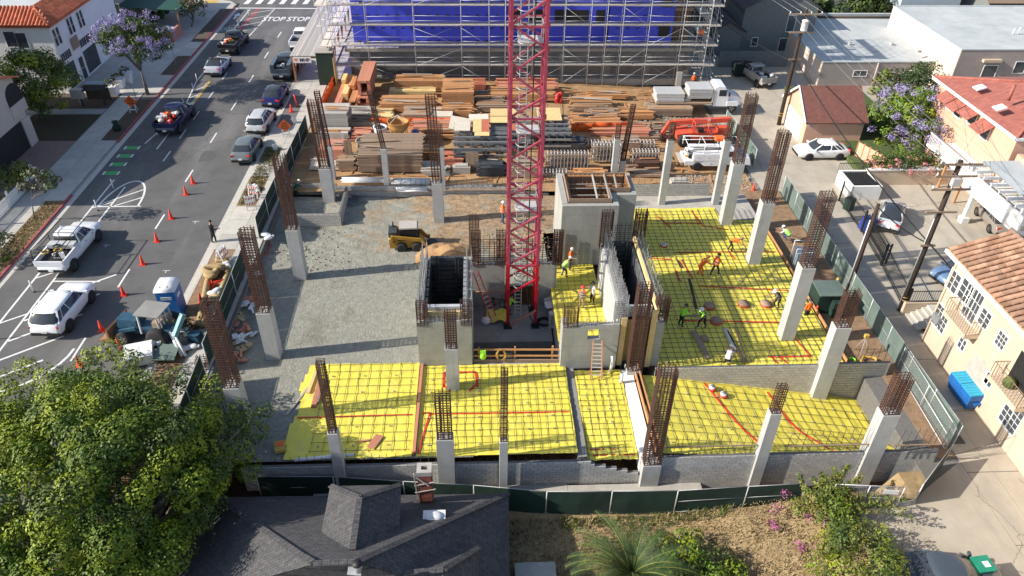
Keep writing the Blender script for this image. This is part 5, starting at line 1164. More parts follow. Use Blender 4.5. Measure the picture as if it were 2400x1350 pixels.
for x in (GX0+.3, GX1-.5): MB().b(x, x+.45, GY0-.06, GY0-.005, ez-.55, ez-.2).build('vent', 'steelgrey', ga)
fnc = thing('peach_fence', 'peach painted panel fence running from the garage', 'fence', (35.2, 61.9, -1))
dd = Vector((36.9-35.2, 57.0-61.9+.2)); nn = 7
for i in range(nn):
    a = dd*(i/nn); b = dd*((i+.96)/nn); MB().bar((a.x, a.y, .9), (b.x, b.y, .9), .06, 1.8).build('fence_panel', 'pinkst', fnc); MB().box((a.x, a.y, .95), (.12, .12, 1.95)).build('post', 'wood', fnc)
# --- pale flat-roofed blocks
fa = thing('flat_roof_block', 'low grey stucco block with pale flat roof behind the garage', 'building')
AX, AY = 38.6, 80.2; za = zv(AX, AY, 147)
MB().b(AX, 62, AY, 97, -1.3, za).build('wall', 'greyst', fa); MB().b(AX-.02, AX+.0, AY+.05, 97, -1.3, za-.02).build('side_wall', 'sunwarmst', fa)  # sheet on the left face carries its sunlit tone as colour
MB().b(AX+.25, 61.8, AY+.25, 96.8, za+.003, za+.03).build('roof', 'roofwhite', fa)
pz = MB(); pz.b(AX-.04, 62, AY-.04, AY+.24, za, za+.12); pz.b(AX-.04, AX+.24, AY+.25, 97, za, za+.12); pz.b(AX, 62, 96.7, 97.1, za, za+.5); pz.build('parapet', 'roofwhite', fa)
RF = fa
for (x, y) in [(44, 86), (49, 86), (52.5, 86.2), (46, 83.8), (51, 83.6)]: MB().cyl((x, y, za-.06), .16, .3, 10).cyl((x, y, za+.22), .26, .1, 10).build('roof_vent', 'galv', RF)
MB().tube([(AX+1, 96.4, za+.2), (60, 96.2, za+.2)], .12, 8).build('roof_pipe', 'mulch', fa)
for k in range(3): MB().tube([(50.5+k*.3, 81.5+.2*k, za+.02), (54, 83.2, za+.02), (56.4, 86, za+.02), (56.7+k*.3, 91, za+.02)], .05, 5).build('roof_cable', 'black', fa)
for (u, v, w_, h_) in [(2016, 172, 1.5, .6), (2073, 181, 2.0, 1.1), (2228, 176, 2.0, .7), (2130, 170, 1.2, .4)]:
    x, z = ony(u, v, AY); win_y(fa, AY, x, z, w_, h_)
y, z = onx(1906, 165, AX); win_x(fa, AX, y, z, .8, 1.1, -1, 2, 1)
for u in (2045, 2260): x, z = ony(u, 190, AY); MB().tube([(x, AY-.1, -1), (x, AY-.1, za)], .07, 6).build('downpipe', 'sunwarmst', fa)
fb = thing('flat_roof_block', 'taller warm grey flat-roofed block at the right edge', 'building')
BX, BYY = 51.5, 76.5; zb_ = zv(BX, BYY, 118)
MB().b(BX, 80, BYY, 92.5, -1.3, zb_).build('wall', 'greyst', fb); MB().b(BX-.03, BX-.002, BYY+.05, 92.4, -1.3, zb_-.02).build('side_wall', 'sunwarmst', fb)  # left face again gets the sun painted in by the paler sheet
MB().b(BX+.25, 79.8, BYY+.25, 92.3, zb_, zb_+.03).build('roof', 'roofwhite', fb); q = MB(); q.b(BX-.06, 80, BYY-.05, BYY+.24, zb_+.005, zb_+.12); q.b(BX-.06, BX+.24, BYY+.25, 92.5, zb_+.005, zb_+.12); q.b(BX, 80, 92.3, 92.55, zb_+.005, zb_+.12); q.build('parapet', 'roofwhite', fb)
for (u, v, w_, h_) in [(2318, 168, 1.5, 1.3), (2390, 158, 1.2, 1.2)]: x, z = ony(u, v, BYY); win_y(fb, BYY, x, z, w_, h_, 1)
x, z = ony(2323, 141, BYY); MB().b(x-1, x+1, BYY-.4, BYY-.005, z-.15, z+.15).build('wall_hood', 'stucco', fb)
for (x, y) in [(60, 81.5), (60.8, 81.8), (61.6, 80.9)]: MB().tube([(x, y, zb_), (x, y, zb_+.7), (x+.25, y, zb_+.75)], .06, 6).build('roof_vent', 'white', fb)
# --- pink house with red roof
ph = thing('pink_house', 'pink two storey house with red hipped roof and brown awnings', 'building')
HX, HY0, HY1 = 42.9, 52.6, 65.2; hz = 5.6
MB().b(HX, 64, HY0+.3, HY1-.2, -1.2, hz).build('wall', 'pinkst', ph)
e0, e1 = Vector((HX-.5, HY0-.2, hz)), Vector((HX-.5, HY1+.3, hz)); rg0, rg1 = Vector((49.2, 58.8, hz+1.9)), Vector((60, 58.8, hz+1.9))
plate('roof', 'redroof', ph, [e0, e1, rg0], .14); plate('roof', 'redroof', ph, [e0, rg0, rg1, (64, HY0-.2, hz)], .14); plate('roof', 'redroof', ph, [e1, (64, HY1+.3, hz), rg1, rg0], .14)
MB().tube([e0+Vector((0, 0, .05)), rg0+Vector((0, 0, .05))], .13, 6).build('ridge_tiles', 'redroof', ph); MB().tube([e1+Vector((0, 0, .05)), rg0+Vector((0, 0, .05))], .13, 6).build('ridge_tiles', 'redroof', ph)
MB().b(HX-.62, HX-.5, HY0-.3, HY1+.4, hz-.2, hz+.02).build('fascia', 'white', ph); MB().b(HX-.62, 64, HY0-.34, HY0-.21, hz-.2, hz+.02).build('fascia', 'white', ph)
for (u, v) in [(2296, 205), (2343, 252)]:
    p = P(u, v, hz+.9); MB().box(p, (.8, .8, .12), ry=-.3).build('skylight', 'white', ph)
p = P(2363, 235, hz+1.1); MB().tube([p, p+Vector((0, 0, 1.3))], .14, 8).build('flue', 'redroof', ph)
for (u, v) in [(2233, 228), (2252, 246), (2285, 264), (2315, 297)]:
    y, z = onx(u, v, HX); a = MB(); a.extr([(HX-.02, y-.9, z+.45), (HX-.02, y+.9, z+.45), (HX-1.1, y+.9, z-.25), (HX-1.1, y-.9, z-.25)], (0, 0, -.06)); a.build('awning', 'redroof', ph); win_x(ph, HX, y, z-.5, 1.0, 1.1, -1, 1, 2)
dk = thing('white_balcony', 'white railed timber balcony on the pink house', 'balcony', (HX-2.6, 56.5, 1.6))
MB().b(0, 2.55, -3, 3.4, -.2, 0).build('deck', 'white', dk)
for i in range(30): MB().box((0.05, -2.95+.215*i, .5), (.05, .05, 1.0)).build('baluster', 'white', dk)
for i in range(11): MB().box((.12+.23*i, -2.95, .5), (.05, .05, 1.0)).build('baluster', 'white', dk)
MB().b(0, .1, -3, 3.4, 1.0, 1.08).build('handrail', 'white', dk); MB().b(.1, 2.55, -3, -2.9, 1.0, 1.08).build('handrail', 'white', dk)
for y in (-2.7, 0, 3.1): MB().box((.2, y, -1.4), (.16, .16, 2.4)).build('post', 'wood', dk)
# porch at the near side of the pink house
po = thing('arched_porch', 'pink arched porch with white railing on the pink house', 'porch', (46.5, 51.2, -1)); MB().b(-3.4, 6, -1.6, 1.35, 0, 2.4).build('base', 'pinkst', po); MB().b(-3.4, 6, -1.55, -1.45, 2.4, 3.3).build('railing', 'white', po); MB().b(-3.4, -3, -1.6, 1.3, 2.41, 5.2).build('pier', 'pinkst', po)
# --- white terrace and carport
ct = thing('white_carport', 'white raised terrace on columns with pergola beams over a parked car', 'carport', (39.2, 47.5, -1))
MB().b(0, 14, -3, 4.5, 2.6, 3.0).build('deck', 'plaster', ct); MB().b(0, .2, -3, 4.5, 3.01, 4.1).build('parapet', 'plaster', ct); MB().b(.21, 14, -3, -2.8, 3.01, 4.0).build('parapet', 'stucco', ct)
for (x, y) in [(.4, -2.4), (.4, 3.2)]: MB().b(x-.17, x+.17, y-.17, y+.17, .5, 2.6).build('column', 'plaster', ct); MB().b(x-.3, x+.3, y-.3, y+.3, 0, .5).build('plinth', 'plaster', ct)
for i in range(7): MB().b(-.5+0*i, 3.2, -2.4+i*1.05, -2.3+i*1.05, 4.6, 4.85).build('pergola_beam', 'white', ct)
for y in (-2.6, 4.0): MB().b(3.0, 3.2, y, y+.2, 3, 4.6).build('pergola_post', 'white', ct); MB().b(0, .2, y, y+.2, 4.1, 4.6).build('pergola_post', 'white', ct)
MB().b(.7, 14, -2.5, 4.4, 4.86, 4.9).build('canopy_sheet', 'roofwhite', ct); MB().b(9, 13.5, 4.2, 4.45, 0, 2.6).build('rear_wall', 'stucco', ct)
rw = thing('garden_wall', 'long low cream garden wall under the flowering hedge', 'wall', (34, 57.0, -1)); MB().b(0, 8.5, 0, .3, 0, 1.4).build('wall', 'stucco', rw); MB().b(-.05, 8.55, -.05, .35, 1.4, 1.5).build('coping', 'plaster', rw)
slab('garden', 34.4, 42.5, 57.3, 79, -1.5, -.55, 'lawn'); slab('garden_path', 38.5, 42.4, 57.4, 60, -1, -.53, 'walk')
en = thing('bin_enclosure', 'white walled bin enclosure with black picket railing', 'enclosure', (31.6, 54.4, -1))
for q_ in [(0, .2, 0, 3, 1.3), (.21, 2.6, 2.8, 3, 1.3), (2.4, 2.6, 0, 2.79, 1.3), (.21, 2.39, 0, .2, 1.3)]: MB().b(q_[0], q_[1], q_[2], q_[3], 0, q_[4]).build('wall', 'plaster', en)
r = MB(); [r.bar((.0+.15*i, 3.1, .9), (.0+.15*i, 3.1, 2.0), .025) for i in range(24)]; r.bar((0, 3.1, 1.9), (3.5, 3.1, 1.9), .04); r.bar((0, 3.1, 1.1), (3.5, 3.1, 1.1), .04); stuff(r.build('railing', 'black', en))
def dumpster(label, loc, rz, m, lid='black', w_=1.9, d_=1.3, h_=1.2):
    t = thing('dumpster', label, 'dumpster', loc, rz); mb = MB(); mb.loft([[(-w_/2+a, -d_/2+a, z), (w_/2-a, -d_/2+a, z), (w_/2-a, d_/2-a, z), (-w_/2+a, d_/2-a, z)] for a, z in ((.12, .15), (0, .9), (0, h_))], smooth=False); mb.build('bin', m, t)
    for s in (-1, 1):
        l = MB(); l.box((s*w_/4, 0, h_+.06), (w_/2-.04, d_+.06, .06), rx=-.06); [l.box((s*w_/4-w_/4+.08+k*w_/2/5, 0, h_+.1), (.06, d_, .04), rx=-.06) for k in range(5)]; l.build('lid', lid if s < 0 else (lid if lid == 'black' else 'drumlid'), t)
    for s in (-1, 1): MB().box((s*(w_/2+.06), 0, .7), (.12, .5, .12)).build('lift_pocket', m, t); MB().lathe((s*(w_/2-.3), -d_/2+.2, .08), [(.08, -.03), (.08, .03)], 8, 'x').build('caster', 'rubber', t)
    return t
M['drumlid'] = mat('drumlid', (.03, .33, .5), (.05, .4, .58), rough=.5); M['dumpblue'] = mat('dumpblue', (.015, .11, .38), (.02, .15, .45), rough=.5)
dumpster('black ribbed bin filling the white enclosure', (32.9, 55.9, -1), 0, 'black', 'black', 2.1, 2.45, 1.2); t = dumpster('blue dumpster painted with faded murals in the arched niche', (28.75, onx(2290, 880, XW)[0]-.1, -1), rad(92), 'dumpblue', 'drumlid', 2.1, 1.2, 1.25)
MB().box((-.45, -.66, .75), (.7, .02, .6)).build('mural', 'white', t); MB().box((.4, -.66, .75), (.6, .02, .55)).build('mural', 'paintg', t)
dumpster('dark dumpster behind the silver pickup in the shade', (30.9, 83.6, -1), 0, 'mesh', 'black', 2.2, 1.5, 1.35)
# black steel gate fence
gf = thing('steel_picket_fence', 'black steel picket fence with a sliding gate across the lot', 'fence', (30.7, 54.3, -1))
def pickets(par, a, b, h=1.75, sp=.16):
    a, b = Vector(a), Vector(b); d = b-a; n = int(d.length/sp); r = MB()
    for i in range(n+1): q = a+d*(i/n); r.bar(q, q+Vector((0, 0, h)), .022)
    for z in (.15, h-.2): r.bar(a+Vector((0, 0, z)), b+Vector((0, 0, z)), .045)
    stuff(r.build('picket_panel', 'black', par))
    for q in (a, b): MB().box((q.x, q.y, q.z+h/2+.05), (.09, .09, h+.2)).build('post', 'black', par)
pickets(gf, (0, 0, 0), (-.15, -4.8, 0)); pickets(gf, (-.15, -4.9, 0), (-.65, -9.6, 0)); pickets(gf, (-.66, -9.7, 0), (-1.5, -15.1, 0))
pickets(gf, (.25, -5.0, 0), (-.2, -9.4, 0), 1.6)
# --- dark houses beyond the alley, top right
def gable(label, x0, x1, y0, y1, z0, ze, zr, wall, roof, along='x', name='neighbour_house', cat='building', over=.4):
    t = thing(name, label, cat); MB().b(x0, x1, y0, y1, z0, ze).build('wall', wall, t)
    if along == 'y':
        xm = (x0+x1)/2; MB().extr([(x0, y0, ze), (x1, y0, ze), (xm, y0, zr-.1)], (0, y1-y0, 0)).build('gable', wall, t)
        plate('roof', roof, t, [(x0-over, y0-over, ze-.15), (xm, y0-over, zr), (xm, y1+over, zr), (x0-over, y1+over, ze-.15)]); plate('roof', roof, t, [(xm, y0-over, zr), (x1+over, y0-over, ze-.15), (x1+over, y1+over, ze-.15), (xm, y1+over, zr)])
    else:
        ym = (y0+y1)/2; MB().extr([(x0, y0, ze), (x0, y1, ze), (x0, ym, zr-.1)], (x1-x0, 0, 0)).build('gable', wall, t)
        plate('roof', roof, t, [(x0-over, y0-over, ze-.15), (x1+over, y0-over, ze-.15), (x1+over, ym, zr), (x0-over, ym, zr)]); plate('roof', roof, t, [(x0-over, ym, zr), (x1+over, ym, zr), (x1+over, y1+over, ze-.15), (x0-over, y1+over, ze-.15)])
    return t
M['siding'] = mat('siding', (.17, .185, .18), (.21, .225, .215), s=2, rough=.9)
g1 = gable('grey green gabled house in deep shade behind the alley pole', 32.5, 41.5, 91, 101, -1, 4.6, 7.4, 'siding', 'shingle', 'y')
for (u, v) in [(1854, 55), (1833, 108)]: x, z = ony(u, v, 91); win_y(g1, 91, x, z, .95, 1.9, 1)
g2 = gable('low grey wing with a dark roof next to the scaffold', 28.8, 32.4, 90, 98, -1, 2.2, 3.4, 'siding', 'shingle', 'y'); x, z = ony(1768, 98, 90); win_y(g2, 90, x, z, .7, 1.0, 1)
gable('long dark roofed house behind the scaffold corner', 27, 40, 102.5, 109, -1, 4.6, 8.0, 'siding', 'shingle', 'x')
yf = thing('yard_fence', 'pale grey board fence behind the parked silver pickup', 'fence', (28.8, 86.3, -1)); [MB().b(i*.3, i*.3+.28, 0, .05, 0, 1.9).build('fence_board', 'siding', yf) for i in range(28)]
M['paleblue'] = mat('paleblue', (.44, .52, .56), (.5, .58, .62), s=2, rough=.9)
g3 = gable('pale blue clapboard house with a black railed stair', 56, 64, 99, 106, -1, 5.5, 7.6, 'paleblue', 'greyst', 'x')
stp = MB(); [stp.bar((50.5+.45*i, 98.3, 4.2-.0*i), (50.5+.45*i, 98.3, 5.2), .04) for i in range(12)]; stp.bar((50, 98.3, 5.2), (57, 98.3, 5.2), .12); stp.bar((46.5, 97.6, .5), (51, 98.3, 4.6), .14); tag(stp.build('outside_stair', 'black'), 'black railed outside stair before the pale blue house', 'stairs')
gable('brown mossy roofed house at the top right edge', 66, 92, 96, 108, -1, 4, 6.4, 'siding', 'wooddull', 'x')
rect('far_lawn', 40, 95, 96, 108, ZA+.05, 'greyst')
# --- left side: white building with red tiles
wb = thing('white_building', 'white two storey corner shop building with red barrel tile roof', 'building')
WX, WY0, WY1, WZ = -42.0, 76.2, 91.5, 7.0
MB().b(-62, WX, WY0, WY1, -.2, WZ).build('wall', 'plaster', wb)
MB().b(-61.5, WX-2.2, WY0+2.2, WY1-.3, WZ+.4, WZ+.9).build('roof', 'roofwhite', wb)
k0 = [(WX+.35, WY0-.35, WZ-.05), (WX+.35, WY1+.2, WZ-.05), (WX-1.9, WY1+.2, WZ+1.15), (WX-1.9, WY0+1.9, WZ+1.15)]
s1 = plate('roof_skirt', 'tilered', wb, k0, .15); s2 = plate('roof_skirt', 'tilered', wb, [(WX+.35, WY0-.35, WZ-.05), (WX-1.9, WY0+1.9, WZ+1.15), (-62, WY0+1.9, WZ+1.15), (-62, WY0-.35, WZ-.05)], .15)
tile_slope(s1, k0[0], k0[1], (WX-1.9, WY0-.35, WZ+1.15), .36, .5, 'tilered', 300, skip=lambda q: (q.y-(WY0-.35)) < (WX+.35-q.x)-.1)
tile_slope(s2, (-62, WY0-.35, WZ-.05), (WX+.35, WY0-.35, WZ-.05), (-62, WY0+1.9, WZ+1.15), .36, .5, 'tilered', 300, skip=lambda q: (WX+.35-q.x) < (q.y-(WY0-.35))-.1 or q.x < -57)
MB().tube([(WX+.35, WY0-.35, WZ+.06), (WX-1.9, WY0+1.9, WZ+1.26)], .16, 7).build('hip_tiles', 'tilered', wb)
for (u, v) in [(133, 86), (165, 60), (188, 45)]:
    y, z = onx(u, v, WX); win_x(wb, WX, y-.35, z, .55, 1.6, 1, 1, 2, 'plaster', 'glass'); win_x(wb, WX, y+.4, z, .55, 1.6, 1, 1, 2, 'plaster', 'glass')
for (u, v) in [(25, 92), (52, 95)]: x, z = ony(u, v, WY0); win_y(wb, WY0, x, z, 1.0, 1.5, 1, glass='glass')
y, z = onx(214, 132, WX); f = win_x(wb, WX, y, 1.5, 3.2, 2.4, 1, 1, 1, 'plaster', 'glass'); win_x(wb, WX, y, 3.5, 3.2, .8, 1, 6, 1, 'plaster', 'glass')
y2, z = onx(168, 170, WX); win_x(wb, WX, y2, 1.5, 2.2, 2.4, 1, 1, 1, 'plaster', 'glass'); win_x(wb, WX, y2, 3.5, 2.2, .8, 1, 5, 1, 'plaster', 'glass')
y3, z = onx(194, 152, WX); win_x(wb, WX, (y+y2)/2, 1.3, .95, 2.3, 1, 1, 2, 'plaster', 'glass'); MB().b(WX+.005, WX+.08, (y+y2)/2-.8, (y+y2)/2+.8, 3.4, 4.6).build('shop_sign', 'wooddull', wb)
for x in (-50, -55, -47): MB().cyl((x, 82, WZ+.9), .2, .4, 8).build('roof_vent', 'galv', wb)
MB().b(-52, -49, 80.6, 81.4, WZ+.92, WZ+1.1).build('roof_duct', 'mulch', wb)
# beige house on the left edge
bh = thing('beige_house', 'beige stucco house with arched balcony opening and garage at the left edge', 'building')
M['beige'] = mat('beige', (.50, .44, .385), (.56, .5, .44), s=1, rough=.95, bump=.1)
hz2 = 7.6
MB().b(-58, -40.2, 52.0, 64.6, -.2, hz2-1.4).build('wall', 'beige', bh); MB().extr([(-40.2, 52, hz2-1.4), (-40.2, 64.6, hz2-1.4), (-40.2, 60, hz2), (-40.2, 56, hz2)], (-17, 0, 0)).build('gable', 'beige', bh)
plate('roof', 'tilered', bh, [(-39.8, 65, hz2-1.5), (-58, 65, hz2-1.5), (-58, 58.3, hz2+.6), (-39.8, 58.3, hz2+.6)]); plate('roof', 'tilered', bh, [(-39.8, 58.3, hz2+.6), (-58, 58.3, hz2+.6), (-58, 51.6, hz2-1.5), (-39.8, 51.6, hz2-1.5)])
MB().b(-40.25, -40.16, 58.2, 63.4, 0, 2.6).build('garage_opening', 'black', bh); MB().b(-40.4, -40.05, 63.4, 64.7, 0, 2.61).build('pier', 'beige', bh)
ar = MB(); yc, zc2 = onx(33, 228, -40.2); ar.extr([(-40.19, yc-1.2, 3.2)]+[(-40.19, yc+1.2*math.cos(t), zc2+.2+1.0*math.sin(t)) for t in np.linspace(0, math.pi, 11)][::-1]+[(-40.19, yc+1.2, 3.2)], (.02, 0, 0)); ar.build('arched_opening', 'black', bh)
MB().b(-40.22, -40.1, yc-1.25, yc+1.25, 3.1, 4.1).build('balcony_rail', 'beige', bh)
nb = thing('unseen_shadow_block', 'unseen tall stucco block added out of frame on the left for its shadow', 'building'); MB().b(-66, -49.5, 57.2, 71.5, -.2, 13.2).build('wall', 'beige', nb); MB().b(-66.3, -49.2, 56.9, 71.8, 13.21, 13.5).build('roof', 'tilered', nb)  # added out of view to cast shade over the left pavement and road
# cafe pavilion and grey block behind it
gb = thing('grey_block', 'plain grey block in shade behind the cafe', 'building'); MB().b(-70, -43.5, 93.5, 107, -.2, 6).build('wall', 'greyst', gb); x, z = ony(270, 22, 93.5); win_y(gb, 93.5, x, z, 1.0, 1.2, 1)
cf = thing('cafe_pavilion', 'street cafe with dark green awning and wooden planters', 'cafe', (-39.5, 99, .1)); M['awn'] = mat('awn', (.01, .06, .045), (.015, .08, .06), rough=.7)
plate('awning', 'awn', cf, [(-4, -4, 3.3), (3.2, -4, 2.9), (3.2, 6, 2.9), (-4, 6, 3.3)], .1)
for (x, y) in [(3, -3.8), (3, 1), (3, 5.8), (-1, -3.8)]: MB().box((x, y, 1.5), (.14, .14, 3)).build('post', 'wood', cf)
MB().b(2.9, 3.1, -7, -3.9, 0, 1.3).build('timber_screen', 'woodpink', cf); MB().b(.5, 2.9, -7, -6.9, 0, 1.3).build('timber_screen', 'woodpink', cf); MB().box((1.8, -5.4, 1.05), (1.6, 2.2, .06)).build('table', 'paleblue', cf)
for i in range(4): MB().ball((random.uniform(-2, 2), random.uniform(-3, 4), .9), (.5, .5, .6)).build('potted_plant', 'leafdark', cf)
# ------------------------------------------------------------------ dark shingled house in the foreground
fh = thing('shingled_house', 'foreground house with dark grey hipped shingle roof and skylight', 'building')
n_, l_ = M['shingle'].node_tree.nodes, M['shingle'].node_tree.links
def brick_relief(m, sx, sy, mort, c1):
    n, l = m.node_tree.nodes, m.node_tree.links; b = n['Principled BSDF']; src = b.inputs['Base Color'].links[0].from_socket
    tc = n.new('ShaderNodeNewGeometry'); br = n.new('ShaderNodeTexBrick'); br.inputs['Scale'].default_value = 1; br.inputs['Brick Width'].default_value = sx; br.inputs['Row Height'].default_value = sy; br.inputs['Mortar Size'].default_value = mort
    br.inputs['Color1'].default_value = (1, 1, 1, 1); br.inputs['Color2'].default_value = (.72, .72, .72, 1); br.inputs['Mortar'].default_value = (c1, c1, c1, 1); l.new(tc.outputs['Position'], br.inputs['Vector'])
    mx = n.new('ShaderNodeMix'); mx.data_type = 'RGBA'; mx.blend_type = 'MULTIPLY'; mx.inputs['Factor'].default_value = 1; l.new(src, mx.inputs['A']); l.new(br.outputs['Color'], mx.inputs['B']); l.new(mx.outputs['Result'], b.inputs['Base Color'])
brick_relief(M['shingle'], .33, .16, .012, .45); brick_relief(M['redroof'], .4, .2, .012, .7)
def roofp(par, *pts, name='roof_slope'): return plate(name, 'shingle', par, [P(u, v, z) for u, v, z in pts], .08)
EV, RZ = -.9, 3.6
A = (505, 1165, EV); B = (1192, 1157, EV); R_a = (735, 1322, RZ); R_b = (835, 1318, RZ); nearR = (1195, 1420, EV); nearL = (380, 1420, EV)
roofp(fh, A, B, R_b, R_a); roofp(fh, B, nearR, R_b); roofp(fh, R_a, R_b, nearR, nearL); roofp(fh, nearL, A, R_a)
def onmain(u, v):
    a, b, c = P(*A), P(*B), P(*R_b); n = (b-a).cross(c-a); d = CF*CAM_F + CR*(u-1200) - CU*(v-675); return (CO+d*(n.dot(a-CO)/n.dot(d))).z
ze, zp = onmain(754, 1246), onmain(826, 1288)+.05
wp = (843, 1167, zp); wb_ = (826, 1290, zp); wl, wr = (774, 1139, ze), (940, 1136, ze); wlb, wrb = (753, 1249, ze), (936, 1249, ze-.1)
w_ = roofp(fh, wl, wp, wb_, wlb, name='wing_slope'); roofp(fh, wr, wrb, wb_, wp, name='wing_slope'); roofp(fh, wl, wr, wp, name='wing_slope')
q1 = [(640, 1262, 1.75), (733, 1318, RZ)]
r2 = [(985, 1286, 1.0), (1122, 1284, .6), (1040, 1336, 2.2), (905, 1348, 2.3), (1040, 1336, 2.2), (1122, 1284, .6), (1125, 1420, -.6), (1035, 1420, 2.2)]
roofp(fh, *r2[:4], name='wing_slope'); roofp(fh, *r2[4:], name='wing_slope'); roofp(fh, r2[3], r2[2], (1035, 1430, 1.3), (880, 1430, 1.0), name='wing_slope')
for a, b in [((B), (R_b)), ((R_a), (R_b)), (wp, wl), (wp, wr), (wp, wb_), q1, ((1122, 1284, .65), (1040, 1336, 2.25)), ((905, 1348, 2.35), (1040, 1336, 2.25)), (A, R_a)]:
    p0, p1 = P(*a)+Vector((0, 0, .03)), P(*b)+Vector((0, 0, .03)); n = max(2, int((p1-p0).length/.3))
    for i in range(n): MB().bar(p0+(p1-p0)*(i/n), p0+(p1-p0)*((i+.94)/n), .26, .06).build('ridge_cap', 'shingle', fh)
c0, c1_ = P(560, 1175, EV), P(1170, 1165, EV); MB().b(c0.x, c1_.x-.3, c0.y-14, c0.y-.4, -3, EV-.1).build('wall', 'siding', fh)
w0 = P(857, 1138, ze); MB().b(w0.x-1.5, w0.x+1.5, w0.y-2.2, w0.y-.25, ze-2.6, ze-.1).build('wing_wall', 'siding', fh)
sk = thing('roof_skylight', 'white domed skylight on the shaded roof slope', 'skylight', P(1018, 1218, .75)); MB().box((0, 0, .12), (1.05, .75, .22)).build('kerb_frame', 'white', sk); MB().ball((0, 0, .2), (.48, .33, .2)).build('dome', 'white', sk)
# brick chimney, one piece per brick
ch = thing('brick_chimney', 'weathered red brick chimney with a tied pole at its side', 'chimney', P(1000, 1166, -.2)); M['brick'] = mat('brick', (.20, .055, .04), (.32, .105, .075), s=6, rough=.95, rnd=.25)
bme = MB().box((0, 0, 0), (.205, .1, .062)).mesh('brick', 'brick'); zt = zv(ch.location.x, ch.location.y, 1105)-ch.location.z
MB().b(-.29, .29, -.24, .24, -1.2, zt-.02).build('mortar_core', 'mortar', ch); k = 0; z = -.05
while z < zt-.05:
    for i in range(3):
        for s in (-1, 1): link('brick', bme, ch, (-.205+.205*i*1.02+(.0 if k % 2 else .04)-.02, s*.25, z))
    for i in range(2):
        for s in (-1, 1): link('brick', bme, ch, (s*.3, -.12+.24*i, z), math.pi/2)
    z += .075; k += 1
cp = MB(); cp.b(-.36, .36, -.31, -.12, zt, zt+.28); cp.b(-.36, .36, .12, .31, zt, zt+.28); cp.b(-.36, -.15, -.119, .119, zt, zt+.28); cp.b(.15, .36, -.119, .119, zt, zt+.28); cp.build('cap', 'oldconc', ch)
for (a, b) in [((-.4, -.3, .1), (-.5, -.3, zt+.2)), ((-.5, -.32, .8), (.5, -.3, 1.0)), ((-.5, -.3, 1.3), (.45, -.32, 1.55)), ((-.45, -.28, zt), (.2, -.4, zt-.6))]: MB().bar(a, b, .05).build('tied_pole', 'woodgrey', ch)
vent = thing('roof_vent_pipe', 'small metal vent pipe on the lower roof ridge', 'vent', P(840, 1338, 3.4)); MB().cyl((0, 0, 0), .14, .45, 10).build('pipe', 'steelgrey', vent); MB().box((-.15, 0, .02), (.55, .4, .03), ry=.2).build('flashing', 'galv', vent); MB().cyl((0, 0, .45), .2, .1, 10).build('cap', 'black', vent)
tb_ = tag(MB().box((0, 0, .4), (2.0, 3.2, .1)).box((0, 0, .2), (1.8, 3.0, .35)).build('garden_shed_roof', 'oldconc', None, P(1258, 1400, ZY)), 'flat pale slab roof of a shed at the bottom edge', 'shed')
# ------------------------------------------------------------------ vegetation
RS = np.random.RandomState(5)
def rnd_dirs(n):
    v = RS.normal(size=(n, 3)); return v/np.linalg.norm(v, axis=1, keepdims=True)
def leaf_quads(C, Nn, size, asp=1.7):
    n = len(C); a = np.cross(Nn, rnd_dirs(n)); a /= np.linalg.norm(a, axis=1, keepdims=True)+1e-9; b = np.cross(Nn, a)
    s = size*(.6+.8*RS.rand(n, 1)); a *= s*asp*.5; b *= s*.5
    return np.stack([C-a, C-b*1.0, C+a, C+b*1.0], 1)
def crown(name, parent, clumps, per, size, mats, wts=None, fill=.75, up=.35):
    """leaf faces spread through clumps [(centre, radii)], one material drawn per clump"""
    Q, I = [], []
    for (c, r) in clumps:
        n = int(per*(r[0]*r[1]+r[1]*r[2]+r[0]*r[2])/3)+8; d = rnd_dirs(n); rr = (1-RS.rand(n, 1)**2*(1-fill))
        lump = 1+.18*np.sin(d[:, :1]*7+c[0])*np.cos(d[:, 1:2]*6+c[1]*2)
        C = np.array(c)+d*np.array(r)*rr*lump; N_ = d+rnd_dirs(n)*.55+np.array([0, 0, up]); N_ /= np.linalg.norm(N_, axis=1, keepdims=True)
        Q.append(leaf_quads(C, N_, size)); I.append(RS.choice(len(mats), size=n, p=wts) if wts is not None else np.full(n, RS.randint(len(mats))))
    return quads(name, np.concatenate(Q), mats, np.concatenate(I), parent)
def clumpset(c, r, n, cr, shell=.8, zsq=1.0, low=-.35):
    out = []
    while len(out) < n:
        d = rnd_dirs(1)[0]
        if d[2] < low: continue
        k = shell+(1-shell)*RS.rand() if RS.rand() < .8 else RS.rand()**.5; s = cr*(.65+.7*RS.rand())
        out.append((np.array(c)+d*np.array(r)*k, (s, s*(.8+.4*RS.rand()), s*.72*zsq)))
    return out
def trunk(parent, base, pts, r0, m='bark', name='trunk'):
    mb = MB(); mb.tube([base]+pts, [r0*(1-.75*i/len(pts)) for i in range(len(pts)+1)], 8); return mb.build(name, m, parent)
def limbs(parent, base, fork, targets, r, m='bark'):
    mb = MB()
    for t in targets:
        t = Vector(t); a = Vector(fork); mid = (a+t)/2+Vector((RS.uniform(-.4, .4), RS.uniform(-.4, .4), RS.uniform(-.2, .5))); mb.tube([a, mid, t], [r, r*.6, r*.2], 6)
        for k in range(2): e = mid+Vector((RS.uniform(-1, 1), RS.uniform(-1, 1), RS.uniform(.2, 1.0))); mb.tube([mid, e], [r*.4, r*.12], 5)
    return mb.build('limbs', m, parent)
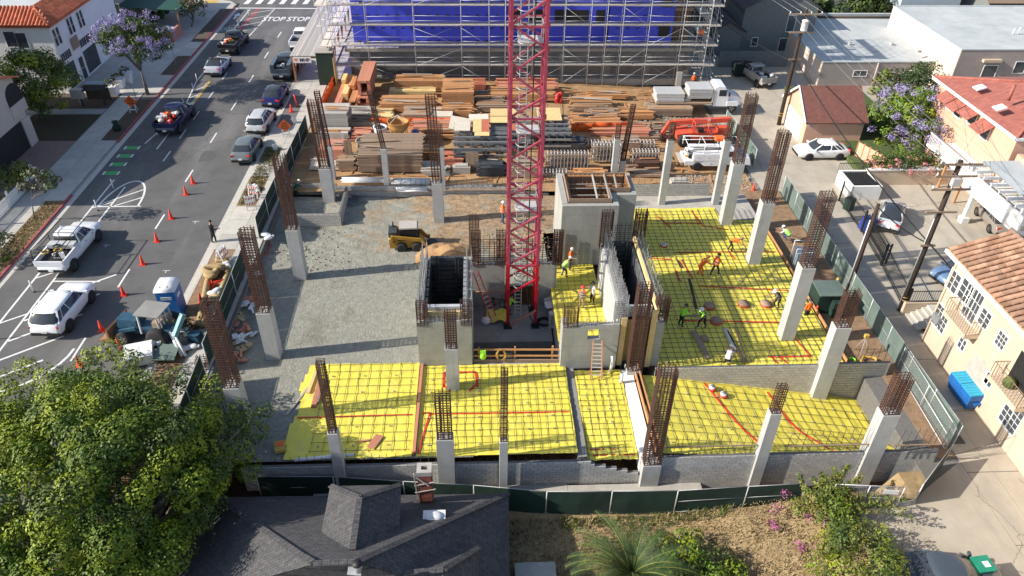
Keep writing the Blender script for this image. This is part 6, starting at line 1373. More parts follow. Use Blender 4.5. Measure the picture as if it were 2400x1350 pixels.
def tree(name, label, base, c, r, n, cr, per, size, mats, trunk_r, wts=None, m='bark', nl=7, shell=.8, low=-.35, lean=(0, 0), group=None, fill=.75):
    t = thing(name, label, 'tree', base, 0, group); rel = np.array(c)-np.array(base); fk = (rel[0]*.45+lean[0], rel[1]*.45+lean[1], max(.6, (rel[2]-r[2])*.85))
    cl = clumpset(rel, r, n, cr, shell, low=low); trunk(t, (0, 0, -.15), [(fk[0]*.5, fk[1]*.5, fk[2]*.55), fk], trunk_r, m)
    limbs(t, None, fk, [tuple(cl[i][0]) for i in RS.choice(len(cl), min(nl, len(cl)), False)], trunk_r*.55, m)
    crown('crown', t, cl, per, size, mats, wts, fill); return t
# big ficus
fic = tree('ficus_tree', 'huge glossy green ficus filling the lower left corner', (-15.2, 20.5, -.5), tuple(P(185, 1130, 2.2)), (6.6, 6.0, 3.3), 270, .78, 900, .085, ['leaf', 'leaf2', 'leaf2', 'leaf', 'leafmid'], .42, nl=22, shell=.84, low=-.45)
ex = [(Vector(P(u, v, z))-fic.location, (s, s, s*.8)) for u, v, z, s in [(5, 900, 1.5, .9), (-30, 980, 2.5, 1.2), (-40, 1100, 3, 1.3), (-20, 1220, 3.2, 1.2), (-10, 1340, 3, 1.3), (90, 1350, 3.2, 1.2), (330, 1345, 2, 1.0), (60, 860, 1.2, .7), (620, 960, .9, .5), (460, 1120, 1.2, .7), (500, 1180, .6, .7), (420, 1240, 1.4, .9), (215, 830, 1.6, .6), (260, 820, 1.8, .8), (300, 845, 1.7, .8), (120, 890, 1.8, 1.0), (420, 890, 1.4, .9), (500, 910, 1.3, .9), (560, 970, 1.2, .9), (600, 1010, 0.9, .7), (560, 1060, 1.0, .8), (40, 940, 2.0, 1.2), (480, 960, 1.6, 1.0), (350, 910, 2.0, 1.0), (580, 1100, 0.4, .7), (540, 1000, 1.3, .9), (20, 1020, 2.2, 1.2), (40, 1300, 2.9, 1.2), (250, 1340, 2.9, 1.2), (400, 1300, 2.2, 1.0), (200, 870, 1.9, 1.0), (90, 1010, 2.9, 1.1), (180, 1000, 3.2, 1.1), (300, 980, 3.0, 1.0), (250, 1080, 3.7, 1.1), (120, 1120, 3.7, 1.1), (330, 1080, 3.5, 1.0), (180, 1200, 4.0, 1.1), (60, 1190, 3.6, 1.1), (300, 1180, 3.7, 1.0), (400, 1020, 2.6, .9), (260, 1270, 3.9, 1.0), (130, 1290, 3.7, 1.1)]]
crown('crown', fic, [(tuple(a), b) for a, b in ex], 800, .085, ['leaf', 'leaf2'], None)
lm = MB()
for (u, v, z, u2, v2, z2) in [(340, 1250, .5, 405, 1030, 4), (345, 1240, .8, 420, 1060, 3.6), (400, 1200, 0, 500, 1050, 2.8), (380, 1230, 0, 440, 1130, 2.2), (410, 1180, 0, 560, 1010, 2.6), (430, 1140, 0, 520, 1100, 1.8), (330, 1190, 1.5, 330, 1090, 4)]:
    a, b = P(u, v, z)-fic.location, P(u2, v2, z2)-fic.location; mid = (a+b)/2+Vector((.15, .2, .3)); lm.tube([a, mid, b], [.12, .08, .03], 6); lm.tube([mid, mid+(b-a)*.4+Vector((.5, .2, .3))], [.05, .015], 5)
lm.build('limbs', 'bark', fic)
# street trees
def px_tree(name, label, base, u, v, rx, rz, n, cr, per, size, mats, tr, **k):
    y = base[1]; x, z = ony(u, v, y); return tree(name, label, base, (x, y, z), (rx, rx*.9, rz), n, cr, per, size, mats, tr, **k)
jl = px_tree('jacaranda_tree', 'purple flowering jacaranda on the left pavement', (-34.0, 75.6, .1), 312, 104, 3.3, 2.2, 52, .75, 420, .11, ['leafmid', 'leafdark', 'leafmid'], .22, nl=9)
cj = np.array(ony(312, 98, 75.6)); crown('blossom', jl, [(np.array((cj[0]+34, 0, cj[1]+.2))+d*np.array((3.6, 3.3, 2.4))*(.85+.28*RS.rand()), (.36, .36, .28)) for d in rnd_dirs(125) if d[2] > -.35], 560, .07, ['purple'], None)
px_tree('street_tree', 'dense green broadleaf tree beside the beige house', (-42.1, 69.7, .1), 85, 192, 3.0, 2.8, 52, .85, 420, .12, ['leafmid', 'leaf', 'leafmid'], .2, nl=8, low=-.9)
px_tree('young_street_tree', 'small leaning olive street tree with white blossom on the verge', (-34.1, 50.8, .12), 92, 428, 1.25, 1.1, 16, .45, 260, .12, ['olive', 'leafmid', 'olive'], .07, nl=5, lean=(-.2, 0))
def bush(name, label, c, r, n, cr, per, size, mats, wts=None, low=-.2, group=None, cat='bush'):
    t = thing(name, label, cat, c, 0, group); cl = clumpset((0, 0, r[2]*.45), r, n, cr, .75, low=low); crown('foliage', t, cl, per, size, mats, wts); mb = MB()
    for k in range(5): q = cl[k % len(cl)][0]; mb.tube([(0, 0, -.1), tuple(q*.5), tuple(q)], [.05, .03, .012], 5)
    mb.build('stems', 'bark', t); return t
bush('garden_bush', 'rounded golden green bush at the driveway edge', P(42, 445, .1), (1.5, 1.4, 1.5), 18, .55, 230, .13, ['leafyel', 'leafmid', 'leafmid']); bush('garden_bush', 'dark green bush at the left picture edge', P(-5, 440, .1), (1.2, 1.2, 1.3), 12, .5, 230, .13, ['leafmid', 'leafdark'])
bb2 = bush('garden_bush', 'white flowering shrub in front of the picket fence', P(85, 440, .1), (.9, .9, 1.2), 10, .42, 230, .11, ['olive', 'leafyel']); crown('blossom', bb2, [(np.array((0, 0, 1.0))+d*np.array((.8, .8, .9)), (.16, .16, .12)) for d in rnd_dirs(26) if d[2] > 0], 500, .07, ['white'])
bush('garden_bush', 'dark shrub with pale blossom at the left edge of the verge', P(5, 610, .1), (1.3, 1.3, 1.6), 16, .5, 230, .12, ['olive', 'leafdark', 'leafmid'])
px_tree('street_tree', 'sparse olive green tree beside the crossing', (-36.2, 98, .1), 455, 18, 2.0, 1.5, 20, .6, 200, .15, ['olive', 'leafmid', 'olive'], .12); px_tree('street_tree', 'drooping pale palm like tree by the grey block', (-45.2, 92.6, .1), 245, 28, 1.5, 1.4, 14, .5, 200, .16, ['leafyel', 'olive'], .14)
def fronds(parent, n, L, m='palm', droop=.55, w=.5, up=(25, 80), base=(0, 0, 0), nl=26):
    Q = []; mb = MB()
    for i in range(n):
        az = 2*math.pi*(i*.381966)+RS.uniform(-.15, .15); el = rad(up[0]+(up[1]-up[0])*((i+.5)/n)); ln = L*RS.uniform(.85, 1.1); pts = []; p = np.array(base, dtype=float); a = el
        for k in range(13):
            pts.append(p.copy()); p = p+np.array([math.cos(az)*math.cos(a), math.sin(az)*math.cos(a), math.sin(a)])*ln/12; a -= droop/12*(1+k*.14)
        pts = np.array(pts); mb.tube([tuple(q) for q in pts], [.035*(1-.8*k/12)+.004 for k in range(13)], 4, True)
        side = np.array([-math.sin(az), math.cos(az), 0])
        for k in np.linspace(.8, 11.9, nl*2):
            j = int(k); f = k-j; q = pts[j]*(1-f)+pts[min(j+1, 12)]*f; tn = pts[min(j+1, 12)]-pts[j]; tn /= np.linalg.norm(tn)+1e-9; nz = np.cross(side, tn); wl = w*math.sin(min(1, (k+1.2)/4)*1.57)*(1-max(0, (k-7)/6.5)**1.5)
            for s in (-1, 1):
                d = side*s*.78+tn*.55-np.array([0, 0, .12])+nz*(.28 if nz[2] > 0 else -.28); d /= np.linalg.norm(d); b_ = tn*.017; Q.append([q-b_, q+b_, q+d*wl+b_*.2, q+d*wl-b_*.2])
    mb.build('frond_ribs', 'leafyel', parent); return quads('fronds', np.array(Q), [m], None, parent)
cy = thing('sago_palm', 'large feathery sago palm in the dry yard', 'palm', P(1472, 1385, ZY)); MB().lathe((0, 0, 0), [(.5, 0), (.42, .6), (.38, 1.2), (.2, 1.4)], 12).build('trunk', 'bark', cy); fronds(cy, 52, 3.7, 'palm', 1.1, .42, (8, 78), (0, 0, 1.2), nl=26)
bp = thing('banana_plant', 'banana plant with broad leaves by the cafe', 'plant', P(335, 62, .1)); fronds(bp, 12, 3.2, 'leaflime', .9, .7, (35, 80), (0, 0, .8), 14); MB().tube([(0, 0, 0), (0, 0, 1)], [.2, .14], 8).build('stem', 'leafmid', bp)
bush('garden_bush', 'glossy bright green bush right of the sago palm', P(1620, 1350, ZY+.2), (2.2, 1.8, 1.5), 34, .55, 480, .10, ['leaflime', 'leaf', 'leafmid', 'leaf'])
# bougainvillea sprawling over the fence
bg = bush('bougainvillea', 'sprawling bougainvillea with magenta flowers by the chain link gate', P(1925, 1235, -1.7), (1.6, 1.5, 1.7), 26, .55, 480, .075, ['leafyel', 'leafmid', 'leaf2'])
crown('blossom', bg, [(np.array((-.5, 0, .6))+d*np.array((2.1, 1.7, 1.3)), (.28, .28, .2)) for d in rnd_dirs(34) if d[0] < .2 and d[2] > -.5], 260, .08, ['magenta'])
sh = MB(); SQ = []
for k in range(26):
    a = RS.uniform(-.6, 2.6); p = np.array((RS.uniform(-1, 1), RS.uniform(-.6, .8), 1.3)); d = np.array((math.cos(a)*1.0+.35, math.sin(a)*.8, .85)); pts = []
    for j in range(9): pts.append(p.copy()); p = p+d*.25; d = d+np.array((.04, 0, -.14))
    sh.tube([tuple(q) for q in pts], [.02*(1-.08*j) for j in range(9)], 4)
    for q in pts[1:]: SQ.append((tuple(q), (.16, .16, .14)))
sh.build('shoots', 'leafyel', bg); crown('shoot_leaves', bg, SQ, 420, .085, ['leafyel', 'leafmid'])
bush('garden_bush', 'big yellow green bush at the lower right beside the parked car', P(2000, 1345, -1.2), (2.0, 1.9, 1.7), 36, .58, 520, .08, ['leafmid', 'leafyel', 'leaf', 'leafmid'])
# right side gardens
jr = px_tree('jacaranda_tree', 'lime green jacaranda with purple flowers behind the pink garage', (39.3, 65.5, -.5), 2118, 285, 3.1, 3.6, 46, .85, 220, .16, ['leaflime', 'leafmid', 'leaf', 'leaflime'], .18, nl=9, low=-.75)
cj = np.array(ony(2118, 278, 65.5)); crown('blossom', jr, [(np.array((cj[0]-39.3, -.4, cj[1]+.5))+d*np.array((3.2, 3.0, 3.6))*(.9+.2*RS.rand()), (.45, .45, .34)) for d in rnd_dirs(70) if d[2] > -.25 and (d[0] < .75)], 430, .09, ['purple'], None)
px_tree('cypress_tree', 'dense dark green tree against the grey stucco wall', (43.6, 72, -.5), 2150, 205, 3.0, 2.3, 36, .85, 260, .13, ['leafdark', 'leafmid', 'leafdark'], .2, low=-.8)
bush('flowering_shrub', 'pale violet flowering shrub by the white balcony', (41.2, 61.0, -.5), (1.5, 1.4, 2.6), 18, .5, 150, .12, ['olive', 'purple', 'leafmid', 'purple']); bush('garden_bush', 'yellow bamboo clump beside the garage gable', P(2058, 245, -.5), (1.1, 1.1, 2.6), 16, .45, 240, .16, ['leafyel', 'leaflime'])
hd = bush('flowering_hedge', 'long mixed hedge with pink flowers on the garden wall', (38.2, 57.9, .1), (4.4, .8, 1.1), 42, .5, 240, .12, ['leafmid', 'leafyel', 'leafdark', 'leafmid'], cat='hedge'); crown('blossom', hd, [(np.array((0, -.2, .5))+d*np.array((4.5, .9, .9)), (.2, .2, .15)) for d in rnd_dirs(70) if d[1] < .4], 400, .08, ['pinkf'])
bush('garden_bush', 'light green shrub at the foot of the right jacaranda', (39.5, 60.6, -.5), (1.3, 1.0, 1.2), 12, .45, 240, .12, ['leaflime', 'leafmid']); bush('garden_bush', 'small shrub beside the garden path steps', (42.0, 58.6, -.5), (.9, .8, 1.3), 9, .4, 240, .12, ['leafmid', 'leaf'])
px_tree('broad_tree', 'large dark tree at the top right behind the flat roofs', (50.5, 104, -1), 1995, 12, 5.0, 4.0, 40, 1.3, 130, .26, ['leafdark', 'leafmid', 'leafdark'], .3, low=-.8); bush('clipped_hedge', 'tall clipped hedge at the top right', (57.5, 101, -1), (3.2, 1.6, 2.6), 26, .8, 150, .2, ['leafdark', 'leafmid'], cat='hedge')
bush('bed_shrub', 'dry grey shrub on the mound by the backhoe', P(435, 790, .1), (1.0, .9, .8), 12, .4, 220, .1, ['olive', 'leafdark'])
for (u, v, l) in [(262, 207, 'sparse shrub in the first white planter'), (276, 190, 'sparse shrub in the second white planter'), (293, 175, 'sparse shrub in the third white planter')]:
    p = P(u+8, v+16, .12); t = thing('planter', 'tapered white planter with '+l, 'planter', p, 0, 'white planters'); MB().loft([[(-a, -a, z), (a, -a, z), (a, a, z), (-a, a, z)] for a, z in ((.34, 0), (.5, 1.0))], smooth=False).build('pot', 'white', t); crown('foliage', t, clumpset((0, 0, 1.35), (.5, .5, .4), 6, .25), 300, .12, ['olive', 'leafmid'])
def tufts(name, label, x0, x1, y0, y1, zf, n, h, mats):
    C = np.stack([RS.uniform(x0, x1, n), RS.uniform(y0, y1, n)], 1); Q = []
    for (x, y) in C:
        z = zf(x, y)
        for k in range(3):
            a = RS.uniform(0, 6.28); w = .012+.012*RS.rand(); hh = h*RS.uniform(.5, 1.3); dx, dy = math.cos(a), math.sin(a); tx, ty = RS.uniform(-.6, .6)*hh, RS.uniform(-.6, .6)*hh
            Q.append([(x-dx*w, y-dy*w, z), (x+dx*w, y+dy*w, z), (x+tx+dx*w*.3, y+ty+dy*w*.3, z+hh), (x+tx-dx*w*.3, y+ty-dy*w*.3, z+hh)])
    return stuff(tag(quads(name, np.array(Q), mats, RS.randint(len(mats), size=len(Q))), label, 'grass'))
M['straw'] = mat('straw', (.42, .31, .15), (.56, .44, .25), s=2, rough=.9)
tufts('dry_grass', 'straw dry grass covering the front yard', -1, 22, 13, 24.3, lambda x, y: zyard(x), 26000, .13, ['straw', 'straw', 'olive'])
tufts('weeds', 'green weeds along the foot of the front fence', 4, 13, 23.6, 24.3, lambda x, y: zyard(x), 420, .3, ['leafmid', 'leaflime', 'straw'])
tufts('verge_grass', 'dry tufts on the left planting strip', -34.4, -33.1, 30, 53.4, lambda x, y: .12, 5000, .12, ['straw', 'straw', 'olive']); tufts('verge_grass', 'green and dry tufts on the right verge', -19.1, -17.8, 52.6, 62.9, lambda x, y: .13, 1600, .16, ['leafmid', 'straw', 'olive'])
# ------------------------------------------------------------------ vehicles (front towards +x, origin on the ground)
def wheel(par, x, y, r=.34, w=.22, rim='chrome', s=1):
    t = MB(); t.lathe((x, y, r), [(r*.62, -w/2), (r*.93, -w/2), (r, -w*.3), (r, w*.3), (r*.93, w/2), (r*.62, w/2)], 18, 'y'); o = t.build('wheel', 'rubber', par)
    m = MB(); m.lathe((x, y+s*w*.36, r), [(r*.62, -.03), (r*.6, .02), (r*.3, .005), (r*.12, .03)], 14, 'y')
    for k in range(5): a = 2*math.pi*k/5; m.bar((x+.1*r*math.cos(a), y+s*(w*.42), r+.1*r*math.sin(a)), (x+.58*r*math.cos(a), y+s*(w*.42), r+.58*r*math.sin(a)), .05, .03)
    m.build('rim', rim, o); return o
KIND = {
 'sedan': dict(L=4.65, W=1.80, H=1.46, zb=.2, wb=(-1.36, 1.36), r=.33, top=[(-2.32, .5), (-2.25, .82), (-2.0, .97), (-1.3, .99), (.8, .93), (1.6, .88), (2.05, .8), (2.25, .68), (2.32, .5)], cab=[(-1.78, 1.08), (-1.0, .32)], belt=.95),
 'suv': dict(L=4.6, W=1.88, H=1.66, zb=.26, wb=(-1.36, 1.38), r=.37, top=[(-2.3, .55), (-2.24, .95), (-2.1, 1.08), (-1.3, 1.1), (.7, 1.05), (1.6, 1.02), (2.05, .94), (2.24, .78), (2.3, .55)], cab=[(-2.15, 1.02), (-1.6, .25)], belt=1.05),
 'coupe': dict(L=4.65, W=1.85, H=1.38, zb=.2, wb=(-1.3, 1.35), r=.34, top=[(-2.32, .5), (-2.25, .88), (-2.0, .98), (-1.2, .97), (.5, .92), (1.6, .82), (2.1, .7), (2.32, .42)], cab=[(-1.75, .85), (-.75, 0.0)], belt=.92),
 'pickup': dict(L=5.8, W=2.0, H=1.88, zb=.38, wb=(-1.85, 1.8), r=.41, top=[(-2.9, .7), (-2.86, .98), (-2.8, 1.0), (-.5, 1.0), (-.45, 1.22), (1.1, 1.2), (1.5, 1.14), (2.5, 1.08), (2.8, .95), (2.9, .55)], cab=[(-.42, 1.55), (-.25, .75)], belt=1.18, bed=(-2.85, -.5)),
}
def car(kind, label, loc, rz, c, name=None, s=1.0, roofc=None, trim='black', cargo=None, cat=None, plate_=True, rim='chrome', slope=0.0, roof_rails=False):
    K = KIND[kind]; t = thing(name or {'sedan': 'parked_sedan', 'suv': 'parked_suv', 'coupe': 'parked_coupe', 'pickup': 'pickup_truck'}[kind], label, cat or {'sedan': 'car', 'suv': 'car', 'coupe': 'car', 'pickup': 'pickup'}[kind], loc, rz); t.scale = (s, s, s)
    m = paint('_'.join('%02x' % int(min(1, v)*255) for v in c), c); W = K['W']/2; zb = K['zb']; secs = []
    L = K['L']/2; n = len(K['top']); body = MB()
    for i, (x, zt) in enumerate(K['top']):
        e = abs(x)/L; w = W*(1-.16*max(0, (e-.72)/.28)**2); zb_ = zb+.12*max(0, (e-.85)/.15)
        h = zt-zb_; half = [(0, zb_), (.82*w, zb_), (.96*w, zb_+.1*h), (w, zb_+.35*h), (.99*w, zb_+.7*h), (.955*w, zt-.06), (.87*w, zt), (.45*w, zt+.018)]
        secs.append([(x, a, b) for a, b in half]+[(x, 0, zt+.025)]+[(x, -a, b) for a, b in reversed(half[1:])])
    body.loft(secs); bo = body.build('body', m, t)
    (xr, xf), (tr, tf) = K['cab'][0], K['cab'][1]; bz, H = K['belt'], K['H']
    def ring(x0, x1, w, z, k=.12): return [(x0, -w+k, z), (x0+k*.6, -w, z), (x1-k, -w, z), (x1, -w+k*2, z), (x1+k*.25, 0, z), (x1, w-k*2, z), (x1-k, w, z), (x0+k*.6, w, z), (x0, w-k, z), (x0-k*.2, 0, z)]
    gl = MB(); gl.loft([ring(xr+(tr-xr)*q**1.35, xf+(tf-xf)*q**1.35, W*(.90-.2*q**1.6), bz-.02+(H-.03-bz)*q, .16) for q in (0, .33, .66, 1)]); gl.build('glasshouse', 'glass', t)
    rf = MB(); rf.loft([ring(tr-.16, tf+.16, W*.755, H-.12, .2), ring(tr-.03, tf+.03, W*.71, H-.035, .2), ring(tr+.12, tf-.12, W*.62, H, .2), ring(tr+.4, tf-.4, W*.35, H+.02, .15)]); rf.build('roof', roofc or m, t)
    wb_, wt_ = W*.905, W*.715
    for sy in (-1, 1):
        for (xa, xb) in ((xf-.06, tf), (xr+.1, tr+.03)) + ((((xr+xf)/2-.1, (tr+tf)/2-.15),) if kind != 'coupe' else ()): MB().bar((xa, sy*wb_, bz-.03), (xb, sy*wt_, H-.05), .1, .05).build('pillar', m, t)
        if kind in ('sedan', 'suv') : MB().bar((xr+.55, sy*wb_, bz), (tr+.4, sy*wt_, H-.06), .07, .05).build('pillar', m, t)
    for x in K['wb']:
        for sy in (-1, 1):
            a = MB(); a.lathe((x, sy*(W-.005), K['r']), [(K['r']*1.16, -.02), (K['r']*1.16, .02)], 18, 'y'); a.build('wheel_arch', 'black', t); wheel(t, x, sy*(W-.08), K['r'], .23, rim, sy)
    zt = K['top'][-2][1]
    for sy in (-1, 1):
        MB().box((L*.955, sy*W*.64, zt-.1), (.14, W*.36, .14), rz=-sy*.35).build('headlight', 'galv', t); MB().box((-L*.955, sy*W*.7, (.86 if kind != 'pickup' else .95)), (.08, W*.34 if kind != 'pickup' else .13, .15 if kind != 'pickup' else .36), rz=sy*.2).build('taillight', 'red', t)
        MB().box((xf-.1, sy*(W+.06), bz+.05), (.12, .2, .14)).build('mirror', m, t)
        for k in ((xr+xf)/2-.35, (xr+xf)/2+.65): MB().box((k, sy*(W+.004), bz-.16), (.16, .02, .035)).build('door_handle', m if kind != 'pickup' else 'black', t)
    MB().box((-L*.985, 0, .45 if kind != 'pickup' else .62), (.12, W*1.7, .2)).build('rear_bumper', trim, t); MB().box((L*.985, 0, .42 if kind != 'pickup' else .62), (.1, W*1.65, .22)).build('front_bumper', trim, t)
    if plate_: MB().box((-L-.03, 0, .62 if kind != 'pickup' else .66), (.02, .32, .16)).build('number_plate', 'white', t)
    if roof_rails: [MB().bar((tr+.1, sy*W*.62, H+.02), (tf-.2, sy*W*.62, H+.02), .04).build('roof_rail', 'black', t) for sy in (-1, 1)]
    if 'bed' in K:
        x0, x1 = K['bed']; zt = 1.34
        for sy in (-1, 1): MB().b(x0+.02, x1, min(sy*W*.99, sy*(W-.12)), max(sy*W*.99, sy*(W-.12)), .95, zt).build('bed_side', m, t)
        MB().b(x0-.02, x0+.08, -W*.9, W*.9, .9, zt-.01).build('tailgate', m, t); MB().b(x1-.07, x1+.05, -W*.95, W*.95, .95, zt+.01).build('bed_front', m, t); MB().b(x0+.1, x1-.08, -W+.13, W-.13, 1.0, 1.04).build('bed_liner', 'black', t)
        if cargo: cargo(t)
    return t
def clutter(cols, n, x0, x1, zz, seed):
    def f(t):
        r = random.Random(seed)
        for i in range(n):
            mb = MB(); p = (r.uniform(x0, x1), r.uniform(-.6, .6), zz+r.uniform(0, .3)); k = r.random()
            if k < .4: mb.box(p, (r.uniform(.25, .6), r.uniform(.2, .5), r.uniform(.15, .4)), r.uniform(0, 3), r.uniform(-.3, .3))
            elif k < .75: mb.ball(p, (r.uniform(.15, .3), r.uniform(.15, .28), r.uniform(.12, .22)), 8, 5)
            else: mb.tube([(p[0]+.22*math.cos(a), p[1]+.22*math.sin(a), p[2]+.12) for a in np.linspace(0, 6.2, 14)], .05, 6)
            mb.build('cargo_item', r.choice(cols), t)
    return f
def rack(t):
    r = MB()
    for sy in (-1, 1):
        for x in (-2.8, -.55): r.tube([(x, sy*.92, 1.3), (x, sy*.86, 2.12)], .028, 6)
        r.tube([(-2.85, sy*.86, 2.12), (1.3, sy*.8, 2.12)], .028, 6); r.tube([(-2.7, sy*.86, 1.85), (-.5, sy*.86, 1.85)], .022, 6)
    for x in (-2.8, -.55, 1.25): r.tube([(x, -.86, 2.12), (x, .86, 2.12)], .028, 6)
    r.build('ladder_rack', 'black', t); MB().b(-1.1, -.55, -.88, .88, 1.2, 1.5).build('tool_chest', 'galv', t); clutter(['white', 'painty', 'black'], 6, -2.2, -1.2, 1.15, 4)(t)
S = 1.04
def at_px(u, v, z=0): return P(u, v, z)
N = math.pi/2
car('pickup', 'white pickup with black ladder rack on the street', (P(183, 628).x-.95, 46.0, 0), N-rad(2), (.78, .79, .80), cargo=rack, s=S)
car('suv', 'white crossover driving past the backhoe', (-26.6, 38.9, 0), N-rad(3), (.82, .83, .84), name='moving_suv', s=S*1.04, rim='darkform')
car('pickup', 'dark blue pickup loaded with red and white gear', (-28.75, 68.4, 0), N-rad(2), (.012, .016, .06), cargo=clutter(['white', 'red', 'plywhite', 'galv', 'orange'], 22, -2.6, -.8, 1.2, 2), s=S)
car('coupe', 'silver two door car with a dark soft top in the traffic lane', (-28.7, 82.9, 0), N-rad(1), (.42, .45, .5), s=S, roofc=M['black'])
car('pickup', 'black pickup with orange cargo near the crossing', (-28.7, 90.2, 0), N-rad(2), (.016, .016, .014), cargo=clutter(['orange', 'painty', 'plywhite'], 7, -2.2, -.9, 1.1, 5), s=S)
car('sedan', 'grey green sedan parked last in the kerb row', (-20.55, 62.0, 0), N, (.14, .16, .16), s=S); car('suv', 'silver hatchback with roof ribs parked in the kerb row', (-20.6, 67.9, 0), N-rad(2), (.5, .5, .5), s=S*.97, roof_rails=True)
car('sedan', 'dark blue glossy sedan parked ahead of the silver hatchback', (-20.6, 74.2, 0), N, (.008, .014, .09), s=S*1.03, roofc=M['glass'])
car('pickup', 'white pickup parked beside the pavement canopy', (-20.9, 91.2, 0), N, (.78, .78, .78), s=S)
t = car('pickup', 'dark grey utility pickup with open tool bins at the canopy', (-20.95, 82.2, 0), N, (.07, .09, .105), s=S*1.05, cargo=clutter(['darkform', 'galv', 'black'], 7, -2.3, -.9, 1.1, 8))
for sy in (-1, 1): MB().b(-2.85, -.55, min(sy*.98, sy*.62), max(sy*.98, sy*.62), 1.0, 1.75).build('tool_bin', paint('_'.join('%02x' % int(v*255) for v in (.07, .09, .105)), (.07, .09, .105)), t)
car('sedan', 'white sedan parked in front of the pink garage wall', (32.25, 62.7, ZA), math.pi, (.82, .83, .83), s=1.06, rim='rubber'); car('sedan', 'silver sedan with dark roof glass in the gated lot', (33.6, 51.0, ZA), N-rad(32), (.5, .51, .52), s=1.02, roofc=M['glass'])
car('sedan', 'taupe sedan under the white carport', (41.9, 50.3, ZA), N-rad(10), (.24, .21, .18)); car('suv', 'blue hatchback half hidden behind the tan house', (34.9, 42.9, ZA), rad(200), (.12, .2, .33), s=.92)
car('pickup', 'silver pickup parked in the shade by the dark dumpster', (32.0, 81.9, ZA), N+rad(12), (.36, .33, .3), cargo=clutter(['white', 'galv', 'black'], 7, -2.3, -.9, 1.1, 12)); car('sedan', 'black car half hidden behind the pink garage', (35.4, 76.3, ZA), N-rad(30), (.02, .02, .022))
car('sedan', 'dark grey sedan with a sunroof cut by the bottom edge', (21.6, 18.9, -1.1), rad(-8), (.06, .075, .09), s=1.05); car('suv', 'red car parked at the top right street', (61, 110, ZA), .3, (.5, .02, .02))
# flatbed truck
def side(mb, pts, y0, y1): return mb.extr([(x, y0, z) for x, z in pts], (0, y1-y0, 0))
wh = paint('truckwhite', (.8, .81, .82))
ft = thing('flatbed_truck', 'white flatbed truck loaded with grey scaffold frames', 'truck', (22.6, 73.3, -.75), rad(-1))
MB().b(-4.2, 1.6, -1.2, 1.2, 1.0, 1.15).build('bed', 'wooddull', ft); MB().b(-4.2, 3.6, -.45, .45, .7, .98).build('chassis', 'black', ft)
cb = MB(); side(cb, [(1.75, .75), (1.75, 2.7), (2.0, 2.85), (2.75, 2.8), (3.2, 2.0), (3.3, .75)], -1.1, 1.1); cb.build('cab', wh, ft); hd_ = MB(); side(hd_, [(3.31, .8), (3.31, 1.9), (4.2, 1.75), (4.75, 1.4), (4.8, .8)], -.8, .8); hd_.build('bonnet', wh, ft)
MB().b(1.6, 1.72, -1.15, 1.15, 1.16, 2.5).build('headboard', 'woodgrey', ft)
for sy in (-1, 1):
    MB().b(2.2, 2.95, min(sy*1.1, sy*1.12), max(sy*1.1, sy*1.12), 1.85, 2.5).build('side_window', 'glass', ft); MB().box((3.75, sy*.98, 1.05), (1.2, .36, .5)).build('wing', wh, ft); wheel(ft, 3.75, sy*.98, .52, .3, 'galv', sy); wheel(ft, -2.6, sy*.95, .52, .45, 'galv', sy); MB().box((3.2, sy*1.3, 2.1), (.15, .2, .4)).build('mirror', 'black', ft)
ws = MB(); ws.add([(2.78, -1, 2.74), (2.78, 1, 2.74), (3.19, 1, 2.05), (3.19, -1, 2.05)], [(0, 1, 2, 3)]); ws.build('windscreen', 'glass', ft); MB().b(4.78, 4.9, -1.1, 1.1, .6, .95).build('front_bumper', 'galv', ft)
for (x0, x1, zz, n, l) in [(-4.15, -1.35, 1.16, 7, 'stack of grey scaffold decks on the truck tail'), (-.9, 1.5, 1.16, 8, 'stack of grey scaffold frames behind the truck cab')]:
    q = thing('scaffold_stack', l, 'scaffold parts', (22.6, 73.3, -.75), rad(-1))
    for k in range(n): MB().b(x0+random.uniform(-.08, .08), x1+random.uniform(-.08, .08), -1.1+random.uniform(-.06, .06), 1.0, zz+k*.13+(.4 if n == 8 else 0), zz+.1+k*.13+(.4 if n == 8 else 0)).build('deck_plank' if n == 7 else 'frame', 'galv', q)
    if n == 8:
        for k in range(7): MB().bar((-1.3+.1*k, -.95, zz), (-.6+.12*k, -.9+.1*k, zz+1.3), .05).build('frame', 'galv', q)
# utility truck
ut = thing('utility_truck', 'white service truck with side lockers and a rail rack', 'truck', (21.4, 60.5, -.75), rad(-1))
MB().b(-2.9, .55, -1.05, 1.05, .55, .95).build('lower_body', wh, ut)
for sy in (-1, 1):
    MB().b(-2.2, .5, min(sy*1.08, sy*.65), max(sy*1.08, sy*.65), .95, 1.65).build('locker', wh, ut)
    for (a, b, z0, z1) in [(-2.1, -1.3, 1.0, 1.6), (-1.25, -.35, 1.0, 1.6), (-.3, .45, 1.0, 1.6), (-1.2, .1, .5, .93)]: d_ = MB().b(a, b, min(sy*1.085, sy*1.1), max(sy*1.085, sy*1.1), z0, z1).build('locker_door', wh, ut); MB().box(((a+b)/2, sy*1.11, (z0+z1)/2), (.12, .02, .06)).build('latch', 'steelgrey', d_)
    wheel(ut, -1.75, sy*.95, .42, .32, 'black', sy); wheel(ut, 2.1, sy*.95, .42, .26, 'black', sy)
    r = MB(); [r.tube([(x, sy*1.0, 1.65), (x, sy*.95, 2.45)], .035, 6) for x in (-2.8, -1.3, .4)]; r.tube([(-2.9, sy*.95, 2.45), (2.0, sy*.85, 2.45)], .035, 6); r.tube([(-2.9, sy*.95, 2.1), (.5, sy*.95, 2.1)], .028, 6); r.build('rack_rail', 'white', ut)
    MB().b(.95, 1.5, min(sy*.98, sy*1.0), max(sy*.98, sy*1.0), 1.35, 1.85).build('side_window', 'glass', ut)
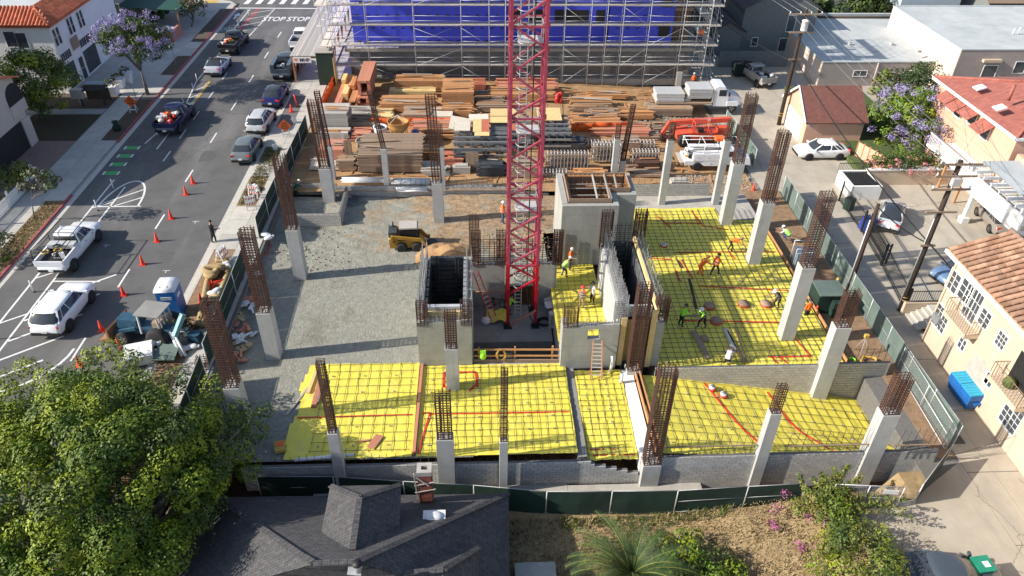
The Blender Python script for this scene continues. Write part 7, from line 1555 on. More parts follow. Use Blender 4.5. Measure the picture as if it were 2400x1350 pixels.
for x in (-2.8, -1.2, .4, 1.9): MB().tube([(x, -.92, 2.45), (x, .92, 2.45)], .03, 6).build('rack_rail', 'white', ut)
cb = MB(); side(cb, [(.6, .55), (.6, 1.85), (.8, 2.0), (1.45, 1.98), (1.95, 1.35), (2.9, 1.2), (3.0, .9), (3.0, .55)], -.98, .98); cb.build('cab', wh, ut)
ws = MB(); ws.add([(1.5, -.85, 1.96), (1.5, .85, 1.96), (1.96, .88, 1.4), (1.96, -.88, 1.4)], [(0, 1, 2, 3)]); ws.build('windscreen', 'glass', ut); MB().b(2.95, 3.1, -.95, .95, .45, .75).build('front_bumper', 'galv', ut)
MB().tube([(-2.1, -.4, 1.85), (.5, -.4, 1.85)], .13, 8).build('cargo_pipe', 'black', ut); MB().b(-.2, .6, -.3, .5, 2.5, 2.75).build('orange_case', 'orange', ut); clutter(['painty', 'white', 'galv', 'black'], 8, -2.8, -2.2, 1.0, 3)(ut); MB().b(-3.3, -2.92, -1.0, 1.0, .7, .8).build('rear_step', 'woodgrey', ut)
# telehandler
M['tele'] = mat('tele', (.62, .085, .04), (.7, .11, .06), s=2, rough=.5)
th = thing('telehandler', 'orange red telehandler parked behind the service truck', 'telehandler', (21.3, 65.4, -.75), rad(2))
ch = MB(); side(ch, [(-2.4, .6), (-2.5, 1.2), (-1.0, 1.35), (.4, 1.25), (2.5, 1.3), (2.7, .6)], -.85, .85); ch.build('chassis', 'tele', th)
MB().bar((2.9, .25, 2.15), (-2.6, .25, 1.95), .42, .42).build('boom', 'tele', th); MB().bar((1.0, .25, 2.1), (-3.1, .25, 1.92), .32, .32).build('boom_section', 'tele', th)
mbn = MB(); mbn.bar((-3.0, .25, 2.0), (-3.7, .25, .7), .34, .3); mbn.build('boom_head', 'tele', th); fk = MB(); [fk.bar((-3.75, y, .35), (-4.8, y, .3), .12, .05) for y in (-.2, .7)]; fk.box((-3.75, .25, .6), (.1, 1.3, .7)); fk.build('forks', 'black', th)
cg = MB(); [cg.tube([(x, y, 1.2), (x, y, 2.35)], .045, 6) for x in (-.9, .4) for y in (-.95, -.15)]; [cg.bar((-.9, -.95+.16*k, 2.35), (.4, -.95+.16*k, 2.35), .05) for k in range(6)]; cg.bar((-.9, -.95, 2.35), (-.9, -.15, 2.35), .07); cg.bar((.4, -.95, 2.35), (.4, -.15, 2.35), .07); cg.bar((-1.2, -.95, 1.3), (-.9, -.95, 2.3), .06); cg.build('cab_cage', 'tele', th); MB().box((-.2, -.55, 1.4), (.5, .5, .5)).build('seat', 'black', th)
for x in (-1.8, 1.8):
    for sy in (-1, 1): wheel(th, x, sy*1.05, .62, .42, 'tele', sy)
MB().box((.3, .04, 2.22), (1.1, .01, .24)).build('maker_plate', 'white', th); MB().tube([(-1.2, .25, 1.5), (.8, .25, 1.9)], .1, 8).build('lift_ram', 'galv', th); MB().b(1.4, 2.6, -.8, -.1, 1.31, 1.75).build('engine_cover', 'tele', th)
# skid loader
M['catyel'] = mat('catyel', (.36, .19, .02), (.44, .24, .03), s=2, rough=.5)
sk = thing('skid_loader', 'yellow skid steer loader pushing sand on the pad', 'loader', (-5.15, 47.2, ZS-.04), rad(3)); sk.scale = (.93, .93, .93)
b = MB(); side(b, [(-1.55, .35), (-1.6, 1.15), (-1.0, 1.3), (.7, 1.0), (1.2, .6), (1.2, .35)], -.65, .65); b.build('body', 'catyel', sk)
for sy in (-1, 1):
    a = MB(); a.bar((-1.35, sy*.74, 1.45), (.85, sy*.74, 1.1), .16, .26); a.bar((.85, sy*.74, 1.15), (1.45, sy*.74, .35), .16, .24); a.bar((-1.35, sy*.74, .9), (-1.35, sy*.74, 1.55), .16, .3); a.build('lift_arm', 'catyel', sk)
    for x in (-.62, .62): wheel(sk, x, sy*.78, .44, .32, 'catyel', sy)
cbn = MB(); side(cbn, [(-.75, 2.0), (-.75, 2.12), (.65, 2.12), (.75, 2.0)], -.58, .58); cbn.build('cab_roof', 'woodgrey', sk)
fr_ = MB(); [fr_.bar((x, sy*.54, 1.15), (x2, sy*.54, 2.0), .09) for x, x2 in ((-.7, -.7), (.6, .7)) for sy in (-1, 1)]; fr_.build('cab_frame', 'black', sk); MB().b(-.68, .55, -.5, .5, 1.0, 1.85).build('cab_interior', 'black', sk)
eg = MB(); eg.b(-1.6, -.95, -.55, .55, 1.3, 1.75); eg.build('engine_hood', 'darkform', sk); MB().cyl((-1.25, .35, 1.75), .06, .45, 8).build('exhaust', 'black', sk)
MB().b(-.9, .8, -.66, .66, 1.0, 1.2).build('side_guard', 'black', sk); bk = MB(); side(bk, [(1.45, .05), (1.5, .6), (1.6, .65), (1.62, .2), (2.2, .1), (2.2, .04)], -.9, .9); bk.build('bucket', 'darkform', sk); MB().b(-1.64, -1.6, -.45, .45, .8, 1.05).build('rear_plate', 'white', sk)
text('CAT', .17, 'black', sk, (-1.2, -.665, .95), (rad(90), 0, 0))
# backhoe tractor
M['tracblue'] = mat('tracblue', (.015, .055, .10), (.03, .10, .16), s=2, rough=.55)
bh_ = thing('backhoe_tractor', 'old blue backhoe tractor parked by the portable toilet', 'tractor', (-20.3, 36.5, 0), rad(168))
ch = MB(); side(ch, [(-1.6, .6), (-1.6, 1.0), (.2, 1.05), (1.9, 1.15), (2.0, .6)], -.4, .4); ch.build('chassis', 'tracblue', bh_); MB().b(.6, 1.9, -.38, .38, 1.0, 1.5).build('bonnet', 'tracblue', bh_)
for x, r_, w2 in ((-1.0, .75, .45), (1.4, .45, .28)):
    for sy in (-1, 1): wheel(bh_, x, sy*.85, r_, w2, 'oldconc', sy)
rp = MB(); [rp.bar((x, sy*.7, .9), (x*.9, sy*.62, 2.25), .09) for x in (-1.2, .15) for sy in (-1, 1)]; [rp.bar((x*.9, -.62, 2.25), (x*.9, .62, 2.25), .08) for x in (-1.2, .15)]; [rp.bar((-1.05, sy*.3, 1.2), (-1.05, sy*.3, 2.2), .05) for sy in (-1, 0, 1)]; rp.build('roll_cage', 'galv', bh_); MB().b(-1.3, .3, -.75, .75, 2.3, 2.36).build('canopy', 'shadeconc', bh_); MB().box((-.6, 0, 1.2), (.5, .5, .5)).build('seat', 'wooddull', bh_)
bu = MB(); side(bu, [(2.2, .15), (2.2, 1.05), (2.32, 1.1), (2.36, .5), (3.0, .2), (3.0, .14)], -1.05, 1.05); bu.build('front_bucket', mat('rustbucket', (.22, .10, .05), (.3, .17, .09), rough=.9), bh_)
for sy in (-1, 1): MB().bar((.6, sy*.55, 1.1), (2.25, sy*.55, .55), .14, .2).build('loader_arm', 'tracblue', bh_)
bo_ = MB(); bo_.bar((-1.6, .1, 1.0), (-2.6, .1, 2.3), .28, .3); bo_.build('boom', 'tracblue', bh_); MB().bar((-2.6, .1, 2.35), (-2.2, .9, 1.2), .26, .26).build('dipper', mat('paleteal', (.18, .36, .38), (.24, .42, .44), rough=.6), bh_); MB().b(-3.2, -2.4, -.3, .3, .3, .8).build('rear_bucket', 'tracblue', bh_)
M['drumblue'] = MATS['drumblue']
# ------------------------------------------------------------------ people
TMP = D.scenes.new('figures')      # scratch scene so that growing a figure does not re-evaluate the whole site
SKIN = mat('skin', (.36, .19, .12), (.42, .23, .15), s=3, rough=.6)
def cloth(n, c): return mat('cloth_'+n, c, tuple(v*1.15 for v in c), s=6, rough=.9)
CL = dict(orange=cloth('orange', (.85, .15, .02)), lime=cloth('lime', (.35, .85, .05)), white=cloth('white', (.7, .66, .62)), black=cloth('black', (.015, .016, .018)), navy=cloth('navy', (.02, .03, .05)), denim=cloth('denim', (.05, .08, .14)), grey=cloth('grey', (.16, .15, .13)), tan=cloth('tan', (.28, .19, .11)), green=cloth('green', (.02, .09, .06)), peach=cloth('peach', (.75, .5, .4)), brown=cloth('brown', (.07, .05, .035)))
def person(label, loc, rz, pose, top, legs, hat=None, vest=None, s=1.0, group=None, boots='brown', shade=0):
    """one continuous figure grown from a posed skeleton; clothing by body region"""
    b = pose.get('bend', 0.0); k = pose.get('knee', 0.0); hy = .93-.42*k     # bend: forward lean of the trunk, knee: crouch
    lean = rad(b); up = Vector((math.sin(lean), 0, math.cos(lean))); pel = Vector((-.12*math.sin(lean)-.1*k, 0, hy))
    che = pel+up*.30; nk = pel+up*.53; neck2 = nk+Vector((math.sin(lean*.7), 0, math.cos(lean*.7)))*.09; hd = rad(b*.6+pose.get('nod', 10)); head = neck2+Vector((math.sin(hd), 0, math.cos(hd)))*.14; crown_ = head+Vector((math.sin(hd), 0, math.cos(hd)))*.09
    V = [pel, che, nk, neck2, head, crown_]; E = [(0, 1), (1, 2), (2, 3), (3, 4), (4, 5)]; R = [.15, .165, .12, .055, .098, .07]; Z = {}
    reg = {(0, 1): 't', (1, 2): 't', (2, 3): 's', (3, 4): 's', (4, 5): 's'}
    def add(p, par, r, g):
        V.append(Vector(p)); E.append((par, len(V)-1)); R.append(r); reg[(par, len(V)-1)] = g; return len(V)-1
    nose = add(head+Vector((math.cos(hd), 0, -math.sin(hd)))*.105+Vector((0, 0, -.02)), 4, .016, 's')
    hands = []
    for i, sy in enumerate((-1, 1)):
        st = pose.get('step', (.12, -.12))[i]; hip = add(pel+Vector((0, sy*.1, -.06)), 0, .1, 'l'); kn = Vector((st*.6+.34*k+.02, sy*.12, .48*(1-.25*k))); kn = add(kn, hip, .072, 'l'); an = add((st-.04, sy*.12, .09), kn, .048, 'l'); add((st+.15, sy*.13, .04), an, .04, 'b')
        sh = add(nk+Vector((0, sy*.19, -.04)), 2, .07, 't'); a = pose.get('arms', ((10, 20), (10, 20)))[i]; a1, a2 = rad(a[0]), rad(a[0]+a[1]); o = rad(a[2]) if len(a) > 2 else rad(12)
        u = Vector((math.sin(a1), sy*math.sin(o), -math.cos(a1))).normalized(); el = V[sh]+u*.29; f = Vector((math.sin(a2), sy*math.sin(o)*.4, -math.cos(a2))).normalized(); wr = el+f*.25
        e_ = add(el, sh, .05, 't'); w_ = add(wr, e_, .034, pose.get('sleeve', 's')); add(wr+f*.08, w_, .038, 's'); hands.append((wr+f*.08, f, sy))
    me = D.meshes.new('fig'); me.from_pydata([tuple(v) for v in V], E, []); o = D.objects.new('fig', me); TMP.collection.objects.link(o)
    md = o.modifiers.new('s', 'SKIN'); md.use_smooth_shade = True; sd = me.skin_vertices[0].data
    for i, r in enumerate(R): sd[i].radius = (r, r); sd[i].use_root = (i == 0)
    sb = o.modifiers.new('u', 'SUBSURF'); sb.levels = 1; sb.render_levels = 1
    
    with bpy.context.temp_override(scene=TMP, view_layer=TMP.view_layers[0]):
        dg = bpy.context.evaluated_depsgraph_get(); dg.update(); nm = D.meshes.new_from_object(o.evaluated_get(dg))
    D.objects.remove(o); D.meshes.remove(me)
    nm.materials.clear(); T = CL[top]; 
    for m in (T, CL[legs], SKIN, CL[boots]): nm.materials.append(m)
    A = np.array([V[e[0]] for e in E]); B = np.array([V[e[1]] for e in E]); code = [{'t': 0, 'l': 1, 's': 2, 'b': 3}[reg[e]] for e in E]
    for p in nm.polygons:
        c = np.array(p.center); d = B-A; t_ = np.clip(((c-A)*d).sum(1)/((d*d).sum(1)+1e-9), 0, 1); q = A+d*t_[:, None]; p.material_index = code[int(np.argmin(((c-q)**2).sum(1)))]; p.use_smooth = True
    root = link('person', nm, None, loc, rz); tag(root, label, 'person', group); root.scale = (s, s, s)
    fg = MB()
    for (p, f, sy) in hands:
        sd_ = f.cross(Vector((0, 1, 0))); sd_ = sd_.normalized() if sd_.length > .1 else Vector((1, 0, 0))
        for j in range(4): q = p+sd_*(-.03+.02*j)+f*.02; ln = (.06, .075, .07, .055)[j]; fg.tube([q, q+f*ln*.55, q+f*ln+Vector((0, -sy*.02, 0))], [.01, .009, .007], 5)
        q = p+sd_*.035-f*.02; fg.tube([q, q+sd_*.03+f*.03, q+sd_*.035+f*.06], [.011, .01, .008], 5)
    fg.build('fingers', SKIN, root); R3 = Matrix.Rotation(hd, 4, 'Y')
    ey = MB(); [ey.ball(tuple(head+R3 @ Vector((.092, sy*.035, .0))), .012, 6, 4) for sy in (-1, 1)]; ey.build('eyes', 'black', root)
    if hat:
        h = MB(); h.T = Matrix.Translation(head) @ R3; h.lathe((0, 0, 0), [(.155, .045), (.15, .055), (.125, .06), (.12, .11), (.09, .155), (.04, .175)], 14); h.add([(.12, -.07, .052), (.2, -.04, .045), (.2, .04, .045), (.12, .07, .052)], [(0, 1, 2, 3)]); h.build('hard_hat', hat, root)
    else:
        h = MB(); h.T = Matrix.Translation(head) @ R3; h.ball((-.02, 0, .045), (.105, .1, .085), 10, 6); h.build('hair', 'black', root)
    if vest:
        v = MB(); n = 14; secs = []
        for z, rx, ry in ((.02, .17, .185), (.16, .175, .2), (.32, .185, .215), (.45, .165, .2), (.53, .1, .15)):
            c = pel+up*z; fx = Vector((math.cos(lean), 0, -math.sin(lean))); secs.append([c+fx*(rx*math.cos(2*math.pi*i/n))+Vector((0, ry*math.sin(2*math.pi*i/n), 0)) for i in range(n)])
        v.loft(secs); v.build('safety_vest', vest, root)
        for z in (.14, .34):
            g = MB(); c = pel+up*z; fx = Vector((math.cos(lean), 0, -math.sin(lean))); g.loft([[c+up*dz+fx*(.188*math.cos(2*math.pi*i/n))+Vector((0, .215*math.sin(2*math.pi*i/n), 0)) for i in range(n)] for dz in (0, .05)], cap=False); g.build('reflective_band', 'galv', root)
    return root
ST = dict(arms=((8, 18), (-5, 25)), step=(.05, -.03)); WALK = dict(arms=((28, 20), (-22, 25)), step=(.3, -.28), bend=6); BEND = dict(bend=72, arms=((60, 8), (75, 5)), step=(.05, -.15), knee=.12); STOOP = dict(bend=40, arms=((50, 25), (40, 30)), step=(.1, -.12), knee=.15); CROUCH = dict(bend=55, knee=.95, arms=((55, 30), (45, 40)), step=(.1, -.1)); HOLD = dict(arms=((25, 70), (30, 60)), step=(.04, -.05), nod=25)
g_ = 'workers on the site'; zr = ZR+.13
def wk(u, v, z, label, rz, pose, top, legs, hat=None, vest=None, **k): p = P(u, v, z); return person(label, (p.x, p.y, z), rad(rz), pose, top, legs, hat, vest, group=g_, **k)
p = P(504, 570); person('person all in black with hood up crossing towards the pavement', (p.x, p.y, 0), rad(40), dict(arms=((15, 70), (15, 65)), step=(.08, -.1), nod=20, sleeve='t'), 'black', 'black', None, None, s=1.1)
wk(1322, 648, ZS+.1, 'worker in lime vest crouching over tools at the pit edge', 20, STOOP, 'grey', 'denim', 'white', CL['lime']); wk(1335, 632, ZS+.1, 'worker in orange shirt and pale hard hat against the tall core', -20, HOLD, 'orange', 'navy', 'plywhite', None, s=1.04)
wk(1362, 722, ZS+.12, 'worker in grey vest with red hard hat turned from the camera', 60, ST, 'orange', 'tan', 'red', CL['grey']); wk(1387, 712, ZS+.12, 'person in white shirt holding a grey folder', 200, dict(arms=((35, 100), (5, 10)), step=(.05, -.05), sleeve='t'), 'white', 'black', 'black')
wk(1594, 765, zr, 'worker in full lime jacket by the plank pile', 10, dict(arms=((40, 40), (35, 45)), step=(.08, -.05), bend=12, sleeve='t'), 'lime', 'black', 'black'); wk(1644, 768, zr, 'worker in green shirt and black harness by the stair shaft', 200, dict(bend=28, arms=((45, 30), (50, 20)), step=(.25, -.2), knee=.1), 'lime', 'black', 'white', CL['black'])
wk(1712, 588, zr, 'orange shirted worker bending low beside the far columns', -15, BEND, 'orange', 'black', 'wooddull'); wk(1640, 645, zr, 'leaning worker in orange overalls tying bars', 15, STOOP, 'orange', 'orange', 'orange'); wk(1674, 645, zr, 'worker in orange vest walking beside the leaning one', 30, WALK, 'orange', 'black', 'black', CL['orange'])
wk(1818, 722, zr, 'worker in white hat and dark harness near the manhole lids', 190, STOOP, 'grey', 'black', 'white', CL['black']); wk(1886, 752, ZA+.25, 'worker in orange shirt standing behind the long column', 100, ST, 'orange', 'black', 'black'); wk(1703, 852, zr, 'worker in white shirt kneeling at the tan block wall', 60, CROUCH, 'white', 'black', 'white')
wk(1842, 562, ZA+.4, 'worker in yellow vest kneeling over the alley side forms', 140, CROUCH, 'white', 'denim', 'white', CL['lime']); wk(1178, 523, ZS, 'worker in orange vest standing in the sandy trench', 0, ST, 'orange', 'denim', 'white', CL['orange'], s=1.08); wk(1191, 738, -1.78, 'worker in lime shirt stooping behind the mast foot', 30, STOOP, 'lime', 'grey', 'black')
p = P(1619, 205, -.5); person('worker in orange shirt among the scaffold planks', (p.x, p.y-.6, -.45), rad(90), ST, 'orange', 'navy', 'galv', None, group=g_); person('worker in orange shirt standing on the scaffold deck', (24.0, 78.9, 4.22), rad(120), dict(arms=((40, 30), (10, 10)), step=(.05, -.1), bend=15), 'orange', 'navy', 'white', None, group=g_)
person('worker in orange leaning on the shaded silver pickup', (30.7, 84.0, ZA), rad(-20), dict(bend=30, arms=((60, 10), (55, 10)), step=(.05, -.1)), 'orange', 'denim', None, CL['orange'], group=g_)
wk(697, 465, -.5, 'worker in green shirt and white hat inside the small pit', 40, STOOP, 'green', 'black', 'white'); wk(683, 478, -.5, 'worker in white hat partly hidden by the tall cage', 80, STOOP, 'green', 'black', 'white')
person('pedestrian in dark clothes on the shaded pavement by the cafe', (-36.6, 92.2, .14), rad(90), WALK, 'black', 'black', None, None)
D.scenes.remove(TMP)
# ------------------------------------------------------------------ street furniture and small things
def cone_meshes():
    b = MB(); b.box((0, 0, .02), (.36, .36, .04)); b.lathe((0, 0, .04), [(.14, 0), (.13, .03), (.035, .68), (.02, .69)], 14)
    s = [MB().lathe((0, 0, 0), [(r0+.004, z0), (r1+.004, z1)], 14) for r0, z0, r1, z1 in ((.089, .32, .072, .43), (.059, .51, .047, .59))]
    return b.mesh('cone_body', 'conered'), [q.mesh('reflective_collar', 'white') for q in s]
CB, CS = cone_meshes()
def cone(label, loc, rot=(0, 0, 0), group='traffic cones', s=1.1):
    t = thing('traffic_cone', label, 'traffic cone', loc, 0, group); t.rotation_euler = rot; t.scale = (s, s, s); link('cone_body', CB, t)
    for m in CS: link('reflective_collar', m, t)
names = ['farthest cone of the street row, near the parked sedan', 'second farthest cone of the street row', 'third farthest cone of the street row', 'fourth cone of the street row, left of the person in black', 'fifth cone of the street row, beside the coiled wattles', 'cone of the street row right of the white crossover bonnet', 'cone of the street row beside the white crossover', 'nearest street cone, touching the tree crown']
for (y, l) in zip([56.5, 54.6, 50.85, 47.6, 44.6, 41.0, 37.3, 34.0], names): cone(l, (-23.8, y, 0))
for (u, v, z, l) in [(473, 710, .13, 'cone at the end of the straw wattle'), (683, 262, .13, 'cone on the pavement beside the dark blue sedan'), (1910, 738, ZA+.2, 'cone by the green transformer'), (1765, 447, ZA+.1, 'cone in the dirt behind the far right columns'), (1946, 690, ZA+.2, 'cone behind the transformer lids')]: cone(l, P(u, v, z))
cone('cone lying on its side on the straw wattles', P(497, 665, .35), (0, rad(80), rad(20)))
# delineator posts
for i, (x, y) in enumerate([(-30.0, 36.6), (-29.9, 41.5), (-29.95, 48.2), (-29.9, 52.2), (-29.95, 55.6), (-29.9, 68.2), (-29.8, 70.6), (-29.7, 73.4), (-29.6, 76.5), (-30.0, 79.2), (-30.1, 97.5), (-30.0, 102.5)]):
    w = ['in front of the white crossover', 'behind the white pickup', 'ahead of the white pickup', 'in the small tree shadow', 'at the green bars', 'nearest the dark blue pickup', 'second of the hatched row', 'third of the hatched row', 'fourth of the hatched row', 'beside the silver two door car', 'at the bicycle marking', 'nearest the crossing'][i]
    t = thing('lane_post', 'white flexible lane post '+w, 'lane post', (x, y, 0), 0, 'lane posts'); MB().cyl((0, 0, 0), .1, .04, 10).build('base', 'black', t); MB().cyl((0, 0, .04), .045, .9, 8).build('post', 'white', t)
# road works signs
def rsign(label, loc, rz):
    t = thing('road_sign', label, 'road sign', loc, rz); s = .62
    MB().extr([(-s, 0, 1.15), (0, 0, 1.15-s), (s, 0, 1.15), (0, 0, 1.15+s)], (0, .03, 0)).build('sign_panel', 'orange', t)
    for i, w in enumerate(('END', 'ROAD', 'WORK')): text(w, .22, 'black', t, (0, -.006, 1.38-.23*i), (rad(90), 0, 0), bold=.004)
    l = MB(); [l.bar((sx*.3, -.0, 0), (sx*.3, .04, 1.0), .06) for sx in (-1, 1)]; [l.bar((sx*.3, .6, 0), (sx*.25, .06, 1.0), .05) for sx in (-1, 1)]; l.bar((-.3, 0, .3), (.3, 0, .3), .08); l.build('stand', 'white', t)
rsign('orange diamond end of works sign on the left mulch bed', P(313, 264, .13), rad(5)); rsign('orange diamond end of works sign on the right pavement', P(672, 322, .13), rad(8))
t = thing('street_sign', 'orange and white parking notice sign on a pole', 'sign', (-33.4, 83.2, .13)); MB().cyl((0, 0, 0), .035, 3.0, 6).build('pole', 'steelgrey', t); MB().box((-.6, -.05, 3.1), (1.35, .04, .45)).build('orange_panel', 'painty', t); MB().box((-.6, -.05, 2.6), (1.35, .04, .5)).build('white_panel', 'white', t); MB().add([(-1.05, -.075, 2.75), (-.8, -.075, 2.75), (-.92, -.075, 2.48)], [(0, 1, 2)]).build('emblem', 'bluewrap', t)
t = thing('street_sign', 'small white parking sign pole by the jacaranda', 'sign', P(322, 240, .13)); MB().cyl((0, 0, 0), .03, 2.5, 6).build('pole', 'steelgrey', t); MB().box((0, -.04, 2.3), (.35, .02, .5)).build('panel', 'white', t)
t = thing('utility_cabinet', 'beige box on a post in front of the garden bed', 'cabinet', P(190, 246, .12)); MB().cyl((0, 0, 0), .09, .8, 8).build('post', 'oldconc', t); MB().box((0, 0, 1.2), (1.1, .6, .9)).build('box', 'walk', t)
t = thing('bin_pergola', 'dark slatted bin shelter beside the planters', 'shelter', P(228, 240, .12)); [MB().box((0, -.7+.2*i, 1.5), (2.4, .12, .08)).build('slat', 'black', t) for i in range(8)]; [MB().box((x, y, .75), (.1, .1, 1.5)).build('post', 'black', t) for x in (-1.1, 1.1) for y in (-.7, .7)]; MB().box((0, .6, .7), (2.2, .06, 1.2)).build('back_board', 'mulch', t)
t = tag(MB().box((0, 0, .35), (1.8, .8, .06)).box((0, 0, .17), (1.4, .5, .3)).build('pavement_table', 'paleblue', None, P(224, 201, .12)), 'pale blue low table on the shop forecourt', 'table')
tag(MB().lathe((0, 0, 0), [(.35, 0), (.4, .3), (.2, .6), (.3, .9)], 10).build('garden_planter', 'mesh', None, P(275, 305, .12)), 'small dark green box on the mulch bed', 'planter')
# picket fence by the verge
pf = thing('picket_fence', 'white picket fence at the left front garden', 'fence', (-36.75, 44, .1))
[MB().box((0, .14*i, .5), (.03, .09, 1.0)).build('picket', 'white', pf) for i in range(84)]; [MB().box((0, 5.9, z), (.05, 11.8, .07)).build('rail', 'white', pf) for z in (.2, .8)]; [MB().box((.0, y, .6), (.14, .14, 1.25)).ball((0, y, 1.27), .09, 8, 5).build('post', 'white', pf) for y in (0, 2.95, 5.9, 8.85, 11.8)]
# portable toilet
pt = thing('portable_toilet', 'blue portable toilet with a white domed roof', 'toilet', (-19.75, 38.9, .02), rad(3)); pt.scale = (1.08, 1.08, 1.08)
MB().box((0, 0, 1.05), (1.1, 1.15, 1.95)).build('cabin', mat('toiletblue', (.012, .13, .42), (.02, .17, .5), rough=.5), pt); MB().box((0, 0, .05), (1.2, 1.25, .1)).build('skid', 'black', pt)
rf = MB(); rf.loft([[(-a, -b, z), (0, -b-.02, z+.0), (a, -b, z), (a+.02, 0, z), (a, b, z), (0, b+.02, z), (-a, b, z), (-a-.02, 0, z)] for a, b, z in ((.6, .63, 2.02), (.58, .6, 2.15), (.42, .5, 2.32), (.15, .3, 2.38))]); rf.build('roof', 'white', pt); [MB().box((x, 0, 2.2), (.03, 1.05, .32)).build('roof_rib', 'galv', pt) for x in (-.2, .2)]
MB().box((0, -.58, 1.55), (.62, .02, .2)).build('label_panel', 'white', pt); text('NATIONAL', .12, 'black', pt, (0, -.592, 1.55), (rad(90), 0, 0)); MB().box((.56, -.1, 1.5), (.02, .5, .2)).build('label_panel', 'white', pt)
[MB().box((x, -.575, 1.0), (.05, .03, 1.8)).build('door_stile', 'toiletblue2', pt) for x in (-.48, .48)] if False else None
# straw wattles and sandbags
M['straw2'] = mat('straw2', (.34, .24, .11), (.46, .34, .17), s=6, rough=1, bump=.6, bs=30)
def wattle(label, pts, r=.2): return tag(MB().tube(pts, r, 10).build('straw_wattle', 'straw2'), label, 'wattle', 'straw wattles')
def bez(pts, n=20, z=.3):
    out = []
    for i in range(n+1):
        f = i/n*(len(pts)-1); j = min(int(f), len(pts)-2); g = f-j; a, b = pts[j], pts[j+1]; out.append(P(a[0]+(b[0]-a[0])*g, a[1]+(b[1]-a[1])*g, z))
    return out
c0 = P(502, 640, .4); wattle('coiled straw wattle roll on the verge', [c0+Vector((.95*(1-.08*i)*math.cos(i*.6)*(1 if i < 30 else .8), .9*(1-.03*i)*math.sin(i*.6), .05+.012*i)) for i in range(26)], .2)
wattle('straw wattle along the kerb side of the verge mound', bez([(468, 752), (478, 700), (485, 665), (492, 640)])); wattle('straw wattle along the pavement side of the mound', bez([(505, 712), (525, 665), (538, 630), (532, 610), (505, 612)])); wattle('short straw wattle at the foot of the mound', bez([(462, 765), (470, 748), (476, 738)])); wattle('short straw wattle near the dry shrub', bez([(476, 766), (484, 745), (486, 735)]))
def sack_(label, p, m='white', s=1.0, rz=0): 
    o = MB(); o.ball((0, 0, .12), (.38, .24, .14), 10, 6).box((.36, 0, .12), (.1, .16, .1)); return tag(o.build('sandbag', m, None, p, rz), label, 'sandbag', 'sandbags')
for i, (u, v, l) in enumerate([(499, 690, 'white sandbag in the middle of the verge mound'), (508, 684, 'white sandbag beside the fallen cone'), (497, 703, 'tan sandbag at the near end of the mound'), (505, 698, 'tan sandbag leaning on the wattle'), (528, 622, 'white sandbag on the folded barricade'), (534, 628, 'grey white sandbag behind the barricade'), (622, 552, 'white sandbag at the fence end on the pavement'), (630, 560, 'white sandbag weighing down the fence foot'), (596, 440, 'white sandbag on the striped barricade')]): sack_(l, P(u, v, .35), 'white' if 'white' in l else 'straw', 1, i)
def barricade(label, loc, rz):
    t = thing('barricade', label, 'barricade', loc, rz); f = MB()
    for s in (-1, 1):
        for x in (-.35, .35): MB().bar((x, s*.35, 0), (x, s*.04, 1.15), .06).build('leg', 'white', t)
        for z in (.55, .95):
            y = s*(.35-.31*z/1.15)+s*.03; MB().box((0, y, z), (.8, .02, .22)).build('board', 'white', t)
            st = MB(); [st.add([(-.36+.2*i, y+s*.012, z-.1), (-.26+.2*i, y+s*.012, z-.1), (-.2+.2*i, y+s*.012, z+.1), (-.3+.2*i, y+s*.012, z+.1)], [(0, 1, 2, 3)]) for i in range(4)]; stuff(st.build('stripes', 'redtape', t))
barricade('striped barricade loaded with sandbags on the grass verge', P(590, 488, .13), rad(20)); barricade('second striped barricade behind the loaded one', P(598, 462, .13), rad(-10)); barricade('white barricade leaning at the head of the verge mound', P(524, 612, .13), rad(70))
for (u, v, l) in [(690, 288, 'small white folding notice beside the silver hatchback'), (645, 352, 'small white folding notice beside the last sedan')]: t = thing('folding_notice', l, 'notice', P(u, v, .13), rad(40)); MB().box((0, -.12, .3), (.4, .02, .6), rx=-.3).build('board', 'white', t); MB().box((0, .12, .3), (.4, .02, .6), rx=.3).build('board', 'woodgrey', t)
t = thing('tall_marker', 'tall orange and white marker post leaning by the grey pickup', 'marker', P(697, 250, .13)); MB().tube([(0, 0, 0), (-.15, 0, 1.3)], .06, 8).build('post', 'conered', t); MB().box((0, 0, .05), (.4, .4, .1)).build('base', 'black', t)
# clutter under the tree by the backhoe
rv = random.Random(3)
for i, (u, v, l, m, d) in enumerate([(395, 835, 'faded green lid board over the tool pile', 'mesh2', (1.3, 1.5, .06)), (330, 840, 'white tarpaulin covered box by the tree', 'white', (1.6, 1.3, .7)), (440, 800, 'grey plank bench with a bucket on top', 'woodgrey', (.9, .6, .5)), (375, 815, 'crumpled white plastic heap beside the tractor', 'white', (.9, .8, .6))]):
    o = MB(); o.box((0, 0, d[2]/2), d, rz=.3*i, rx=.12) if i < 3 else [o.ball((rv.uniform(-.5, .5), rv.uniform(-.4, .4), rv.uniform(.2, .7)), .2, 7, 5) for _ in range(16)]; tag(o.build(['tool_lid', 'covered_box', 'low_bench', 'plastic_heap'][i], m, None, P(u, v, .12)+Vector((0, 0, .4 if i == 0 else 0))), l, ['board', 'box', 'bench', 'plastic'][i])
tag(MB().cyl((0, 0, .5), .27, .36, 14).build('bucket', 'white', None, P(440, 797, .12)), 'white bucket on the grey plank bench', 'bucket')
for (u, v, l) in [(452, 815, 'white sack right of the plank bench'), (432, 820, 'white sack under the plank bench')]: sack_(l, P(u, v, .2), 'white')
t = thing('pipe_pair', 'pair of white pipes leaning on the tool pile', 'pipes', P(428, 838, .12)); [MB().tube([(x, 0, .1), (x-.9, 1.2, 1.0)], .09, 8).build('pipe', 'white', t) for x in (0, .22)]
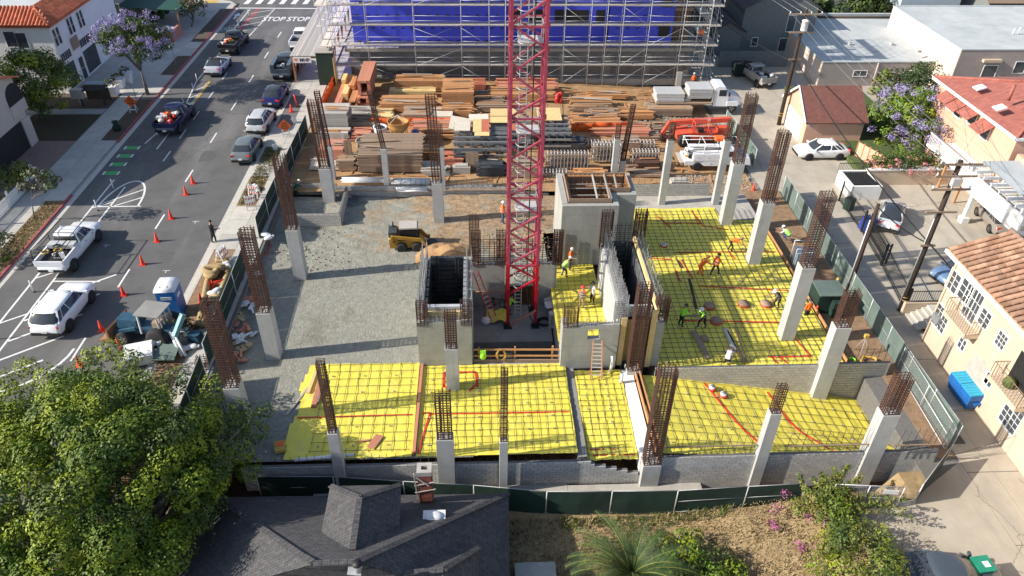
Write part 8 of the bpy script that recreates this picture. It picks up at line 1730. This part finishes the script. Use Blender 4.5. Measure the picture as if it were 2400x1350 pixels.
t = thing('tall_marker', 'orange marker post beside the tree crown', 'marker', P(290, 830, 0)); MB().tube([(0, 0, 0), (-.1, 0, 1.2)], .06, 8).build('post', 'conered', t); MB().box((0, 0, .05), (.35, .35, .1)).build('base', 'black', t)
for i in range(9):
    u, v = 580+rv.uniform(-8, 22)-i*4, 650+i*24; p = P(u, v, ZS+.1); o = MB(); [o.box((rv.uniform(-.6, .6), rv.uniform(-.5, .5), rv.uniform(.05, .2)), (rv.uniform(.15, .7), rv.uniform(.1, .4), rv.uniform(.02, .12)), rv.uniform(0, 3), rv.uniform(-.5, .5)) for _ in range(9)]; tag(stuff(o.build('rubbish_pile', ['white', 'straw', 'woodpink'][i % 3], None, p)), 'plastic and rubble strewn inside the pavement fence', 'rubbish')
# hose, ladder, railing, lids and planks on the slabs
tag(MB().tube([P(u, v, ZS+.08) for u, v in [(628, 556), (634, 575), (628, 592), (612, 603), (606, 618), (590, 640)]], .04, 6).build('hose', 'redtape'), 'red hose snaking from the pavement to the pad', 'hose')
def ladder(label, a, b, w=.42, m='woodpink', n=None, cat='ladder'):
    a, b = Vector(a), Vector(b); t = thing('ladder', label, cat, a); d = b-a; s = d.cross(Vector((0, 0, 1))); s = s.normalized()*w/2 if abs(d.x)+abs(d.y) > .01 else Vector((w/2, 0, 0)); n = n or int(d.length/.3)
    for k in (-1, 1): MB().bar(s*k*1.1, d+s*k*.85, .07, .04).build('rail', m, t)
    me = MB().bar(-s, s, .035, .06).mesh('rung', 'galv')
    for i in range(1, n): link('rung', me, t, d*(i/n))
    return t
ladder('tapered pink step ladder leaning on the concrete wall', P(1397, 888, ZS+.1), (6.95, 33.45, 1.75), .6, n=10); ladder('red ladder leaning in the crane pit', (1.05, 39.6, -1.78), (-.25, 41.3, 1.3), .45, 'redtape'); ladder('dark ladder climbing out of the pit trench', (1.7, 34.9, -3.7), (1.75, 35.6, -.7), .5, 'woodgrey')
gr = thing('guard_railing', 'timber guard railing along the front of the crane pit', 'railing', (-.4, 34.15, ZS))
for z in (.55, 1.05): MB().bar((0, 0, z), (5.2, -.15, z), .05, .11).build('rail', 'wood', gr)
for x in (.3, 2.5, 4.8): MB().box((x, .08, .55), (.1, .1, 1.2)).build('post', 'wood', gr)
MB().bar((0, 0, .12), (5.2, -.12, .12), .06, .25).build('toe_board', 'wooddull', gr)
t = thing('coiled_cord', 'orange cord coil hung on the guard railing', 'cord', (1.25, 34.05, ZS+1.0)); MB().tube([(.25*math.cos(a)*(.8+.02*a), -.05, -.3+.4*math.sin(a)) for a in np.linspace(0, 25, 80)], .02, 5).build('coil', 'painty', t)
t = tag(MB().box((0, 0, 0), (.35, .1, .5)).ball((0, 0, -.2), (.22, .1, .3), 8, 5).build('hanging_vest', CL['lime'], None, (.15, 34.0, ZS+.85)), 'lime vest hung on the guard railing', 'vest')
tag(MB().tube([(0, 0, 0), (.05, 0, .8), (.03, .1, 1.2)], .09, 10).build('vent_pipe', 'white', None, P(1430, 872, ZS)), 'white stub pipe beside the step ladder', 'pipe'); tag(MB().cyl((0, 0, 0), .1, .7, 10).build('vent_pipe', 'white', None, P(1455, 898, ZS)), 'short white stub pipe at the yellow strip edge', 'pipe')
for (u, v, l) in [(1663, 717, 'round manhole lid beside the plank workers'), (1743, 712, 'round manhole lid under a stooping tool'), (1795, 712, 'round manhole lid nearest the harness worker'), (1678, 752, 'round manhole lid in the shaded slab')]:
    t = thing('manhole_lid', l, 'manhole', P(u, v, ZR+.14), 0, 'manhole lids'); MB().cyl((0, 0, 0), .37, .1, 20).build('lid', 'wooddull', t); MB().cyl((0, 0, -.06), .4, .07, 20).build('gasket', 'redtape', t)
for (u, v, l) in [(1668, 912, 'red and white drain stub nearest the tan wall'), (1695, 928, 'red and white drain stub on the ramp'), (1555, 578, 'red and white riser beside the shaft')]: t = thing('drain_stub', l, 'drain', P(u, v, zrs(P(u, v, -1).x, 31) if v > 800 else ZR), 0, 'drain stubs'); MB().cyl((0, 0, 0), .26, .12, 16).build('collar', 'redtape', t); MB().cyl((0, 0, .1), .19, .14, 16).build('riser', 'white', t); MB().cyl((0, 0, .235), .13, .02, 12).build('cap', 'steelgrey', t)
def plk(label, u0, v0, u1, v1, z, w=.25, h=.05, m='wooddull', dz=0): a, b = P(u0, v0, z), P(u1, v1, z); tag(MB().bar(a+Vector((0, 0, dz)), b+Vector((0, 0, dz)), w, h).build('loose_plank', m), label, 'plank')
plk('long brown plank on the shaded rebar mat', 1625, 775, 1660, 840, zr, .4); plk('grey plank right of the long brown one', 1700, 770, 1722, 820, zr, .35, .05, 'woodgrey'); plk('thin brown batten on the rebar mat', 1705, 775, 1745, 850, zr, .12); plk('second thin batten beside the grey plank', 1722, 765, 1750, 848, zr, .1); plk('short plank piece by the harness worker', 1648, 785, 1656, 800, zr, .4); plk('boards carried between the two lime workers', 1600, 742, 1645, 740, zr+.9, .1)
plk('dark beam inside the slab trench', 1615, 655, 1632, 725, ZR, .2, .12, 'mulch'); plk('dark board in the slab crack', 1585, 605, 1600, 630, ZR, .25, .1, 'mulch')
plk('pair of yellow planks at the left edge of the membrane', 722, 922, 742, 868, ZS+.1, .18, .14, 'ply'); plk('pink timber on the yellow sheet', 735, 955, 752, 890, ZS+.12, .28, .2, 'woodpink'); plk('second pink timber on the yellow sheet', 743, 945, 758, 890, ZS+.12, .2, .2, 'wooddull'); plk('grey board on the grey pad edge', 672, 972, 722, 908, ZS+.06, .12, .05, 'woodgrey'); plk('crooked plywood offcut on the yellow sheet', 868, 1050, 890, 1020, ZS+.15, .45, .03, 'woodpink'); plk('short offcut beside the plywood piece', 842, 1035, 868, 1030, ZS+.14, .1, .05, 'woodpink')
tag(MB().tube([P(690, 1078, ZS+.12), P(830, 1066, ZS+.12)], .1, 10).build('white_pipe', 'white'), 'long white pipe along the front wall top', 'pipe'); t = thing('orange_case', 'open orange tool case at the yellow sheet corner', 'tool case', P(657, 1050, ZS+.1), .3); MB().box((0, 0, .1), (.55, .75, .2)).build('case', 'painty', t); MB().box((0, .1, .21), (.4, .3, .03)).build('tray', 'orange', t)
t = thing('plan_table', 'folding table with white drawings in the crane pit', 'table', P(1295, 735, -1.8)); MB().box((0, 0, .8), (1.2, .8, .04)).build('top', 'woodgrey', t); [MB().box((x, y, .4), (.05, .05, .78)).build('leg', 'steelgrey', t) for x in (-.5, .5) for y in (-.3, .3)]; MB().box((.1, 0, .84), (1.3, .75, .02), .2).build('drawing', 'white', t); MB().box((-.1, .7, .5), (.7, .8, .02), .5, .4).build('drawing', 'white', t)
t = thing('power_box', 'grey electrical box beside the pit table', 'electrical box', P(1298, 765, -1.8)); MB().box((0, 0, .6), (.7, .4, 1.2)).build('cabinet', 'galv', t); MB().box((0, -.21, .7), (.55, .02, .8)).build('door', 'steelgrey', t)
tag(MB().tube([P(1275, 758, -1.75)+Vector((.5*math.cos(a)*(.7+.01*a), .4*math.sin(a), .02+.008*a)) for a in np.linspace(0, 30, 90)], .03, 5).build('cable_coil', 'black'), 'black cable coil beside the mast foot', 'cable')
ys = MB(); ys.loft([[P(1140, 745, -1.7)+Vector((x, y, .05+.25*math.sin(x*3+y*2)**2)) for x in np.linspace(0, 1.5, 8)] for y in np.linspace(-.6, .7, 7)], cap=False, closed=False); tag(ys.build('loose_sheet', 'yellow'), 'crumpled yellow sheet lying in the crane pit', 'sheet')
def bike(label, loc, rz):
    t = thing('bicycle', label, 'bicycle', loc, rz)
    for x in (-.52, .52): w = MB(); w.tube([(x+.34*math.cos(a), 0, .34+.34*math.sin(a)) for a in np.linspace(0, 6.283, 19)], .025, 5); w.build('wheel', 'rubber', t)
    f = MB(); [f.tube([a, b], .022, 5) for a, b in [((-.52, 0, .34), (-.1, 0, .35)), ((-.1, 0, .35), (.35, 0, .8)), ((.35, 0, .8), (-.25, 0, .78)), ((-.25, 0, .78), (-.1, 0, .35)), ((-.25, 0, .78), (-.52, 0, .34)), ((.35, 0, .95), (.52, 0, .34))]]; f.build('frame', 'black', t); MB().box((-.28, 0, .9), (.26, .14, .05)).build('saddle', 'black', t); MB().tube([(.35, -.28, 1.0), (.35, .28, 1.0)], .018, 5).build('handlebar', 'black', t)
bike('dark bicycle leaning on the pit back wall', (1.2, 41.2, -1.8), 0); bike('second bicycle beyond the mast feet', (3.3, 42.6, -.4), .2); bike('bicycle on the pink house porch', (48.2, 50.6, 1.4), .3)
sk_ = tag(MB().ball((0, 0, .2), (.35, .3, .28), 10, 6).build('white_bag', 'white', None, (.4, 39.6, -1.78)), 'white plastic bag in the crane pit corner', 'bag')
# transformer cabinets on the alley edge
t = thing('transformer_box', 'dark green transformer cabinet at the alley edge', 'cabinet', (23.6, 39.6, ZA+.16)); MB().box((0, 0, .8), (1.7, 1.5, 1.6)).build('cabinet', 'mesh', t); MB().box((0, -.1, 1.64), (1.8, 1.6, .08), rx=.08).build('lid', 'mesh2', t); MB().box((.5, -1.0, .6), (.9, .5, 1.2)).build('side_cabinet', 'mesh', t)
t = thing('pale_cabinet', 'pale blue steel cabinet with a tubular frame', 'cabinet', (23.9, 44.6, ZA+.16), rad(-12)); MB().box((0, 0, .65), (1.3, 1.0, 1.3)).build('cabinet', 'paleblue', t); fr2 = MB(); [fr2.tube([(x, y, 0), (x, y, 1.75)], .03, 6) for x in (-.75, .75) for y in (-.6, .6)]; [fr2.tube([(-.75, y, 1.75), (.75, y, 1.75)], .03, 6) for y in (-.6, .6)]; fr2.build('frame', 'galv', t)
t = thing('bollard', 'yellow pipe bollard behind the transformer', 'bollard', (25.0, 41.2, ZA+.16)); MB().cyl((0, 0, 0), .09, 1.2, 10).build('pipe', 'painty', t); MB().ball((0, 0, 1.2), .09, 8, 5).build('cap', 'painty', t)
for i, (u, v, l) in enumerate([(1985, 850, 'lime and orange rope tangle by the mid column'), (2035, 848, 'yellow hose coil at the tan wall end')]): tag(stuff(MB().tube([P(u, v, -.75)+Vector((.5*math.cos(a)+.1*math.sin(a*3), .35*math.sin(a), .1+.05*math.sin(a*2.3))) for a in np.linspace(0, 22, 60)], .05, 5).build('rope_tangle', 'lime' if i == 0 else 'painty')), l, 'rope')
t = thing('tripod', 'surveying tripod with a yellow head near the alley fence', 'tripod', P(2015, 830, ZA+.1)); [MB().tube([(0, 0, 1.4), (.5*math.cos(a), .5*math.sin(a), 0)], .025, 5).build('leg', 'woodgrey', t) for a in (0, 2.1, 4.2)]; MB().box((0, 0, 1.5), (.25, .2, .25)).build('head', 'painty', t)
tag(MB().box((0, 0, .1), (.6, .6, .03)).build('grate', 'darkform', None, P(2243, 1033, ZA-.08)), 'square dark drain grate in the alley', 'drain')
t = thing('wheelie_bin', 'green wheeled bin with a white label at the bottom edge', 'bin', P(2285, 1352, ZA), .1); MB().loft([[(-a, -a*.9, z), (a, -a*.9, z), (a, a*.9, z), (-a, a*.9, z)] for a, z in ((.3, 0), (.4, 1.0))], smooth=False).build('body', mat('bingreen', (.01, .22, .13), (.02, .28, .17), rough=.5), t); MB().box((0, 0, 1.04), (.86, .8, .07), rx=.03).build('lid', 'bingreen2' if False else MATS['bingreen'], t); MB().box((.1, -.05, 1.09), (.3, .3, .01)).build('label', 'white', t)
t = thing('wheelie_bin', 'dark green bin on its side by the steel fence', 'bin', (30.9, 52.9, ZA), .5); MB().box((0, 0, .5), (.6, .6, 1.0)).build('body', 'mesh', t); MB().box((0, 0, 1.03), (.66, .66, .06)).build('lid', 'black', t)
t = thing('folded_trolley', 'blue tarp and folded trolley leaning on the steel fence', 'trolley', (31.0, 49.6, ZA), .4); MB().box((0, 0, .6), (.9, .8, 1.1), rx=.15).build('tarp', mat('tarp', (.02, .04, .25), (.03, .06, .3), rough=.6), t); [MB().bar((x, -.5, 0), (x+.5, .1, 1.5), .06).build('rail', 'galv', t) for x in (-.3, .05)]
# utility poles and wires
def upole(label, x, y, h, arms, r=.2, m='pole', z0=ZA, cap=False):
    t = thing('utility_pole', label, 'utility pole', (x, y, z0)); MB().tube([(0, 0, -.3), (0, 0, h)], [r, r*.72], 10).build('pole', m, t); ends = []
    for (z, L, n) in arms:
        MB().bar((-L/2, -.14, z), (L/2, -.14, z), .11, .12).build('crossarm', 'black' if m == 'black' else 'wooddull', t)
        for i in range(n): xx = -L/2+.1+(L-.2)*i/max(1, n-1); MB().cyl((xx, -.14, z+.06), .05, .18, 8).build('insulator', 'white', t); ends.append(Vector((x+xx, y-.14, z0+z+.22)))
    return t, ends
p1, e1 = upole('brown utility pole with a white transformer can by the alley', 30.7, 69.8, zv(30.7, 69.8, 22)+1, [(zv(30.7, 69.8, 22)+.6, 3.2, 4), (zv(30.7, 69.8, 75)+1, 2.4, 0), (zv(30.7, 69.8, 138)+1, 1.2, 0)], .21)
zt = zv(30.7, 69.8, 66)+1; MB().lathe((0, -.45, zt-.1), [(.28, 0), (.3, .05), (.3, .9), (.34, .93), (.2, 1.0)], 14).build('transformer_can', 'white', p1); MB().box((0, -.2, .9), (.02, .02, .02)); [MB().cyl((0, 0, 1.0+.25*i), .225, .04, 10).build('yellow_band', 'painty', p1) for i in range(2)]
p2, e2 = upole('tall dark utility pole with stacked crossarms by the steel gate', 28.95, 39.3, 11.4, [(11.2, 2.7, 4), (10.4, 2.6, 2), (9.5, 2.5, 3), (7.9, 2.0, 0), (5.4, 1.0, 0)], .2, 'pole'); [MB().cyl((0, 0, .9+.25*i), .215, .04, 10).build('yellow_band', 'painty', p2) for i in range(2)]; MB().tube([(-.22, -.05, 0), (-.2, -.05, 8)], .05, 6).build('conduit', 'steelgrey', p2); MB().box((0, -.3, 10.1), (.5, .3, .5)).build('switch_gear', 'galv', p2)
p3, e3 = upole('short dark pole with a conduit at the alley fence', 26.15, 41.4, 7.2, [], .17); MB().tube([(-.2, 0, 0), (-.18, 0, 6)], .045, 6).build('conduit', 'galv', p3)
def wire(label, a, b, sag=.6, r=.018, m='black', g='overhead wires'):
    a, b = Vector(a), Vector(b); tag(MB().tube([a+(b-a)*k-Vector((0, 0, sag*4*k*(1-k))) for k in np.linspace(0, 1, 13)], r, 5).build('overhead_wire', m), label, 'wire', g)
for i in range(4):
    n = ['outermost left', 'second', 'third', 'outermost right'][i]; wire(n+' wire between the two alley poles', e1[i], e2[i], .5, .012, 'steelgrey'); wire(n+' wire running north from the transformer pole', e1[i], e1[i]+Vector((-1+.3*i, 70, .5)), 1.2, .012, 'steelgrey'); wire(n+' wire running towards the camera from the dark pole', e2[i], e2[i]+Vector((1.2, -45, .2)), .7, .012, 'steelgrey')
for i in range(3): wire(['upper', 'middle', 'lower'][i]+' service wire from the dark pole to the pink house', e2[4+i], (42.5, 63-3*i, 5.4-.3*i), .6, .014, 'steelgrey')
wire('thick black cable along the alley from the dark pole', (28.95, 39.2, 4.6), (30.0, 2, 5.2), .5, .055); wire('thick black cable between the two alley poles', (30.6, 69.7, 6.0), (28.95, 39.3, 4.6), .7, .05); wire('black cable linking the short pole to the dark pole', (26.15, 41.4, 6.0), (28.95, 39.3, 4.5), .2, .04); wire('cable from the transformer pole across to the scaffold side', (30.6, 69.8, 5.5), (26, 96, 5), .6, .03)
wire('thin guy wire over the ramp corner', (25.2, 26, -.6), (36, 27.5, 3), .3, .012)
# drifts of offcuts so the yard is not swept clean
sc_ = MB(); rv2 = random.Random(9)
for i in range(420):
    x, y = rv2.uniform(-14.5, 21), rv2.uniform(56, 78); L = rv2.uniform(.3, 1.6); a = rv2.choice((0, 0, 0, 1.57))+rv2.uniform(-.3, .3); z = zlum(x)+.07
    sc_.box((x, y, z), (L, rv2.uniform(.06, .2), .04), a)
stuff(tag(sc_.build('timber_offcuts', 'wood'), 'loose timber offcuts scattered over the yard', 'offcuts'))
gv = MB()
for i in range(2600):
    x, y = rv2.uniform(16, 24.5), rv2.choice((rv2.uniform(55.2, 58.5), rv2.uniform(68.5, 71.5))); s = rv2.uniform(.03, .09); gv.box((x, y, zlum(x)+.07), (s, s*.8, s*.6), rv2.uniform(0, 3))
stuff(tag(gv.build('gravel', 'oldconc'), 'pale gravel under the parked trucks', 'gravel'))
cl_ = MB()
for i in range(2200):
    x, y = rv2.uniform(-15.5, 5.5), rv2.uniform(44, 54.3); s = abs(rv2.gauss(0, .028))+.012; cl_.ball((x, y, ZS+.02), (s*1.3, s, s*.8), 5, 3)
stuff(tag(cl_.build('earth_clods', 'greysand'), 'clods of earth over the back of the pad', 'earth'))
